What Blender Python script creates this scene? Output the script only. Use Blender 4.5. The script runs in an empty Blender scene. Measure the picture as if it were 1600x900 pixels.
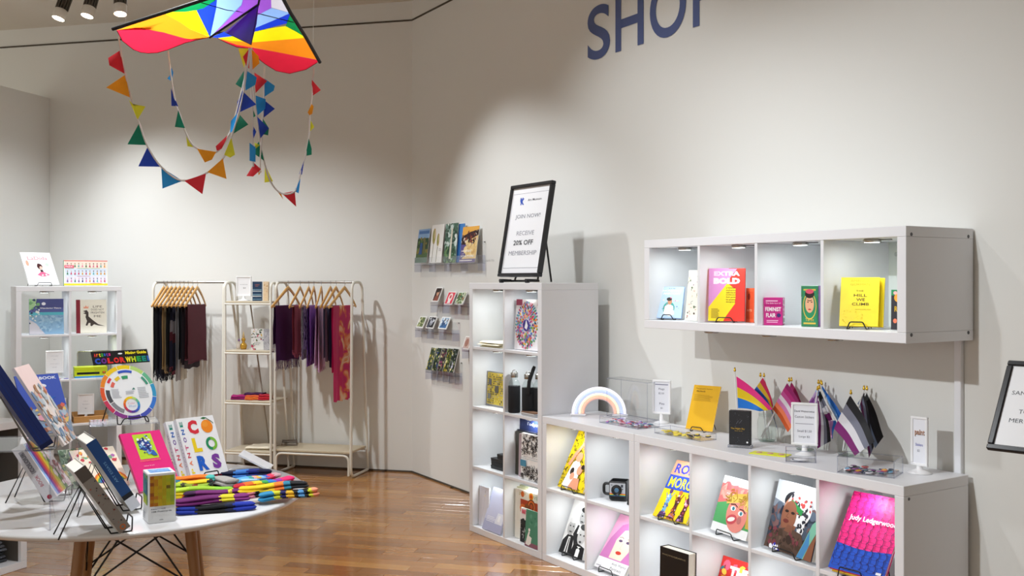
import bpy, bmesh, math, random
from mathutils import Vector, Matrix

# ---------------------------------------------------------------- camera, sky, lights, exposure
SC = bpy.context.scene
COL = SC.collection
F, CX, HY, EYE = 1560.0, 800.0, 441.0, 1.5          # focal length in pixels (35 mm lens), horizon, eye height

cam_d = bpy.data.cameras.new('camera'); cam = bpy.data.objects.new('camera', cam_d); COL.objects.link(cam)
cam.location = (0, 0, EYE); cam.rotation_euler = (math.pi / 2, 0, 0)
cam_d.sensor_width = 36.0; cam_d.lens = F / 1600 * 36.0
cam_d.shift_y = -(450.0 - HY) / 1600.0
cam_d.clip_start = 0.05; cam_d.clip_end = 60
SC.camera = cam
SC.view_settings.view_transform = 'Standard'; SC.view_settings.look = 'None'
SC.view_settings.exposure = 0.12; SC.view_settings.gamma = 1.0
SC.view_settings.use_curve_mapping = False
SC.cycles.transparent_max_bounces = 40

W = bpy.data.worlds.new('lobby_light'); SC.world = W; W.use_nodes = True
bg = W.node_tree.nodes['Background']; bg.inputs[0].default_value = (1.0, 0.945, 0.84, 1); bg.inputs[1].default_value = 0.78

# room frames: the back wall and the long shop wall meet at CORNER
CORNER = Vector((-0.788, 7.88, 0))
A = Vector((-0.9705, 0.2411, 0)); Bn = Vector((-0.2411, -0.9705, 0))     # along the back wall to the left / out of it
E = Vector((0.5215, -0.853, 0)); Nr = Vector((-0.853, -0.5215, 0))       # along the shop wall towards the viewer / out of it
def back(s, p, z=0.0): return CORNER + A * s + Bn * p + Vector((0, 0, z))
def right(s, p, z=0.0): return CORNER + E * s + Nr * p + Vector((0, 0, z))
YAW_BACK = math.atan2(-A.y, -A.x)       # x axis runs along the back wall to the right
YAW_RIGHT = math.atan2(E.y, E.x)

def spot(name, loc, aim, watts, deg, blend=0.6, size=0.05, col=(0.93, 0.97, 1.0)):
    l = bpy.data.lights.new(name, 'SPOT'); l.energy = watts; l.spot_size = math.radians(deg); l.spot_blend = blend
    l.shadow_soft_size = size; l.color = col
    o = bpy.data.objects.new(name, l); COL.objects.link(o); o.location = loc
    o.rotation_euler = (Vector(aim) - Vector(loc)).to_track_quat('-Z', 'Y').to_euler()
    return o
SPOTS = [  # position, aim, watts, cone, blend, soft size
    (back(2.75, 1.25, 3.45), back(1.6, 0.0, 0.4), 140, 80, 1.0, 0.05),
    (back(2.45, 1.25, 3.45), back(2.7, 0.1, 0.5), 80, 84, 1.0, 0.05),
    (back(1.3, 2.6, 3.6), back(0.9, 0.0, 0.5), 260, 62, 1.0, 0.06),
    (Vector((-2.2, 5.2, 3.6)), Vector((-3.7, 7.5, 0.9)), 210, 60, 1.0, 0.06),
    (right(1.0, 1.6, 3.55), right(1.75, 0.0, 0.7), 180, 68, 0.8, 0.05),
    (right(3.0, 1.8, 3.65), right(3.1, 0.0, 0.8), 95, 86, 0.8, 0.05),
    (right(4.3, 2.4, 3.65), right(4.9, 0.0, 0.5), 80, 86, 0.9, 0.05),
    (right(4.6, 6.0, 3.65), right(4.1, 0.0, 0.85), 620, 38, 1.0, 0.06),  # unseen fill spot added to brighten the wall and flags below the cabinet
    (Vector((-1.0, 2.6, 3.6)), Vector((-1.4, 3.7, 0.7)), 190, 66, 0.8, 0.06),
    (Vector((-1.9, 4.7, 3.6)), Vector((-1.3, 3.7, 0.7)), 180, 66, 0.8, 0.06),
    (Vector((-0.8, 5.0, 3.68)), Vector((-1.15, 4.6, 2.6)), 80, 74, 0.9, 0.06),
]
for s_ in SPOTS: spot('ceiling_and_fill_spot', *s_)

# ---------------------------------------------------------------- materials
def lin(c):
    c = c.lstrip('#'); v = [int(c[i:i + 2], 16) / 255 for i in (0, 2, 4)]
    return tuple(x / 12.92 if x <= 0.04045 else ((x + 0.055) / 1.055) ** 2.4 for x in v)
_mats = {}
def M(col, rough=0.5, metal=0.0, var=0.04, scale=14.0, bump=0.0, coat=0.0, trans=0.0, emit=0.0, spec=0.5):
    key = (col, rough, metal, var, scale, bump, coat, trans, emit, spec)
    if key in _mats: return _mats[key]
    m = bpy.data.materials.new('mat_' + col.lstrip('#')); m.use_nodes = True; nt = m.node_tree
    b = nt.nodes['Principled BSDF']; c = lin(col)
    b.inputs['Roughness'].default_value = rough; b.inputs['Metallic'].default_value = metal
    b.inputs['Specular IOR Level'].default_value = spec
    if coat: b.inputs['Coat Weight'].default_value = coat; b.inputs['Coat Roughness'].default_value = 0.12
    tc = nt.nodes.new('ShaderNodeTexCoord'); nz = nt.nodes.new('ShaderNodeTexNoise'); nz.inputs['Scale'].default_value = scale
    nz.inputs['Detail'].default_value = 3.0
    nt.links.new(tc.outputs['Object'], nz.inputs['Vector'])
    mx = nt.nodes.new('ShaderNodeMix'); mx.data_type = 'RGBA'
    mx.inputs[6].default_value = (*[x * (1 - var) for x in c], 1); mx.inputs[7].default_value = (*[min(1, x * (1 + var)) for x in c], 1)
    nt.links.new(nz.outputs[0], mx.inputs[0]); nt.links.new(mx.outputs[2], b.inputs['Base Color'])
    if bump:
        bp = nt.nodes.new('ShaderNodeBump'); bp.inputs['Strength'].default_value = bump; bp.inputs['Distance'].default_value = 0.002
        nt.links.new(nz.outputs[0], bp.inputs['Height']); nt.links.new(bp.outputs[0], b.inputs['Normal'])
    if emit:
        b.inputs['Emission Color'].default_value = (*c, 1); b.inputs['Emission Strength'].default_value = emit
    if trans:
        t = nt.nodes.new('ShaderNodeBsdfTranslucent'); nt.links.new(mx.outputs[2], t.inputs[0])
        ms = nt.nodes.new('ShaderNodeMixShader'); ms.inputs[0].default_value = trans
        nt.links.new(b.outputs[0], ms.inputs[1]); nt.links.new(t.outputs[0], ms.inputs[2])
        nt.links.new(ms.outputs[0], nt.nodes['Material Output'].inputs[0])
    _mats[key] = m; return m

def clear_mat(name, tint=(0.97, 0.98, 0.99), ior=1.45, rough=0.02):
    m = bpy.data.materials.new(name); m.use_nodes = True; nt = m.node_tree; nt.nodes.remove(nt.nodes['Principled BSDF'])
    lw = nt.nodes.new('ShaderNodeLayerWeight'); lw.inputs[0].default_value = 0.5
    pw = nt.nodes.new('ShaderNodeMath'); pw.operation = 'POWER'; pw.inputs[1].default_value = 4.0; nt.links.new(lw.outputs['Facing'], pw.inputs[0])
    fr = nt.nodes.new('ShaderNodeMath'); fr.operation = 'MULTIPLY_ADD'; fr.inputs[1].default_value = 0.6; fr.inputs[2].default_value = ((ior - 1) / (ior + 1)) ** 2; nt.links.new(pw.outputs[0], fr.inputs[0])
    tr = nt.nodes.new('ShaderNodeBsdfTransparent'); tr.inputs[0].default_value = (*tint, 1)
    gl = nt.nodes.new('ShaderNodeBsdfGlossy'); gl.inputs['Roughness'].default_value = rough
    ms = nt.nodes.new('ShaderNodeMixShader')
    for a_, b_ in ((fr.outputs[0], ms.inputs[0]), (tr.outputs[0], ms.inputs[1]), (gl.outputs[0], ms.inputs[2]), (ms.outputs[0], nt.nodes['Material Output'].inputs[0])):
        nt.links.new(a_, b_)
    return m
ACRYLIC = clear_mat('clear_acrylic', (.992, .994, .996), 1.42); ACRYLIC_EDGE = clear_mat('acrylic_edge', (0.86, 0.87, 0.92), 1.6, 0.1)
GLASS = clear_mat('clear_glass', (0.93, 0.96, 0.95), 1.5, 0.02)
POLY = clear_mat('clear_wrap', (0.96, 0.96, 0.97), 1.35, 0.08)

def wood_mat(name, c1, c2, scale=(3, 40, 40), rough=0.45, coat=0.0):
    m = bpy.data.materials.new(name); m.use_nodes = True; nt = m.node_tree; b = nt.nodes['Principled BSDF']
    tc = nt.nodes.new('ShaderNodeTexCoord'); mp = nt.nodes.new('ShaderNodeMapping'); mp.inputs['Scale'].default_value = scale
    nz = nt.nodes.new('ShaderNodeTexNoise'); nz.inputs['Scale'].default_value = 1.0; nz.inputs['Detail'].default_value = 6; nz.inputs['Distortion'].default_value = 0.6
    mx = nt.nodes.new('ShaderNodeMix'); mx.data_type = 'RGBA'
    mx.inputs[6].default_value = (*lin(c1), 1); mx.inputs[7].default_value = (*lin(c2), 1)
    nt.links.new(tc.outputs['Object'], mp.inputs[0]); nt.links.new(mp.outputs[0], nz.inputs['Vector'])
    nt.links.new(nz.outputs[0], mx.inputs[0]); nt.links.new(mx.outputs[2], b.inputs['Base Color'])
    b.inputs['Roughness'].default_value = rough
    if coat: b.inputs['Coat Weight'].default_value = coat; b.inputs['Coat Roughness'].default_value = 0.10
    return m

WHITE = M('#e9eaee', 0.38, var=0.01)
PAPER = M('#f3f2ee', 0.6, var=0.01)
BLACK = M('#17171b', 0.4)
WIRE = M('#1a1a1c', 0.35, 0.3)
CREAM_METAL = M('#e4e1d6', 0.4, var=0.02)
STEEL = M('#b9b7b2', 0.25, 0.9)
GOLD = M('#d9b13a', 0.25, 0.9)

# ---------------------------------------------------------------- mesh builder
class MB:
    def __init__(s): s.v = []; s.f = []; s.m = []; s.s = []
    def add(s, vs, fs, m=0, smooth=False):
        n = len(s.v); s.v += [tuple(v) for v in vs]
        for f in fs: s.f.append(tuple(i + n for i in f)); s.m.append(m); s.s.append(smooth)
        return s
    def box(s, x0, y0, z0, x1, y1, z1, m=0, c=0.0, T=None):
        x0, x1 = sorted((x0, x1)); y0, y1 = sorted((y0, y1)); z0, z1 = sorted((z0, z1))
        if c <= 0:
            vs = [Vector(p) for p in ((x0, y0, z0), (x1, y0, z0), (x1, y1, z0), (x0, y1, z0), (x0, y0, z1), (x1, y0, z1), (x1, y1, z1), (x0, y1, z1))]
            fs = [(0, 3, 2, 1), (4, 5, 6, 7), (0, 1, 5, 4), (1, 2, 6, 5), (2, 3, 7, 6), (3, 0, 4, 7)]
        else:
            c = min(c, (x1 - x0) * .45, (y1 - y0) * .45, (z1 - z0) * .45)
            vs = []; idx = {}
            for i, x in enumerate((x0, x1)):
                for j, y in enumerate((y0, y1)):
                    for k, z in enumerate((z0, z1)):
                        sx, sy, sz = (c if i == 0 else -c), (c if j == 0 else -c), (c if k == 0 else -c)
                        idx[i, j, k, 0] = len(vs); vs.append(Vector((x, y + sy, z + sz)))
                        idx[i, j, k, 1] = len(vs); vs.append(Vector((x + sx, y, z + sz)))
                        idx[i, j, k, 2] = len(vs); vs.append(Vector((x + sx, y + sy, z)))
            fs = []
            for a in (0, 1):
                fs.append([idx[a, 0, 0, 0], idx[a, 1, 0, 0], idx[a, 1, 1, 0], idx[a, 0, 1, 0]])
                fs.append([idx[0, a, 0, 1], idx[1, a, 0, 1], idx[1, a, 1, 1], idx[0, a, 1, 1]])
                fs.append([idx[0, 0, a, 2], idx[1, 0, a, 2], idx[1, 1, a, 2], idx[0, 1, a, 2]])
                for b in (0, 1):
                    fs.append([idx[a, b, 0, 0], idx[a, b, 1, 0], idx[a, b, 1, 1], idx[a, b, 0, 1]])
                    fs.append([idx[a, 0, b, 0], idx[a, 1, b, 0], idx[a, 1, b, 2], idx[a, 0, b, 2]])
                    fs.append([idx[0, a, b, 1], idx[1, a, b, 1], idx[1, a, b, 2], idx[0, a, b, 2]])
                    for d in (0, 1): fs.append([idx[a, b, d, 0], idx[a, b, d, 1], idx[a, b, d, 2]])
            cen = Vector(((x0 + x1) / 2, (y0 + y1) / 2, (z0 + z1) / 2)); out = []
            for f in fs:
                p = [vs[i] for i in f]; n = (p[1] - p[0]).cross(p[2] - p[0]); mid = sum(p, Vector()) / len(p)
                out.append(tuple(f) if n.dot(mid - cen) > 0 else tuple(reversed(f)))
            fs = out
        if T: vs = [T @ v for v in vs]
        return s.add(vs, fs, m)
    def tube(s, pts, r, n=8, closed=False, caps=True, m=0, flat=1.0, up=None):
        pts = [Vector(p) for p in pts]; N = len(pts)
        rs = r if isinstance(r, (list, tuple)) else [r] * N
        tg = []
        for i in range(N):
            a = pts[(i - 1) % N] if (closed or i > 0) else pts[i]; b = pts[(i + 1) % N] if (closed or i < N - 1) else pts[i]
            t = b - a; tg.append(t.normalized() if t.length > 1e-9 else Vector((0, 0, 1)))
        u = Vector(up) if up else (Vector((0, 0, 1)) if abs(tg[0].z) < 0.9 else Vector((1, 0, 0)))
        rings = []
        for i in range(N):
            u = (u - tg[i] * u.dot(tg[i])); u = u.normalized() if u.length > 1e-6 else tg[i].orthogonal().normalized()
            w = tg[i].cross(u)
            rings.append([pts[i] + (u * math.cos(2 * math.pi * k / n) * flat + w * math.sin(2 * math.pi * k / n)) * rs[i] for k in range(n)])
        vs = [p for ring in rings for p in ring]; fs = []
        for i in range(N if closed else N - 1):
            j = (i + 1) % N
            for k in range(n): fs.append((i * n + k, i * n + (k + 1) % n, j * n + (k + 1) % n, j * n + k))
        s.add(vs, fs, m, True)
        if caps and not closed: s.add(rings[0], [tuple(reversed(range(n)))], m); s.add(rings[-1], [tuple(range(n))], m)
        return s
    def lathe(s, prof, n=24, c=(0, 0, 0), m=0, T=None, smooth=True, cap=True):
        vs = []; fs = []
        for r, z in prof:
            for k in range(n):
                a = 2 * math.pi * k / n; vs.append(Vector((c[0] + r * math.cos(a), c[1] + r * math.sin(a), c[2] + z)))
        for i in range(len(prof) - 1):
            for k in range(n): fs.append((i * n + k, i * n + (k + 1) % n, (i + 1) * n + (k + 1) % n, (i + 1) * n + k))
        if T: vs = [T @ v for v in vs]
        s.add(vs, fs, m, smooth)
        if cap and prof[0][0] > 1e-5: s.add(vs[:n], [tuple(reversed(range(n)))], m)
        if cap and prof[-1][0] > 1e-5: s.add(vs[-n:], [tuple(range(n))], m)
        return s
    def prism(s, poly, y0, y1, m=0, T=None):          # outline in x,z extruded along y
        n = len(poly)
        vs = [Vector((x, y0, z)) for x, z in poly] + [Vector((x, y1, z)) for x, z in poly]
        fs = [tuple(range(n)), tuple(reversed(range(n, 2 * n)))] + [(i, i + n, (i + 1) % n + n, (i + 1) % n) for i in range(n)]
        if T: vs = [T @ v for v in vs]
        return s.add(vs, fs, m)
    def grid(s, fn, nu, nv, m=0, smooth=True, mfn=None):
        vs = [Vector(fn(i / nu, j / nv)) for j in range(nv + 1) for i in range(nu + 1)]; n0 = len(s.v); s.v += [tuple(v) for v in vs]
        for j in range(nv):
            for i in range(nu):
                a = n0 + j * (nu + 1) + i; s.f.append((a, a + 1, a + nu + 2, a + nu + 1)); s.m.append(mfn((i + .5) / nu, (j + .5) / nv) if mfn else m); s.s.append(smooth)
        return s
    def mesh(s, name, mats):
        me = bpy.data.meshes.new(name); me.from_pydata(s.v, [], s.f)
        for m in (mats if isinstance(mats, (list, tuple)) else [mats]): me.materials.append(m)
        me.polygons.foreach_set('material_index', s.m); me.polygons.foreach_set('use_smooth', s.s)
        me.update(); return me
    def build(s, name, mats, parent=None, label=None, loc=None, yaw=0.0):
        o = bpy.data.objects.new(name, s.mesh(name, mats)); COL.objects.link(o)
        if parent: o.parent = parent
        if loc is not None: o.location = loc
        if yaw: o.rotation_euler = (0, 0, yaw)
        if label: o['label'] = label
        return o

def tag(o, label=None, cat=None, group=None, kind=None):
    if label: o['label'] = label
    if cat: o['category'] = cat
    if group: o['group'] = group
    if kind: o['kind'] = kind
    return o
def thing(name, label, cat, loc=(0, 0, 0), yaw=0.0, lean=0.0, group=None):
    o = bpy.data.objects.new(name, None); COL.objects.link(o); o.empty_display_size = 0.05
    o.location = loc; o.rotation_euler = (-lean, 0, yaw)
    return tag(o, label, cat, group)
def struct(name, mb, mats): return tag(mb.build(name, mats), kind='structure')
def fillet(pts, r, seg=6):
    pts = [Vector(p) for p in pts]; out = [pts[0]]
    for i in range(1, len(pts) - 1):
        a, b, c = pts[i - 1], pts[i], pts[i + 1]; d1 = (a - b); d2 = (c - b)
        k = min(r, d1.length * .49, d2.length * .49); p0 = b + d1.normalized() * k; p2 = b + d2.normalized() * k
        for j in range(seg + 1):
            t = j / seg; out.append(p0 * (1 - t) ** 2 + b * 2 * t * (1 - t) + p2 * t * t)
    return out + [pts[-1]]

# a photo point on a level surface of known height / at a known distance / on a known wall
def P(x, y, z):
    d = F * (EYE - z) / (y - HY); return Vector(((x - CX) / F * d, d, z))
def D(x, y, d): return Vector(((x - CX) / F * d, d, EYE - (y - HY) / F * d))
def on_right(x, y, p=0.0):
    o = CORNER + Nr * p; k = (x - CX) / F; s = (k * o.y - o.x) / (E.x - k * E.y); d = o.y + E.y * s
    return s, EYE - (y - HY) / F * d
def fit(bl, br, tl, z):
    """stance of a leaning flat thing from its two bottom corners on a surface of height z and one top corner"""
    p0, p1 = P(*bl, z), P(*br, z); u = (p1 - p0); w = u.length; u /= w; yaw = math.atan2(u.y, u.x)
    k, lean, h = lean_of(p0, yaw, tl); return p0, yaw, w, h, lean
def lean_of(p0, yaw, tl):
    mx, my = -math.sin(yaw), math.cos(yaw); rx = (tl[0] - CX) / F
    k = (rx * p0.y - p0.x) / (mx - rx * my); t = p0.y + k * my
    zz = EYE - (tl[1] - HY) / F * t - p0.z; return k, math.atan2(k, zz), math.hypot(k, zz)

# ---------------------------------------------------------------- flat print (covers, signs): thin layers of ink in the plane y = 0, x right, z up
_gl = {}
def glyphs(txt, bold, res=2):
    if (txt, bold) in _gl: return _gl[txt, bold]
    c = bpy.data.curves.new('lettering', 'FONT'); c.body = txt; c.size = 1.0; c.resolution_u = res; c.offset = bold
    o = bpy.data.objects.new('lettering', c); me = bpy.data.meshes.new_from_object(o)
    vs = [(v.co.x, v.co.y) for v in me.vertices]; fs = [tuple(p.vertices) for p in me.polygons]
    bpy.data.objects.remove(o); bpy.data.curves.remove(c); bpy.data.meshes.remove(me)
    if not vs: vs = [(0, 0)]
    xs = [v[0] for v in vs]; ys = [v[1] for v in vs]
    _gl[txt, bold] = (vs, fs, (min(xs), min(ys), max(xs), max(ys))); return _gl[txt, bold]
INK_STEP = 0.00007
class Print:
    def __init__(s, w, h, seed=1): s.w = w; s.h = h; s.mb = MB(); s.mats = []; s.k = 0; s.r = random.Random(seed)
    def mi(s, col):
        m = col if not isinstance(col, str) else M(col, 0.5, var=0.03, scale=30, spec=0.3)
        if m not in s.mats: s.mats.append(m)
        return s.mats.index(m)
    def raw(s, pts, fs, col):
        s.k += 1; y = -0.0003 - INK_STEP * min(s.k, 24) - 0.00002 * max(0, s.k - 24); pts = [(min(max(x, 0), s.w), min(max(z, 0), s.h)) for x, z in pts]
        fs2 = []
        for f in fs:
            a, b, c = pts[f[0]], pts[f[1]], pts[f[2]]
            fs2.append(f if (b[0] - a[0]) * (c[1] - a[1]) - (b[1] - a[1]) * (c[0] - a[0]) >= 0 else tuple(reversed(f)))
        s.mb.add([(x, y, z) for x, z in pts], fs2, s.mi(col))
    def poly(s, pts, col): s.raw([(x * s.w, z * s.h) for x, z in pts], [tuple(range(len(pts)))], col)
    def rect(s, x0, z0, x1, z1, col): s.poly([(x0, z0), (x1, z0), (x1, z1), (x0, z1)], col)
    def ell(s, cx, cz, rx, rz, col, n=20, rot=0.0):      # radii in units of the width
        pts = []
        for k in range(n):
            a = 2 * math.pi * k / n; x, z = rx * math.cos(a), rz * math.sin(a)
            pts.append((cx * s.w + (x * math.cos(rot) - z * math.sin(rot)) * s.w, cz * s.h + (x * math.sin(rot) + z * math.cos(rot)) * s.w))
        s.raw(pts, [tuple(range(n))], col)
    def ring(s, cx, cz, r0, r1, col, a0=0, a1=360, n=24, sz=1.0):
        pts = []; n = max(2, int(n * abs(a1 - a0) / 360))
        for k in range(n + 1):
            a = math.radians(a0 + (a1 - a0) * k / n)
            for r in (r0, r1): pts.append((cx * s.w + r * s.w * math.cos(a), cz * s.h + r * s.w * math.sin(a) * sz))
        s.raw(pts, [(2 * k, 2 * k + 1, 2 * k + 3, 2 * k + 2) for k in range(n)], col)
    def line(s, pts, wd, col):                            # wd in units of the width
        P_ = [Vector((x * s.w, z * s.h)) for x, z in pts]; vs = []; wd = wd * s.w
        for i, p in enumerate(P_):
            t = (P_[min(i + 1, len(P_) - 1)] - P_[max(i - 1, 0)]); t = t.normalized() if t.length > 1e-9 else Vector((1, 0)); n = Vector((-t.y, t.x)) * wd / 2
            vs += [tuple(p + n), tuple(p - n)]
        s.raw(vs, [(2 * i, 2 * i + 1, 2 * i + 3, 2 * i + 2) for i in range(len(P_) - 1)], col)
    def text(s, txt, cx, cz, w, h, col, bold=0.0, rot=0.0, shear=0.0):
        vs, fs, (x0, y0, x1, y1) = glyphs(txt, bold); W_, H_ = w * s.w, h * s.h
        if abs(rot) in (90.0,): W_, H_ = w * s.h, h * s.w
        sx, sy = W_ / max(1e-6, x1 - x0), H_ / max(1e-6, y1 - y0); c, n = math.cos(math.radians(rot)), math.sin(math.radians(rot)); pts = []
        for x, y in vs:
            X = (x - (x0 + x1) / 2) * sx; Y = (y - (y0 + y1) / 2) * sy; X += shear * Y
            pts.append((cx * s.w + X * c - Y * n, cz * s.h + X * n + Y * c))
        s.raw(pts, fs, col)
    def lines(s, x0, x1, z0, z1, n, col, th=0.4):         # unreadable small print
        for i in range(n):
            z = z1 - (z1 - z0) * (i + .5) / n; t = (z1 - z0) / n * th / 2
            s.rect(x0, z - t, x0 + (x1 - x0) * s.r.uniform(.75, 1), z + t, col)
    def scatter(s, n, x0, z0, x1, z1, size, cols, shapes='epr'):
        r = s.r
        for _ in range(n):
            x, z, q, c = r.uniform(x0, x1), r.uniform(z0, z1), size * r.uniform(.5, 1.2), r.choice(cols); k = r.choice(shapes)
            if k == 'e': s.ell(x, z, q, q * r.uniform(.5, 1.3), c, 9, r.uniform(0, 3))
            elif k == 'r': s.ell(x, z, q, q * .5, c, 4, r.uniform(0, 3))
            elif k == 'p':
                a = r.uniform(0, 6.3); asp = s.w / s.h
                s.poly([(x + q * math.cos(a + t) * r.uniform(.6, 1.2), z + q * asp * math.sin(a + t) * r.uniform(.6, 1.2)) for t in (0, 1.3, 2.5, 3.8, 5.0)], c)
            else:
                a = r.uniform(0, 6.3); pts = []
                for i in range(5):
                    pts.append((x + q * .5 * i * math.cos(a), z + q * .5 * i * math.sin(a) * s.w / s.h)); a += r.uniform(-1.3, 1.3)
                s.line(pts, size * .28, c)
    def build(s, name, parent):
        if s.mb.f: return s.mb.build(name, s.mats, parent)

def book(name, label, pos, yaw, lean, w, h, t, cover='#ffffff', spine=None, page='#f1ede2', b=0.0025, fn=None, spine_fn=None, cat='book', group=None, seed=1, back=None):
    """front cover in the plane y = 0 facing -y, spine on the left"""
    root = thing(name, label, cat, pos, yaw, lean, group)
    m = MB()
    out = [(0, 0), (w, 0), (w, b), (b, b), (b, t - b), (w, t - b), (w, t), (0, t)]       # x,y outline of the folded cover
    vs = [Vector((x, y, 0)) for x, y in out] + [Vector((x, y, h)) for x, y in out]; n = 8
    m.add(vs, [tuple(reversed(range(n))), tuple(range(n, 2 * n))])
    for i in range(n): m.add([vs[i], vs[(i + 1) % n], vs[(i + 1) % n + n], vs[i + n]], [(0, 1, 2, 3)], 1 if i == 7 else (2 if i == 5 else 0))
    cv = m.build('cover', [M(cover, 0.35), M(spine or cover, 0.38), M(back or cover, 0.38)], root)
    g = 0.003 if b > 0.0015 else 0.0006
    MB().box(b + .0002, b + .0002, g, w - g, t - b - .0002, h - g).build('page_block', M(page, 0.75, var=0.06, scale=200), root)
    if fn:
        p = Print(w, h, seed); fn(p); p.build('cover_print', cv)
    if spine_fn:
        p = Print(t, h, seed); spine_fn(p); o = p.build('spine_print', cv)
        if o: o.location = (0, t, 0); o.rotation_euler = (0, 0, -math.pi / 2)
    return root

def easel(label, pos, yaw, lean, w, t, h, lift=0.012, mat=None, rear=0.09, name='book_easel'):
    """bent wire stand; pos is the book's lower front corner, lift above the surface"""
    root = thing(name, label, 'book stand', (pos[0], pos[1], pos[2] - lift), yaw)
    x0, x1 = w * .22, w * .72; r = 0.0024; mat = mat or WIRE
    tb = t / math.cos(lean) + .006; tl = math.tan(lean); zf = lift - t * math.sin(lean) - .0034; hh = h * .5
    fr = MB().tube(fillet([(x0, tb, zf), (x0, -.012, zf), (x0 + .012, -.016, lift + .016), (x1 - .012, -.016, lift + .016), (x1, -.012, zf), (x1, tb, zf)], .006, 3), r, 6)
    fr.build('front_ledge_wire', mat, root)
    for k, x in enumerate((x0, x1)):
        xm = (x0 + x1) / 2 + (x - (x0 + x1) / 2) * .55
        MB().tube([(x, tb, zf), (xm, tb + .002 + hh * tl, lift + hh), (x, tb + hh * tl + rear, r)], r, 6).build('side_wire_frame', mat, root)
        MB().tube([(x, -.010, zf), (x, -.010, r)], r, 6).build('front_foot', mat, root)
    return root
# ---------------------------------------------------------------- the room
WALL = M('#e1e1dd', 0.75, var=0.012, scale=1.3, bump=0.0)
CEIL = M('#d8d2c6', 0.8, var=0.02, scale=1.0)
CEIL_Z = 3.72
def slab(name, p0, p1, thick, z0, z1, mat, away):
    """a wall standing on the line p0-p1, its thickness on the side of the vector away"""
    p0, p1 = Vector(p0), Vector(p1); o = Vector(away) * thick
    b = [p0, p1, p1 + o, p0 + o]; vs = [Vector((q.x, q.y, z0)) for q in b] + [Vector((q.x, q.y, z1)) for q in b]
    mb = MB().add(vs, [(0, 3, 2, 1), (4, 5, 6, 7), (0, 1, 5, 4), (1, 2, 6, 5), (2, 3, 7, 6), (3, 0, 4, 7)])
    return struct(name, mb, mat)
slab('wall_right', right(-0.1, 0), right(11.5, 0), 0.15, 0, CEIL_Z, WALL, -Nr)
slab('wall_back', back(-0.1, 0), back(6.5, 0), 0.15, 0, CEIL_Z, WALL, -Bn)
# low partition running forward from the back wall at the left, open above
slab('wall_left', back(3.33, 0.002), back(3.33, 5.6), 0.14, 0, 3.10, WALL, A)
slab('wall_light_block', right(8.0, 0.002), right(8.0, 3.1), 0.12, 0, CEIL_Z, WALL, E)  # unseen wall added to keep ambient light off right-facing sides
pts = [right(11.6, -0.2), right(-0.2, -0.2), back(-0.2, -0.2), back(6.6, -0.2), Vector((-8.5, -4, 0)), Vector((7, -4, 0))]
pts = [Vector((7.2, -4, 0)), Vector((5.4, -1.9, 0)), right(-0.1, -0.12), back(6.4, -0.12), Vector((-7.5, -4, 0))]
def flat(name, z0, z1, mat):
    n = len(pts); vs = [Vector((p.x, p.y, z0)) for p in pts] + [Vector((p.x, p.y, z1)) for p in pts]
    mb = MB().add(vs, [tuple(reversed(range(n))), tuple(range(n, 2 * n))] + [(i, (i + 1) % n, (i + 1) % n + n, i + n) for i in range(n)])
    return struct(name, mb, mat)
flat('ceiling', CEIL_Z, CEIL_Z + 0.15, CEIL)
FLOOR_BASE = wood_mat('floor_underlay', '#9a6a35', '#7a4f25', (4, 30, 30), 0.3, 0.3)
fl = flat('floor', -0.12, -0.012, FLOOR_BASE)
# parquet blocks laid parallel to the back wall
PL = []
for i, (c1, c2) in enumerate((('#b07636', '#966026'), ('#ba813c', '#a0692c'), ('#a46c30', '#8a5620'), ('#c08a46', '#a67032'), ('#96602a', '#7e4e1c'), ('#b27836', '#945e26'))):
    m = wood_mat('parquet_%d' % i, c1, c2, (5, 60, 60), 0.22, 0.6); PL.append(m)
rng = random.Random(4)
LP, WP = 0.42, 0.085
plank_me = []
for m in PL:
    mb = MB().box(-LP / 2 + .0006, -WP / 2 + .0006, -.012, LP / 2 - .0006, WP / 2 - .0006, 0, 0, .0009); plank_me.append(mb.mesh('plank', m))
ax, ay = -A, -Bn
rest = MB(); n_pl = 0; cand = []
for j in range(-34, 62):
    for i in range(-8, 14):
        s = (i + (0.5 if j % 2 else 0) + 0.13 * math.sin(j * 2.3)) * LP; p = j * WP + .04
        c = back(s, 0) + Bn * p
        if p < -.03 or (c - CORNER).dot(Nr) < -.1 or c.y < 1.6: continue
        if (c - back(3.33, 0)).dot(A) > .2: continue
        px = CX + F * c.x / c.y; py = HY + F * EYE / c.y
        vis = -40 < px < 960 and py < 925 and py > 700
        cand.append((0 if vis else 1, -py, c))
cand.sort(key=lambda q: (q[0], q[1]))
ROTP = math.atan2(-A.y, -A.x)
for k, (hid, _, c) in enumerate(cand):
    mi = rng.randrange(len(PL)); dz = rng.uniform(-.0005, 0)
    if k < 300:
        o = bpy.data.objects.new('plank', plank_me[mi]); COL.objects.link(o); o.parent = fl; o.location = (c.x, c.y, dz); o.rotation_euler = (rng.uniform(-.0012, .0012), rng.uniform(-.0006, .0006), ROTP)
    else:
        T = Matrix.Translation((c.x, c.y, dz)) @ Matrix.Rotation(ROTP, 4, 'Z')
        rest.box(-LP / 2 + .0006, -WP / 2 + .0006, -.012, LP / 2 - .0006, WP / 2 - .0006, 0, mi, 0, T)
tag(rest.build('outer_plank', PL, fl), kind='stuff')

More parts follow.
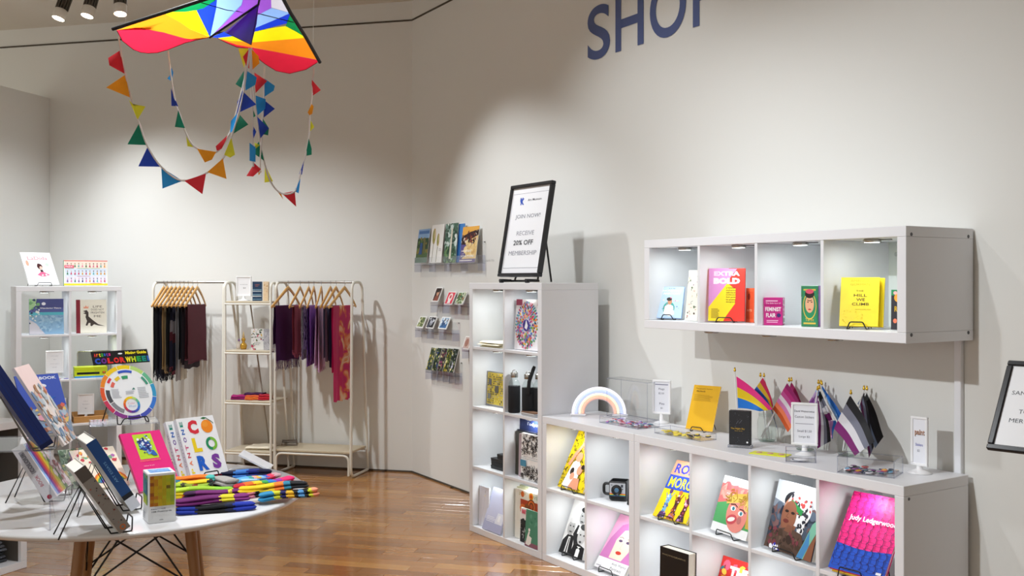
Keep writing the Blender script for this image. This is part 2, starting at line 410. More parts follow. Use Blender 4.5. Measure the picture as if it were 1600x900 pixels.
# thin dark reveal that runs round the walls below the ceiling
LINE = M('#4d463c', 0.8)
def strip(name, f, s0, s1, z0, z1, d, mat):
    q = [f(s0, 0), f(s1, 0), f(s1, d), f(s0, d)]
    vs = [Vector((p.x, p.y, z0)) for p in q] + [Vector((p.x, p.y, z1)) for p in q]
    return struct(name, MB().add(vs, [(0, 3, 2, 1), (4, 5, 6, 7), (0, 1, 5, 4), (1, 2, 6, 5), (2, 3, 7, 6), (3, 0, 4, 7)]), mat)
strip('trim_1', back, 0.0, 6.3, 3.562, 3.574, 0.006, LINE)
strip('trim_2', right, 0.0, 11, 3.562, 3.574, 0.006, LINE)
strip('baseboard_back', back, 0.0, 3.3, 0.0, 0.012, 0.006, LINE)
strip('baseboard_right', right, 0.0, 8, 0.0, 0.012, 0.006, LINE)

# SHOP lettering, painted on the wall in blue (its top leaves the picture)
BLUE = M('#4d5c8c', 0.55, var=0.05, scale=5)
def wall_text(name, txt, s, z, w, h, mat, label, bold=0.0, cat='lettering'):
    vs, fs, (x0, y0, x1, y1) = glyphs(txt, bold)
    pts_ = [((x - x0) / (x1 - x0) * w, -.0012, (y - y0) / (y1 - y0) * h) for x, y in vs]
    fs2 = []
    for f in fs:
        a, b, c = (pts_[i] for i in f[:3])
        fs2.append(f if (b[0] - a[0]) * (c[2] - a[2]) - (b[2] - a[2]) * (c[0] - a[0]) > 0 else tuple(reversed(f)))
    mb = MB().add(pts_, fs2)
    o = mb.build(name, mat, None, None, right(s, 0.0002, z), YAW_RIGHT); return tag(o, label, cat)
LET = []
def measure_text():
    return on_right(918, 91), on_right(1112, 40)

# ---------------------------------------------------------------- shelving
CELL, OB, IB, DEP, CH = 0.335, 0.038, 0.016, 0.39, 0.343
def shelf_unit(name, label, cat, pos, yaw, cols, rows, backing=True, group=None, mat=None, dep=DEP, back_mat=None, pins=False, ch=CH):
    root = thing(name, label, cat, pos, yaw, 0, group); mat = mat or WHITE
    w = 2 * OB + cols * CELL + (cols - 1) * IB; h = 2 * OB + rows * ch + (rows - 1) * IB
    MB().box(0, 0, h - OB, w, dep, h, 0, .0015).build('top_board', mat, root)
    MB().box(0, 0, 0, w, dep, OB, 0, .0015).build('bottom_board', mat, root)
    for x in (0, w - OB): MB().box(x, 0, OB + .0004, x + OB, dep, h - OB - .0004, 0, .0015).build('side_panel', mat, root)
    for c in range(1, cols): x = OB + c * CELL + (c - 1) * IB; MB().box(x, .002, OB + .0004, x + IB, dep, h - OB - .0004, 0, .001).build('divider', mat, root)
    for c in range(cols):
        for r in range(1, rows):
            x = OB + c * (CELL + IB); z = OB + r * ch + (r - 1) * IB
            MB().box(x + .0004, .003, z, x + CELL - .0004, dep, z + IB, 0, .001).build('shelf_board', mat, root)
    if backing: MB().box(OB * .6, dep - .004, OB * .6, w - OB * .6, dep + .002, h - OB * .6).build('back_panel', back_mat or mat, root)
    root['w'] = w; root['h'] = h
    return root
def cell_xz(c, r, ch=CH): return OB + c * (CELL + IB), OB + r * (ch + IB)
LED = bpy.data.materials.new('led_diffuser'); LED.use_nodes = True
_b = LED.node_tree.nodes['Principled BSDF']; _b.inputs['Emission Color'].default_value = (0.93, 1.0, 0.97, 1); _b.inputs['Emission Strength'].default_value = 6.0
puck_body = MB().lathe([(.030, 0), (.033, -.003), (.033, -.010), (.029, -.012)], 20).mesh('body', STEEL)
puck_lens = MB().lathe([(.0, -.0122), (.027, -.0126), (.027, -.0120)], 20).mesh('lens', LED)
PUCK = bpy.data.lights.new('puck_lamp', 'AREA'); PUCK.shape = 'DISK'; PUCK.size = 0.05; PUCK.energy = 0.46; PUCK.color = (0.93, 1.0, 0.98)
def puck(unit, x, z, label, y=0.075, on=True):
    m = Matrix.Translation(unit.location) @ Matrix.Rotation(unit.rotation_euler.z, 4, 'Z')
    root = thing('puck_light', label, 'puck light', m @ Vector((x, y, z - .0012)), unit.rotation_euler.z, 0, 'puck lights under the shelf boards')
    ob = bpy.data.objects.new('body', puck_body); COL.objects.link(ob); ob.parent = root
    if on: ol = bpy.data.objects.new('lens', puck_lens); COL.objects.link(ol); ol.parent = ob
    MB().tube([(.028, 0, -.003), (.05, .004, -.003), (.075, .02, -.003)], .002, 5).build('cable', M('#3a3a3a'), root)
    if on:
        l = bpy.data.objects.new('puck_lamp', PUCK); COL.objects.link(l); l.parent = root; l.location = (0, 0, -.014)
    return root
def cell_pucks(unit, cells, what):
    for (c, r), lab in zip(cells, what):
        x, z = cell_xz(c, r); puck(unit, x + CELL / 2, z + CH, 'small round silver LED puck light ' + lab)

YF = math.atan2(-0.8363, 0.5482)                    # the floor units are turned a little against the wall
FX = Vector((0.5482, -0.8363, 0)); FY = Vector((0.8363, 0.5482, 0))
TALL_P = Vector((-0.258, 6.035, 0)); LOW_P = TALL_P + FX * 0.768
TALL = shelf_unit('tall_shelf_unit', 'tall white cube shelf unit against the long wall carrying the framed membership sign', 'shelf unit', TALL_P, YF, 2, 4)
LOW = shelf_unit('low_shelf_unit', 'low white two by two cube shelf holding the camera mug, beside the tall unit', 'shelf unit', LOW_P, YF, 2, 2, pins=True)
LOW2_P = LOW_P + FX * 0.7645
LOW2 = shelf_unit('low_shelf_unit', 'long low white cube shelf with flags in jars on its top', 'shelf unit', LOW2_P, YF, 4, 2)
CABB = M('#e4ece8', 0.4, var=0.01)
CAB_P = right(3.378, 0.398, 1.282)
CAB = shelf_unit('wall_cabinet', 'white four cell display cabinet hung on the wall above the flags', 'wall cabinet', CAB_P, YAW_RIGHT, 4, 1, back_mat=CABB)
for x in (.026, 0): pass
for c in range(4):
    x, z = cell_xz(c, 0)
    for dx in (.035, CELL - .035):
        for dz in (.05, CH - .05):
            T = Matrix.Translation((x + dx, DEP - .004, z + dz)) @ Matrix.Rotation(math.pi / 2, 4, 'X')
            MB().lathe([(.0, .0015), (.007, .0015), (.009, .0)], 12, T=T).build('fixing_cap', M('#c9d2ce', 0.4), CAB)
for y in (.03, DEP - .03):
    for z in (.03, .419 - .03):
        T = Matrix.Translation((CAB['w'], y, z)) @ Matrix.Rotation(math.pi / 2, 4, 'Y')
        MB().lathe([(.007, .0), (.006, .0012), (.0, .0004)], 12, T=T).build('screw', M('#5c5c60', 0.4, 0.4), CAB)
for y in (.03,):
    T = Matrix.Translation((LOW2['w'], y, .73)) @ Matrix.Rotation(math.pi / 2, 4, 'Y')
    MB().lathe([(.006, .0), (.005, .0012), (.0, .0004)], 12, T=T).build('screw', M('#5c5c60', 0.4, 0.4), LOW2)
cell_pucks(CAB, [(c, 0) for c in range(4)], ['above the light blue anatomy book', 'above the tilted red and pink bold lettered book', 'above the magenta card box', 'above the bright yellow poem books'])
for c, lab in ((1, 'under the cabinet bottom beside the pink bold book cell'), (2, 'under the cabinet bottom below the magenta card box'), (3, 'under the cabinet bottom below the yellow poem books')):
    x, z = cell_xz(c, 0); puck(CAB, x - .03, 0.0, 'flat silver puck light fixed ' + lab, .10, on=False)
cell_pucks(TALL, [(c, r) for c in (0, 1) for r in range(4)], ['above the lavender books', 'above the stacked black boxes', 'above the yellow pattern book', 'above the folded cream bags', 'above the cream book with an orange sun', 'above the navy and white pattern books', 'above the glass bottles', 'above the colourful round puzzle'])
cell_pucks(LOW, [(c, r) for c in (0, 1) for r in (0, 1)], ['above the black and white portrait book', 'above the yellow doodle book', 'above the pink portrait book', 'above the camera mug'])
cell_pucks(LOW2, [(c, r) for c in range(4) for r in (0, 1)], ['above the thick black book', 'above the yellow and blue sculpture book', 'above the red book', 'above the red and green painted face book', 'above the small white book', 'above the headscarf photograph book', 'in the last lower cell of the long shelf', 'above the pink and blue grid book'])

# corner shelf at the left (stands across the corner)
t33 = math.radians(32)
CORNER_P = Vector((-3.775, 7.60, 0))
LEFT = shelf_unit('corner_shelf_unit', 'white two by four cube shelf standing across the left corner behind the round table', 'shelf unit', CORNER_P, t33, 2, 4, backing=False, ch=.336)
for c in (0, 1):
    for r, lab in ((3, 'above the beach book' if c == 0 else 'above the dinosaur book'), (2, 'above the white price card' if c == 0 else 'above the yellow green box')):
        x, z = cell_xz(c, r, .336); puck(LEFT, x + CELL / 2, z + .336, 'small round silver puck light of the corner shelf ' + lab, .1)

# low unit at the far left edge, seen past the table
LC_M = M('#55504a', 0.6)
u2 = Vector((0.39, 0.92, 0)).normalized(); yaw2 = math.atan2(u2.y, u2.x)
SIDE_P = P(43, 886, 0) - u2 * 0.765
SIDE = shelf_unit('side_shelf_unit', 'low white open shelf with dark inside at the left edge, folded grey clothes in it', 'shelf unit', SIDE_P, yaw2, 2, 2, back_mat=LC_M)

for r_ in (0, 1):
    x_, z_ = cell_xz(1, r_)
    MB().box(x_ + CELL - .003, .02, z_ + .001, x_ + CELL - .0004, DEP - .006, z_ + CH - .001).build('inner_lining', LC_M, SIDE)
# ---------------------------------------------------------------- clothes racks and ladder shelf along the back wall
def rack(label, s0, s1, bench, p=0.36, h=1.5, posts=True):
    root = thing('clothes_rack', label, 'clothes rack', back(s1, p), YAW_BACK); w = s1 - s0; d = p - .02; r = .011
    rail = STEEL
    for k, x in enumerate((0, w)):
        fr = MB().tube(fillet([(x, .30, .011), (x, .0, .011), (x, .02, h), (x, .215, h), (x, .337, .011), (x, .30, .011)], .07, 6), r, 10)
        fr.build('side_frame', CREAM_METAL, root)
    MB().tube([(0, .06, h), (w, .06, h)], .009, 10).build('hanging_rail', rail, root)
    if bench:
        MB().box(.01, .004, .185, w - .01, d - .02, .203, 0, .003).build('bench_board', wood_mat('pale_board', '#cdbfa5', '#c2b296', (8, 30, 30)), root)
        MB().tube(fillet([(.016, -.004, .02), (.016, -.004, .172), (w - .016, -.004, .172), (w - .016, -.004, .02)], .05, 5), .009, 8).build('bench_rail', CREAM_METAL, root)
        MB().tube([(.0, d - .03, .175), (w, d - .03, .175)], .007, 8).build('bench_rail', CREAM_METAL, root)
    return root
RACK_R = rack('cream metal clothes rack with purple and pink scarves and a bench board', 0.366, 1.003, True)
RACK_L = rack('cream metal clothes rack with black, tan and burgundy scarves near the corner shelf', 1.455, 2.085, False)
PALE = wood_mat('pale_shelf_wood', '#cfc3ad', '#c3b59b', (8, 30, 30))
def ladder():
    s0, s1, p = 1.035, 1.432, 0.36
    root = thing('ladder_shelf', 'narrow cream metal shelf tower with four wooden boards between the two clothes racks', 'shelf', back(s1, p), YAW_BACK); w = s1 - s0
    for x in (0, w):
        MB().tube(fillet([(x, 0, .0), (x, 0, 1.49), (x, .08, 1.50), (x, .18, 1.1), (x, .30, .0)], .06, 6), .010, 10).build('side_frame', CREAM_METAL, root)
    for z, dp in ((1.336, .13), (.949, .21), (.555, .30), (.162, .31)):
        MB().box(.008, -.006, z, w - .008, dp, z + .016, 0, .003).build('shelf_board', PALE, root)
        MB().tube([(0, -.004, z - .008), (w, -.004, z - .008)], .007, 8).build('shelf_rail', CREAM_METAL, root)
    MB().tube([(w * .42, .10, 1.33), (w * .62, .31, .02)], .006, 8).build('rear_strut', M('#a89f93', 0.5), root)
    return root
LADDER = ladder()

# ---------------------------------------------------------------- round table
TC = Vector((-1.372, 3.60, 0)); TR = 0.612; TZ = 0.74
TABLE = thing('round_table', 'round white table with wooden dowel legs, covered with books and socks', 'table', TC)
MB().lathe([(0, TZ - .026), (TR - .03, TZ - .026), (TR - .008, TZ - .020), (TR, TZ - .010), (TR - .001, TZ - .004), (TR - .006, TZ), (0, TZ)], 96).build('tabletop', M('#e6e7ea', 0.12, var=0.005, coat=0.3), TABLE)
LEGW = wood_mat('dowel_wood', '#a5784a', '#8a6038', (60, 60, 4), 0.4)
lc = Vector((0.030, 0.0, 0)); corners = []
for kx, ky in ((-1, -1), (1, -1), (1, 1), (-1, 1)):
    q = Matrix.Rotation(math.radians(17), 3, 'Z') @ Vector((kx * .168, ky * .168, 0)); corners.append((q + lc, q * 1.45 + lc))
for top, bot in corners:
    MB().tube([(top.x, top.y, TZ - .027), (bot.x, bot.y, 0.0)], [.021, .014], 14).build('leg', LEGW, TABLE)
def at_h(k, z): top, bot = corners[k]; t = (TZ - .027 - z) / (TZ - .027); q = top.lerp(bot, t); return Vector((q.x, q.y, z))
for k in range(4):
    a, b = k, (k + 1) % 4
    MB().tube([at_h(a, .69), at_h(b, .44)], .0035, 6).build('brace_wire', WIRE, TABLE)
    MB().tube([at_h(b, .69), at_h(a, .44)], .0035, 6).build('brace_wire', WIRE, TABLE)
for k in range(4):
    m_ = (at_h(k, .71) + at_h((k + 1) % 4, .71)) / 2; m_.z = .71
    MB().tube([m_, at_h(k, .40)], .0035, 6).build('brace_wire', WIRE, TABLE)
    MB().tube([m_, at_h((k + 1) % 4, .40)], .0035, 6).build('brace_wire', WIRE, TABLE)

# ---------------------------------------------------------------- track spotlights at the ceiling
def track_head(label, px, py, d, tilt, warm):
    c = D(px, py, d)
    root = thing('ceiling_spotlight', label, 'spotlight', c, 0, 0, 'ceiling spotlights')
    T = Matrix.Rotation(tilt, 4, 'Y') @ Matrix.Rotation(math.radians(-12), 4, 'X')
    fin = M('#6c675e', 0.5, 0.3)
    b = MB()
    for k in range(14):
        a = 2 * math.pi * k / 14; b.box(.028, -.003, .0, .046, .003, .16, 0, 0, T @ Matrix.Translation((0, 0, .075)) @ Matrix.Rotation(a, 4, 'Z'))
    b.build('cooling_fin', fin, root)
    MB().lathe([(.028, .075), (.028, .235)], 16, T=T).build('heat_sink', fin, root)
    MB().lathe([(.043, -.0), (.045, .004), (.045, .07), (.030, .078)], 20, T=T).build('lamp_housing', M('#ece8e0', 0.4), root)
    MB().lathe([(.0, -.001), (.042, -.001)], 20, T=T).build('lens', M('#fff4e6' if not warm else '#ffe6cc', 0.3, emit=9.0), root)
    MB().tube([(0, 0, .2), (0, 0, CEIL_Z - c.z)], .012, 8).build('stem', M('#d9d5cc'), root)
track_head('white ceiling spotlight nearest the left partition, tilted', 91, 29, 7.35, math.radians(14), False)
track_head('white ceiling spotlight in the middle of the three', 136, 25, 7.3, math.radians(10), False)
track_head('white ceiling spotlight pointing straight down beside the kite', 188, 22, 7.2, math.radians(-4), True)
(sA, zA), (sB, zB) = on_right(918, 91), on_right(1112, 40)
print('SHOP', sA, zA, sB, zB, on_right(962, 81), on_right(1083, 43.1), on_right(1006, 67.6), on_right(980, 0))
# ---------------------------------------------------------------- wall lettering
def shop_letter(root, ch, x0, x1, ymid, z0, h, bold):
    s0 = on_right(x0, ymid)[0]; s1 = on_right(x1, ymid)[0]
    vs, fs, (a0, b0, a1, b1) = glyphs(ch, bold, 8)
    pts_ = [(s0 + (x - a0) / (a1 - a0) * (s1 - s0), (y - b0) / (b1 - b0) * h + z0) for x, y in vs]
    n = len(pts_); top = [(p[0], -.0025, p[1]) for p in pts_]
    fs2 = []
    for f in fs:
        p = [pts_[i] for i in f[:3]]
        fs2.append(f if (p[1][0] - p[0][0]) * (p[2][1] - p[0][1]) - (p[1][1] - p[0][1]) * (p[2][0] - p[0][0]) > 0 else tuple(reversed(f)))
    MB().add(top, fs2).build('letter', BLUE, root)
SHOP = thing('wall_lettering', 'large slate blue letters reading shop on the long wall', 'lettering', right(0, 0.0003, 0), YAW_RIGHT)
for ch, x0, x1, ym, z0, h in (('S', 918.5, 953.5, 50, 2.790, .312), ('H', 962, 1006, 45, 2.795, .302), ('O', 1015.8, 1072.5, 20, 2.788, .316), ('P', 1083, 1121, 10, 2.795, .302)):
    shop_letter(SHOP, ch, x0, x1, ym, z0, h, .014)

# ---------------------------------------------------------------- books that lean on shelves
def stand_book(name, label, bl, tl, surf, w, t=.014, yaw=None, br=None, ez=None, ez_label=None, lean=None, h=None, push=0.0, cell=None, ez_t=None, lift_t=None, **kw):
    z = surf + .006
    for _ in range(4):
        p0 = P(*bl, z)
        if br is not None: p1 = P(*br, z); u = p1 - p0; yaw = math.atan2(u.y, u.x); w = u.length
        if lean is None or h is None: _k, ln, hh = lean_of(p0, yaw, tl)
        else: ln, hh = lean, h
        ln_ = ln if lean is None else lean; hh_ = hh if h is None else h
        z = surf + max(0, (lift_t or ez_t or t) * math.sin(ln_)) + (.0065 if ez_label or lift_t else .0015)
    if cell:
        ux = Vector((math.cos(YF), math.sin(YF), 0)); x_ = (p0 - cell).dot(ux); k_ = int((x_ - OB + IB / 2 + .03) // (CELL + IB)); lo = OB + k_ * (CELL + IB); w = min(w, CELL - .012); p0 = p0 + ux * (min(max(x_, lo + .005), lo + CELL - .006 - w) - x_)
    if push: p0 = p0 + Vector((-math.sin(yaw), math.cos(yaw), 0)) * push
    b = book(name, label, p0, yaw, ln_, w, hh_, t, **kw)
    if ez_label: easel(ez_label, p0, yaw, ln_, w, ez_t or t, hh_, lift=p0.z - surf, rear=ez or .05)
    return b

S0, S1, S2, S3, STOP = [.038 + i * (CH + IB) for i in range(4)] + [.076 + 4 * CH + 3 * IB]
LTOP = .076 + 2 * CH + IB
def in_unit(pos, yaw, px, y, z):
    """point on the upright plane y metres behind a unit's front that the photo shows at column px"""
    ux, uy = math.cos(yaw), math.sin(yaw); o = pos + Vector((-uy, ux, 0)) * y; k = (px - CX) / F
    s_ = (k * o.y - o.x) / (ux - k * uy); return Vector((o.x + ux * s_, o.y + uy * s_, z))
def behind(b, t, gap=.003, dx=0.0, dz=0.0):
    R = Matrix.Rotation(b.rotation_euler.z, 3, 'Z') @ Matrix.Rotation(b.rotation_euler.x, 3, 'X'); return b.location + R @ Vector((dx, t + gap, dz))
def tall_book(label, px, y, surf, w, h, t=.014, lean=.05, ez_label=None, **kw):
    p0 = in_unit(TALL_P, YF, px, y, surf + t * math.sin(lean) + (.0065 if ez_label else .0015))
    xl = (p0 - TALL_P).dot(FX); c_ = 0 if xl < OB + CELL + IB / 2 and px < 787 else 1; lo, _z = cell_xz(c_, 0)
    w = min(w, CELL - .01); p0 += FX * (min(max(xl, lo + .004), lo + CELL - .005 - w) - xl)
    b = book(kw.pop('name', 'book'), label, p0, YF, lean, w, h, t, **kw)
    if ez_label: easel(ez_label, p0, YF, lean, w, t, h, lift=p0.z - surf, rear=.03)
    return b
def cab_book(label, px, y, w, h, t=.014, lean=.1, yaw=-.4, ez_label=None, ez_t=None, **kw):
    z_ = CZ + (ez_t or t) * math.sin(lean) + (.0065 if ez_label else .0015); p0 = in_unit(CAB_P, YAW_RIGHT, px, y, z_); b = book('book', label, p0, yaw, lean, w, h, t, **kw)
    if ez_label: easel(ez_label, p0, yaw, lean, w, ez_t or t, h, lift=z_ - CZ, rear=.03)
    return b
# -- the wall cabinet
CZ = 1.282 + OB
def c_anat(p):
    p.rect(.02, .02, .98, .98, '#b9d3f2'); p.text('THE', .5, .94, .3, .03, '#4a5a9a'); p.text('INCREDIBLE', .5, .87, .8, .055, '#f6f6ff', .02); p.text('ANATOMY', .52, .78, .72, .07, '#ffffff', .03)
    p.ell(.45, .30, .24, .27, '#3fa39b'); p.poly([(.25, .15), (.3, .38), (.45, .45), (.62, .38), (.7, .12), (.5, .05)], '#f3f0f2'); p.ell(.47, .52, .09, .12, '#c98d6b'); p.ell(.44, .60, .11, .07, '#2c2522')
    p.scatter(14, .1, .1, .9, .65, .03, ['#f29db5', '#e8708f', '#f6d3c4', '#5b7fc0'])
cab_book('pale blue anatomy book on a wire stand in the first cabinet cell', 1026, .045, .125, .155, .012, .28, math.radians(-32), ez_label='black wire stand under the pale blue anatomy book', cover='#a9c6ec', fn=c_anat)
def c_bot(p):
    p.rect(.01, .01, .99, .99, '#efeee4')
    p.scatter(16, .1, .08, .9, .92, .07, ['#8a9a6a', '#c2b26a', '#6b7a5a', '#d58a5a', '#4f5a48', '#b9a0b8'], 'pls'); p.scatter(8, .1, .05, .9, .3, .06, ['#5a4a42', '#c98a8a', '#e0b9a0'], 'e')
cab_book('cream book with botanical drawings standing beside the pale blue anatomy book', 1069.5, .055, .085, .235, .010, .12, YAW_RIGHT, cover='#efeee4', fn=c_bot)
def c_bold(p):
    p.rect(0, 0, 1, 1, '#e2372b'); p.poly([(0, .28), (0, .99), (.78, .99)], '#d38cc6'); p.rect(0, .80, .55, 1, '#d38cc6'); p.poly([(0, .28), (.0, 0), (.42, 0), (.75, .42), (.75, .62), (.42, .62)], '#f2d51e')
    p.poly([(0, .28), (.53, .78), (.53, .62), (0, .12)], '#d38cc6'); p.poly([(0, .0), (.40, .0), (.74, .33), (.74, .60), (.52, .72), (0, .26)], '#f2d51e')
    p.text('EXTRA', .5, .90, .72, .09, '#f7c7de', .06); p.text('BOLD', .5, .76, .74, .12, '#f7d7e6', .08)
    for i, t_ in enumerate(('a feminist', 'inclusive', 'anti-racist', 'nonbinary', 'field guide', 'for graphic', 'designers')): p.text(t_, .62, .63 - .045 * i, .26, .03, '#3a2418', .01)
    p.lines(.08, .32, .05, .24, 8, '#8a7a20')
cab_book('red, pink and yellow book with big bold title in the second cabinet cell', 1106.5, .035, .160, .235, .016, .08, math.radians(-24), cover='#e2372b', fn=c_bold, ez_label='wire stand under the red and pink bold lettered book')
cab_book('small orange book upright beside the red and pink bold book', 1164.5, .165, .05, .152, .018, .03, math.radians(-58), cover='#e8613a', fn=lambda p: (p.rect(.1, .1, .9, .9, '#d9542f'), p.ell(.4, .75, .15, .3, '#8a2a1a'), p.text('NOTES', .5, .35, .6, .06, '#f7c9a0')))
# magenta card box
def card_box(name, label, pos, yaw, w, d, h, col, fn=None, side=None, side_fn=None, lid=None, cat='card box', group=None):
    root = thing(name, label, cat, pos, yaw, 0, group)
    bb = MB().box(0, 0, 0, w, d, h * .72, 0, .0012).build('box_base', M(col, .4), root)
    MB().box(-.0006, -.0006, h * .72 + .0006, w + .0006, d + .0006, h, 0, .0012).build('box_lid', M(lid or col, .4), root)
    if fn: p = Print(w, h, 3); fn(p); o = p.build('front_print', bb); o.location = (0, -.0006, 0)
    if side_fn:
        p = Print(d, h, 5); side_fn(p); o = p.build('side_print', bb); o.location = (w + .0006, 0, 0); o.rotation_euler = (0, 0, math.pi / 2)
    return root
pm = in_unit(CAB_P, YAW_RIGHT, 1193.5, .035, CZ + .001); ym = math.radians(-22)
def f_flair(p):
    p.lines(.1, .9, .84, .92, 1, '#f3d3e6'); p.text('The little box of', .5, .80, .8, .05, '#f6dcea'); p.text('FEMINIST', .5, .58, .84, .15, '#f7e6ee', .03); p.text('FLAIR', .38, .36, .52, .15, '#f7e6ee', .03); p.ell(.8, .36, .11, .11, '#3a2a6a'); p.lines(.15, .85, .08, .2, 2, '#f3c3de')
def s_flair(p):
    p.ell(.4, .84, .22, .24, '#f3f1f3'); p.ell(.4, .84, .12, .16, '#3a2a2a'); p.text('FEMINIST', .5, .56, .8, .10, '#f7e6ee'); p.text('FLAIR', .5, .43, .6, .1, '#f7e6ee'); p.rect(.15, .06, .85, .34, '#f3f1f3'); [p.rect(.2 + .06 * i, .1, .23 + .06 * i, .26, '#5a4a5a') for i in range(10)]
card_box('card_box', 'small magenta box of feminist badges in the third cabinet cell', pm, ym, .076, .07, .115, '#c11b7f', f_flair, None, s_flair)
pg = in_unit(CAB_P, YAW_RIGHT, 1252, .07, CZ + .001)
def f_green(p):
    p.rect(.1, .05, .9, .95, '#2a8a5a'); p.ring(.5, .5, .36, .4, '#d9b84a', sz=2.0); p.rect(.14, .88, .86, .92, '#d9b84a'); p.rect(.14, .06, .86, .10, '#d9b84a')
    p.ell(.5, .55, .26, .52, '#e8b08a'); p.ell(.5, .80, .28, .26, '#2a1a1a'); p.ell(.5, .86, .24, .14, '#d9506a'); p.ell(.40, .60, .05, .03, '#2a1a1a'); p.ell(.62, .60, .05, .03, '#2a1a1a'); p.ell(.5, .42, .09, .04, '#c0303a'); p.line([(.36, .65), (.5, .63), (.64, .65)], .04, '#2a1a1a'); p.text('Tarot', .5, .17, .5, .07, '#d9b84a')
card_box('card_box', 'green box with a painted face and flowers in the third cabinet cell', pg, math.radians(-33), .068, .042, .165, '#1d7a4c', f_green, None, lambda p: (p.rect(0, 0, 1, 1, '#8d5aa6'), p.rect(.35, 0, .5, 1, '#b08ac4'), p.rect(.75, 0, .85, 1, '#b08ac4')))
def c_hill(p):
    p.text('AMANDA', .5, .93, .5, .045, '#b9a01a'); p.text('GORMAN', .5, .855, .5, .045, '#b9a01a'); p.text('THE', .5, .72, .2, .035, '#6a5a10'); p.text('HILL', .52, .63, .34, .055, '#5a4a10', .01); p.text('WE', .53, .54, .22, .055, '#4a3a10', .01); p.text('CLIMB', .53, .45, .44, .055, '#5a4a10', .01)
    p.text('AN INAUGURAL POEM', .6, .34, .4, .018, '#a08a1a'); p.scatter(40, .05, .03, .6, .35, .015, ['#e0c21a', '#d9bb18', '#f7e86a'])
HILL = cab_book('bright yellow poem book on a wire stand in the last cabinet cell', 1311, .028, .142, .19, .012, .22, math.radians(-30), cover='#f2d916', fn=c_hill, page='#f6efc8', ez_t=.031, ez_label='black wire stand holding the yellow poem books')
HILL2 = book('book', 'second copy of the yellow poem book, right behind the first', behind(HILL, .012, .012, .014, .003), HILL.rotation_euler.z, -HILL.rotation_euler.x, .142, .19, .012, cover='#eccf10', page='#f6efc8')
def f_dark(p):
    p.rect(0, .86, 1, 1, '#2f8a5a'); p.ell(.5, .80, .28, .3, '#e8a03a'); p.text('RBG', .6, .52, .7, .14, '#c9a02a', .03); p.ell(.7, .32, .2, .22, '#e0502a'); p.ell(.3, .22, .14, .16, '#e8785a'); p.ell(.3, .92, .14, .12, '#f0b0b0')
cab_book('small dark book with a green top edge at the end of the last cabinet cell', 1392, .14, .055, .15, .018, .02, math.radians(-50), cover='#2b2a33', fn=f_dark)

# -- tall unit
def pattern_disc(p):
    r = p.r; p.rect(0, 0, 1, 1, '#f1eef2'); p.rect(0, .88, .26, 1, '#b04a6a'); p.rect(.9, .88, 1, 1, '#b04a6a'); cols = ['#d84a6a', '#3a6ac0', '#f0c030', '#5aa05a', '#8a4aa8', '#e88a3a', '#e8a0c0', '#3aa0b0', '#f3eef0', '#2a2a5a', '#c02a4a', '#7ab0e0']
    for k, (rad, n) in enumerate(((.46, 44), (.42, 42), (.38, 40), (.34, 36), (.30, 32), (.26, 26), (.22, 22), (.18, 18))):
        for i in range(n):
            a = 6.283 * i / n + k * .3; p.ell(.5 + rad * math.cos(a), .49 + rad * .98 * math.sin(a), .034, .026, r.choice(cols), 6, a)
    p.ell(.5, .49, .14, .14, '#4a3a9a'); p.ell(.5, .49, .11, .11, '#3a2a7a'); p.poly([(.44, .44), (.50, .60), (.58, .48), (.54, .40)], '#eef0f6')
tall_book('white box with a round many coloured puzzle print in the tall shelf', 803.5, .052, S3, .235, .285, .03, .06, name='puzzle_box', cat='puzzle box', cover='#f1eef2', fn=pattern_disc, b=.0012, page='#f1eef2')
def bag_stack(label, loc, yaw, w, d, n, cols, seed, folds=True):
    r = random.Random(seed); root = thing('folded_bag', label, 'cloth bag', loc, yaw)
    z = 0.001
    for i in range(n):
        t = .010; ox, oy = r.uniform(-.006, .006), r.uniform(-.006, .006)
        def fn(u, v, i=i, z=z, ox=ox, oy=oy):
            e = min(u, 1 - u, v, 1 - v); k = min(1, e / .08)
            return (u * w + ox, v * d + oy, z + t * k ** .5 * (1 + .35 * math.sin(7 * u + 3 * v + i)))
        m = MB().grid(fn, 16, 14, 0); m.grid(lambda u, v, z=z, ox=ox, oy=oy: (w - u * w + ox, v * d + oy, z), 1, 1, 0)
        m.build('folded_layer', M(cols[i % len(cols)], .9, var=.06, scale=60), root); z += t * 1.25
    return root
q = P(760, 540, S3 + .001)
tp = bag_stack('three folded cream cotton bags lying in the top cell of the tall shelf', TALL_P + FX * .07 + FY * .02 + Vector((0, 0, S3 + .0005)), YF, .24, .25, 3, ['#e9e0c2', '#efe7cf', '#f1ead6'], 2)
def c_grid(p):
    p.rect(0, 0, 1, 1, '#8d8f93'); p.rect(.06, .05, .98, .97, '#d9c24a')
    for i in range(12):
        for j in range(14):
            if p.r.random() < .8: x, z = .08 + i * .075, .08 + j * .063; p.rect(x, z, x + .055, z + p.r.uniform(.02, .045), p.r.choice(['#7a7466', '#5a564c', '#e8d66a', '#c9b23a', '#b9b09a', '#4a4a48']))
    p.rect(.14, .62, .3, .78, '#6a6a6a'); p.rect(.5, .4, .68, .6, '#5a5650'); p.rect(.12, .2, .28, .36, '#8a8a84')
tall_book('grey book covered in a yellow grid pattern inside the tall shelf', 756.7, .09, S2, .21, .205, .016, .05, cover='#8a8c90', fn=c_grid)
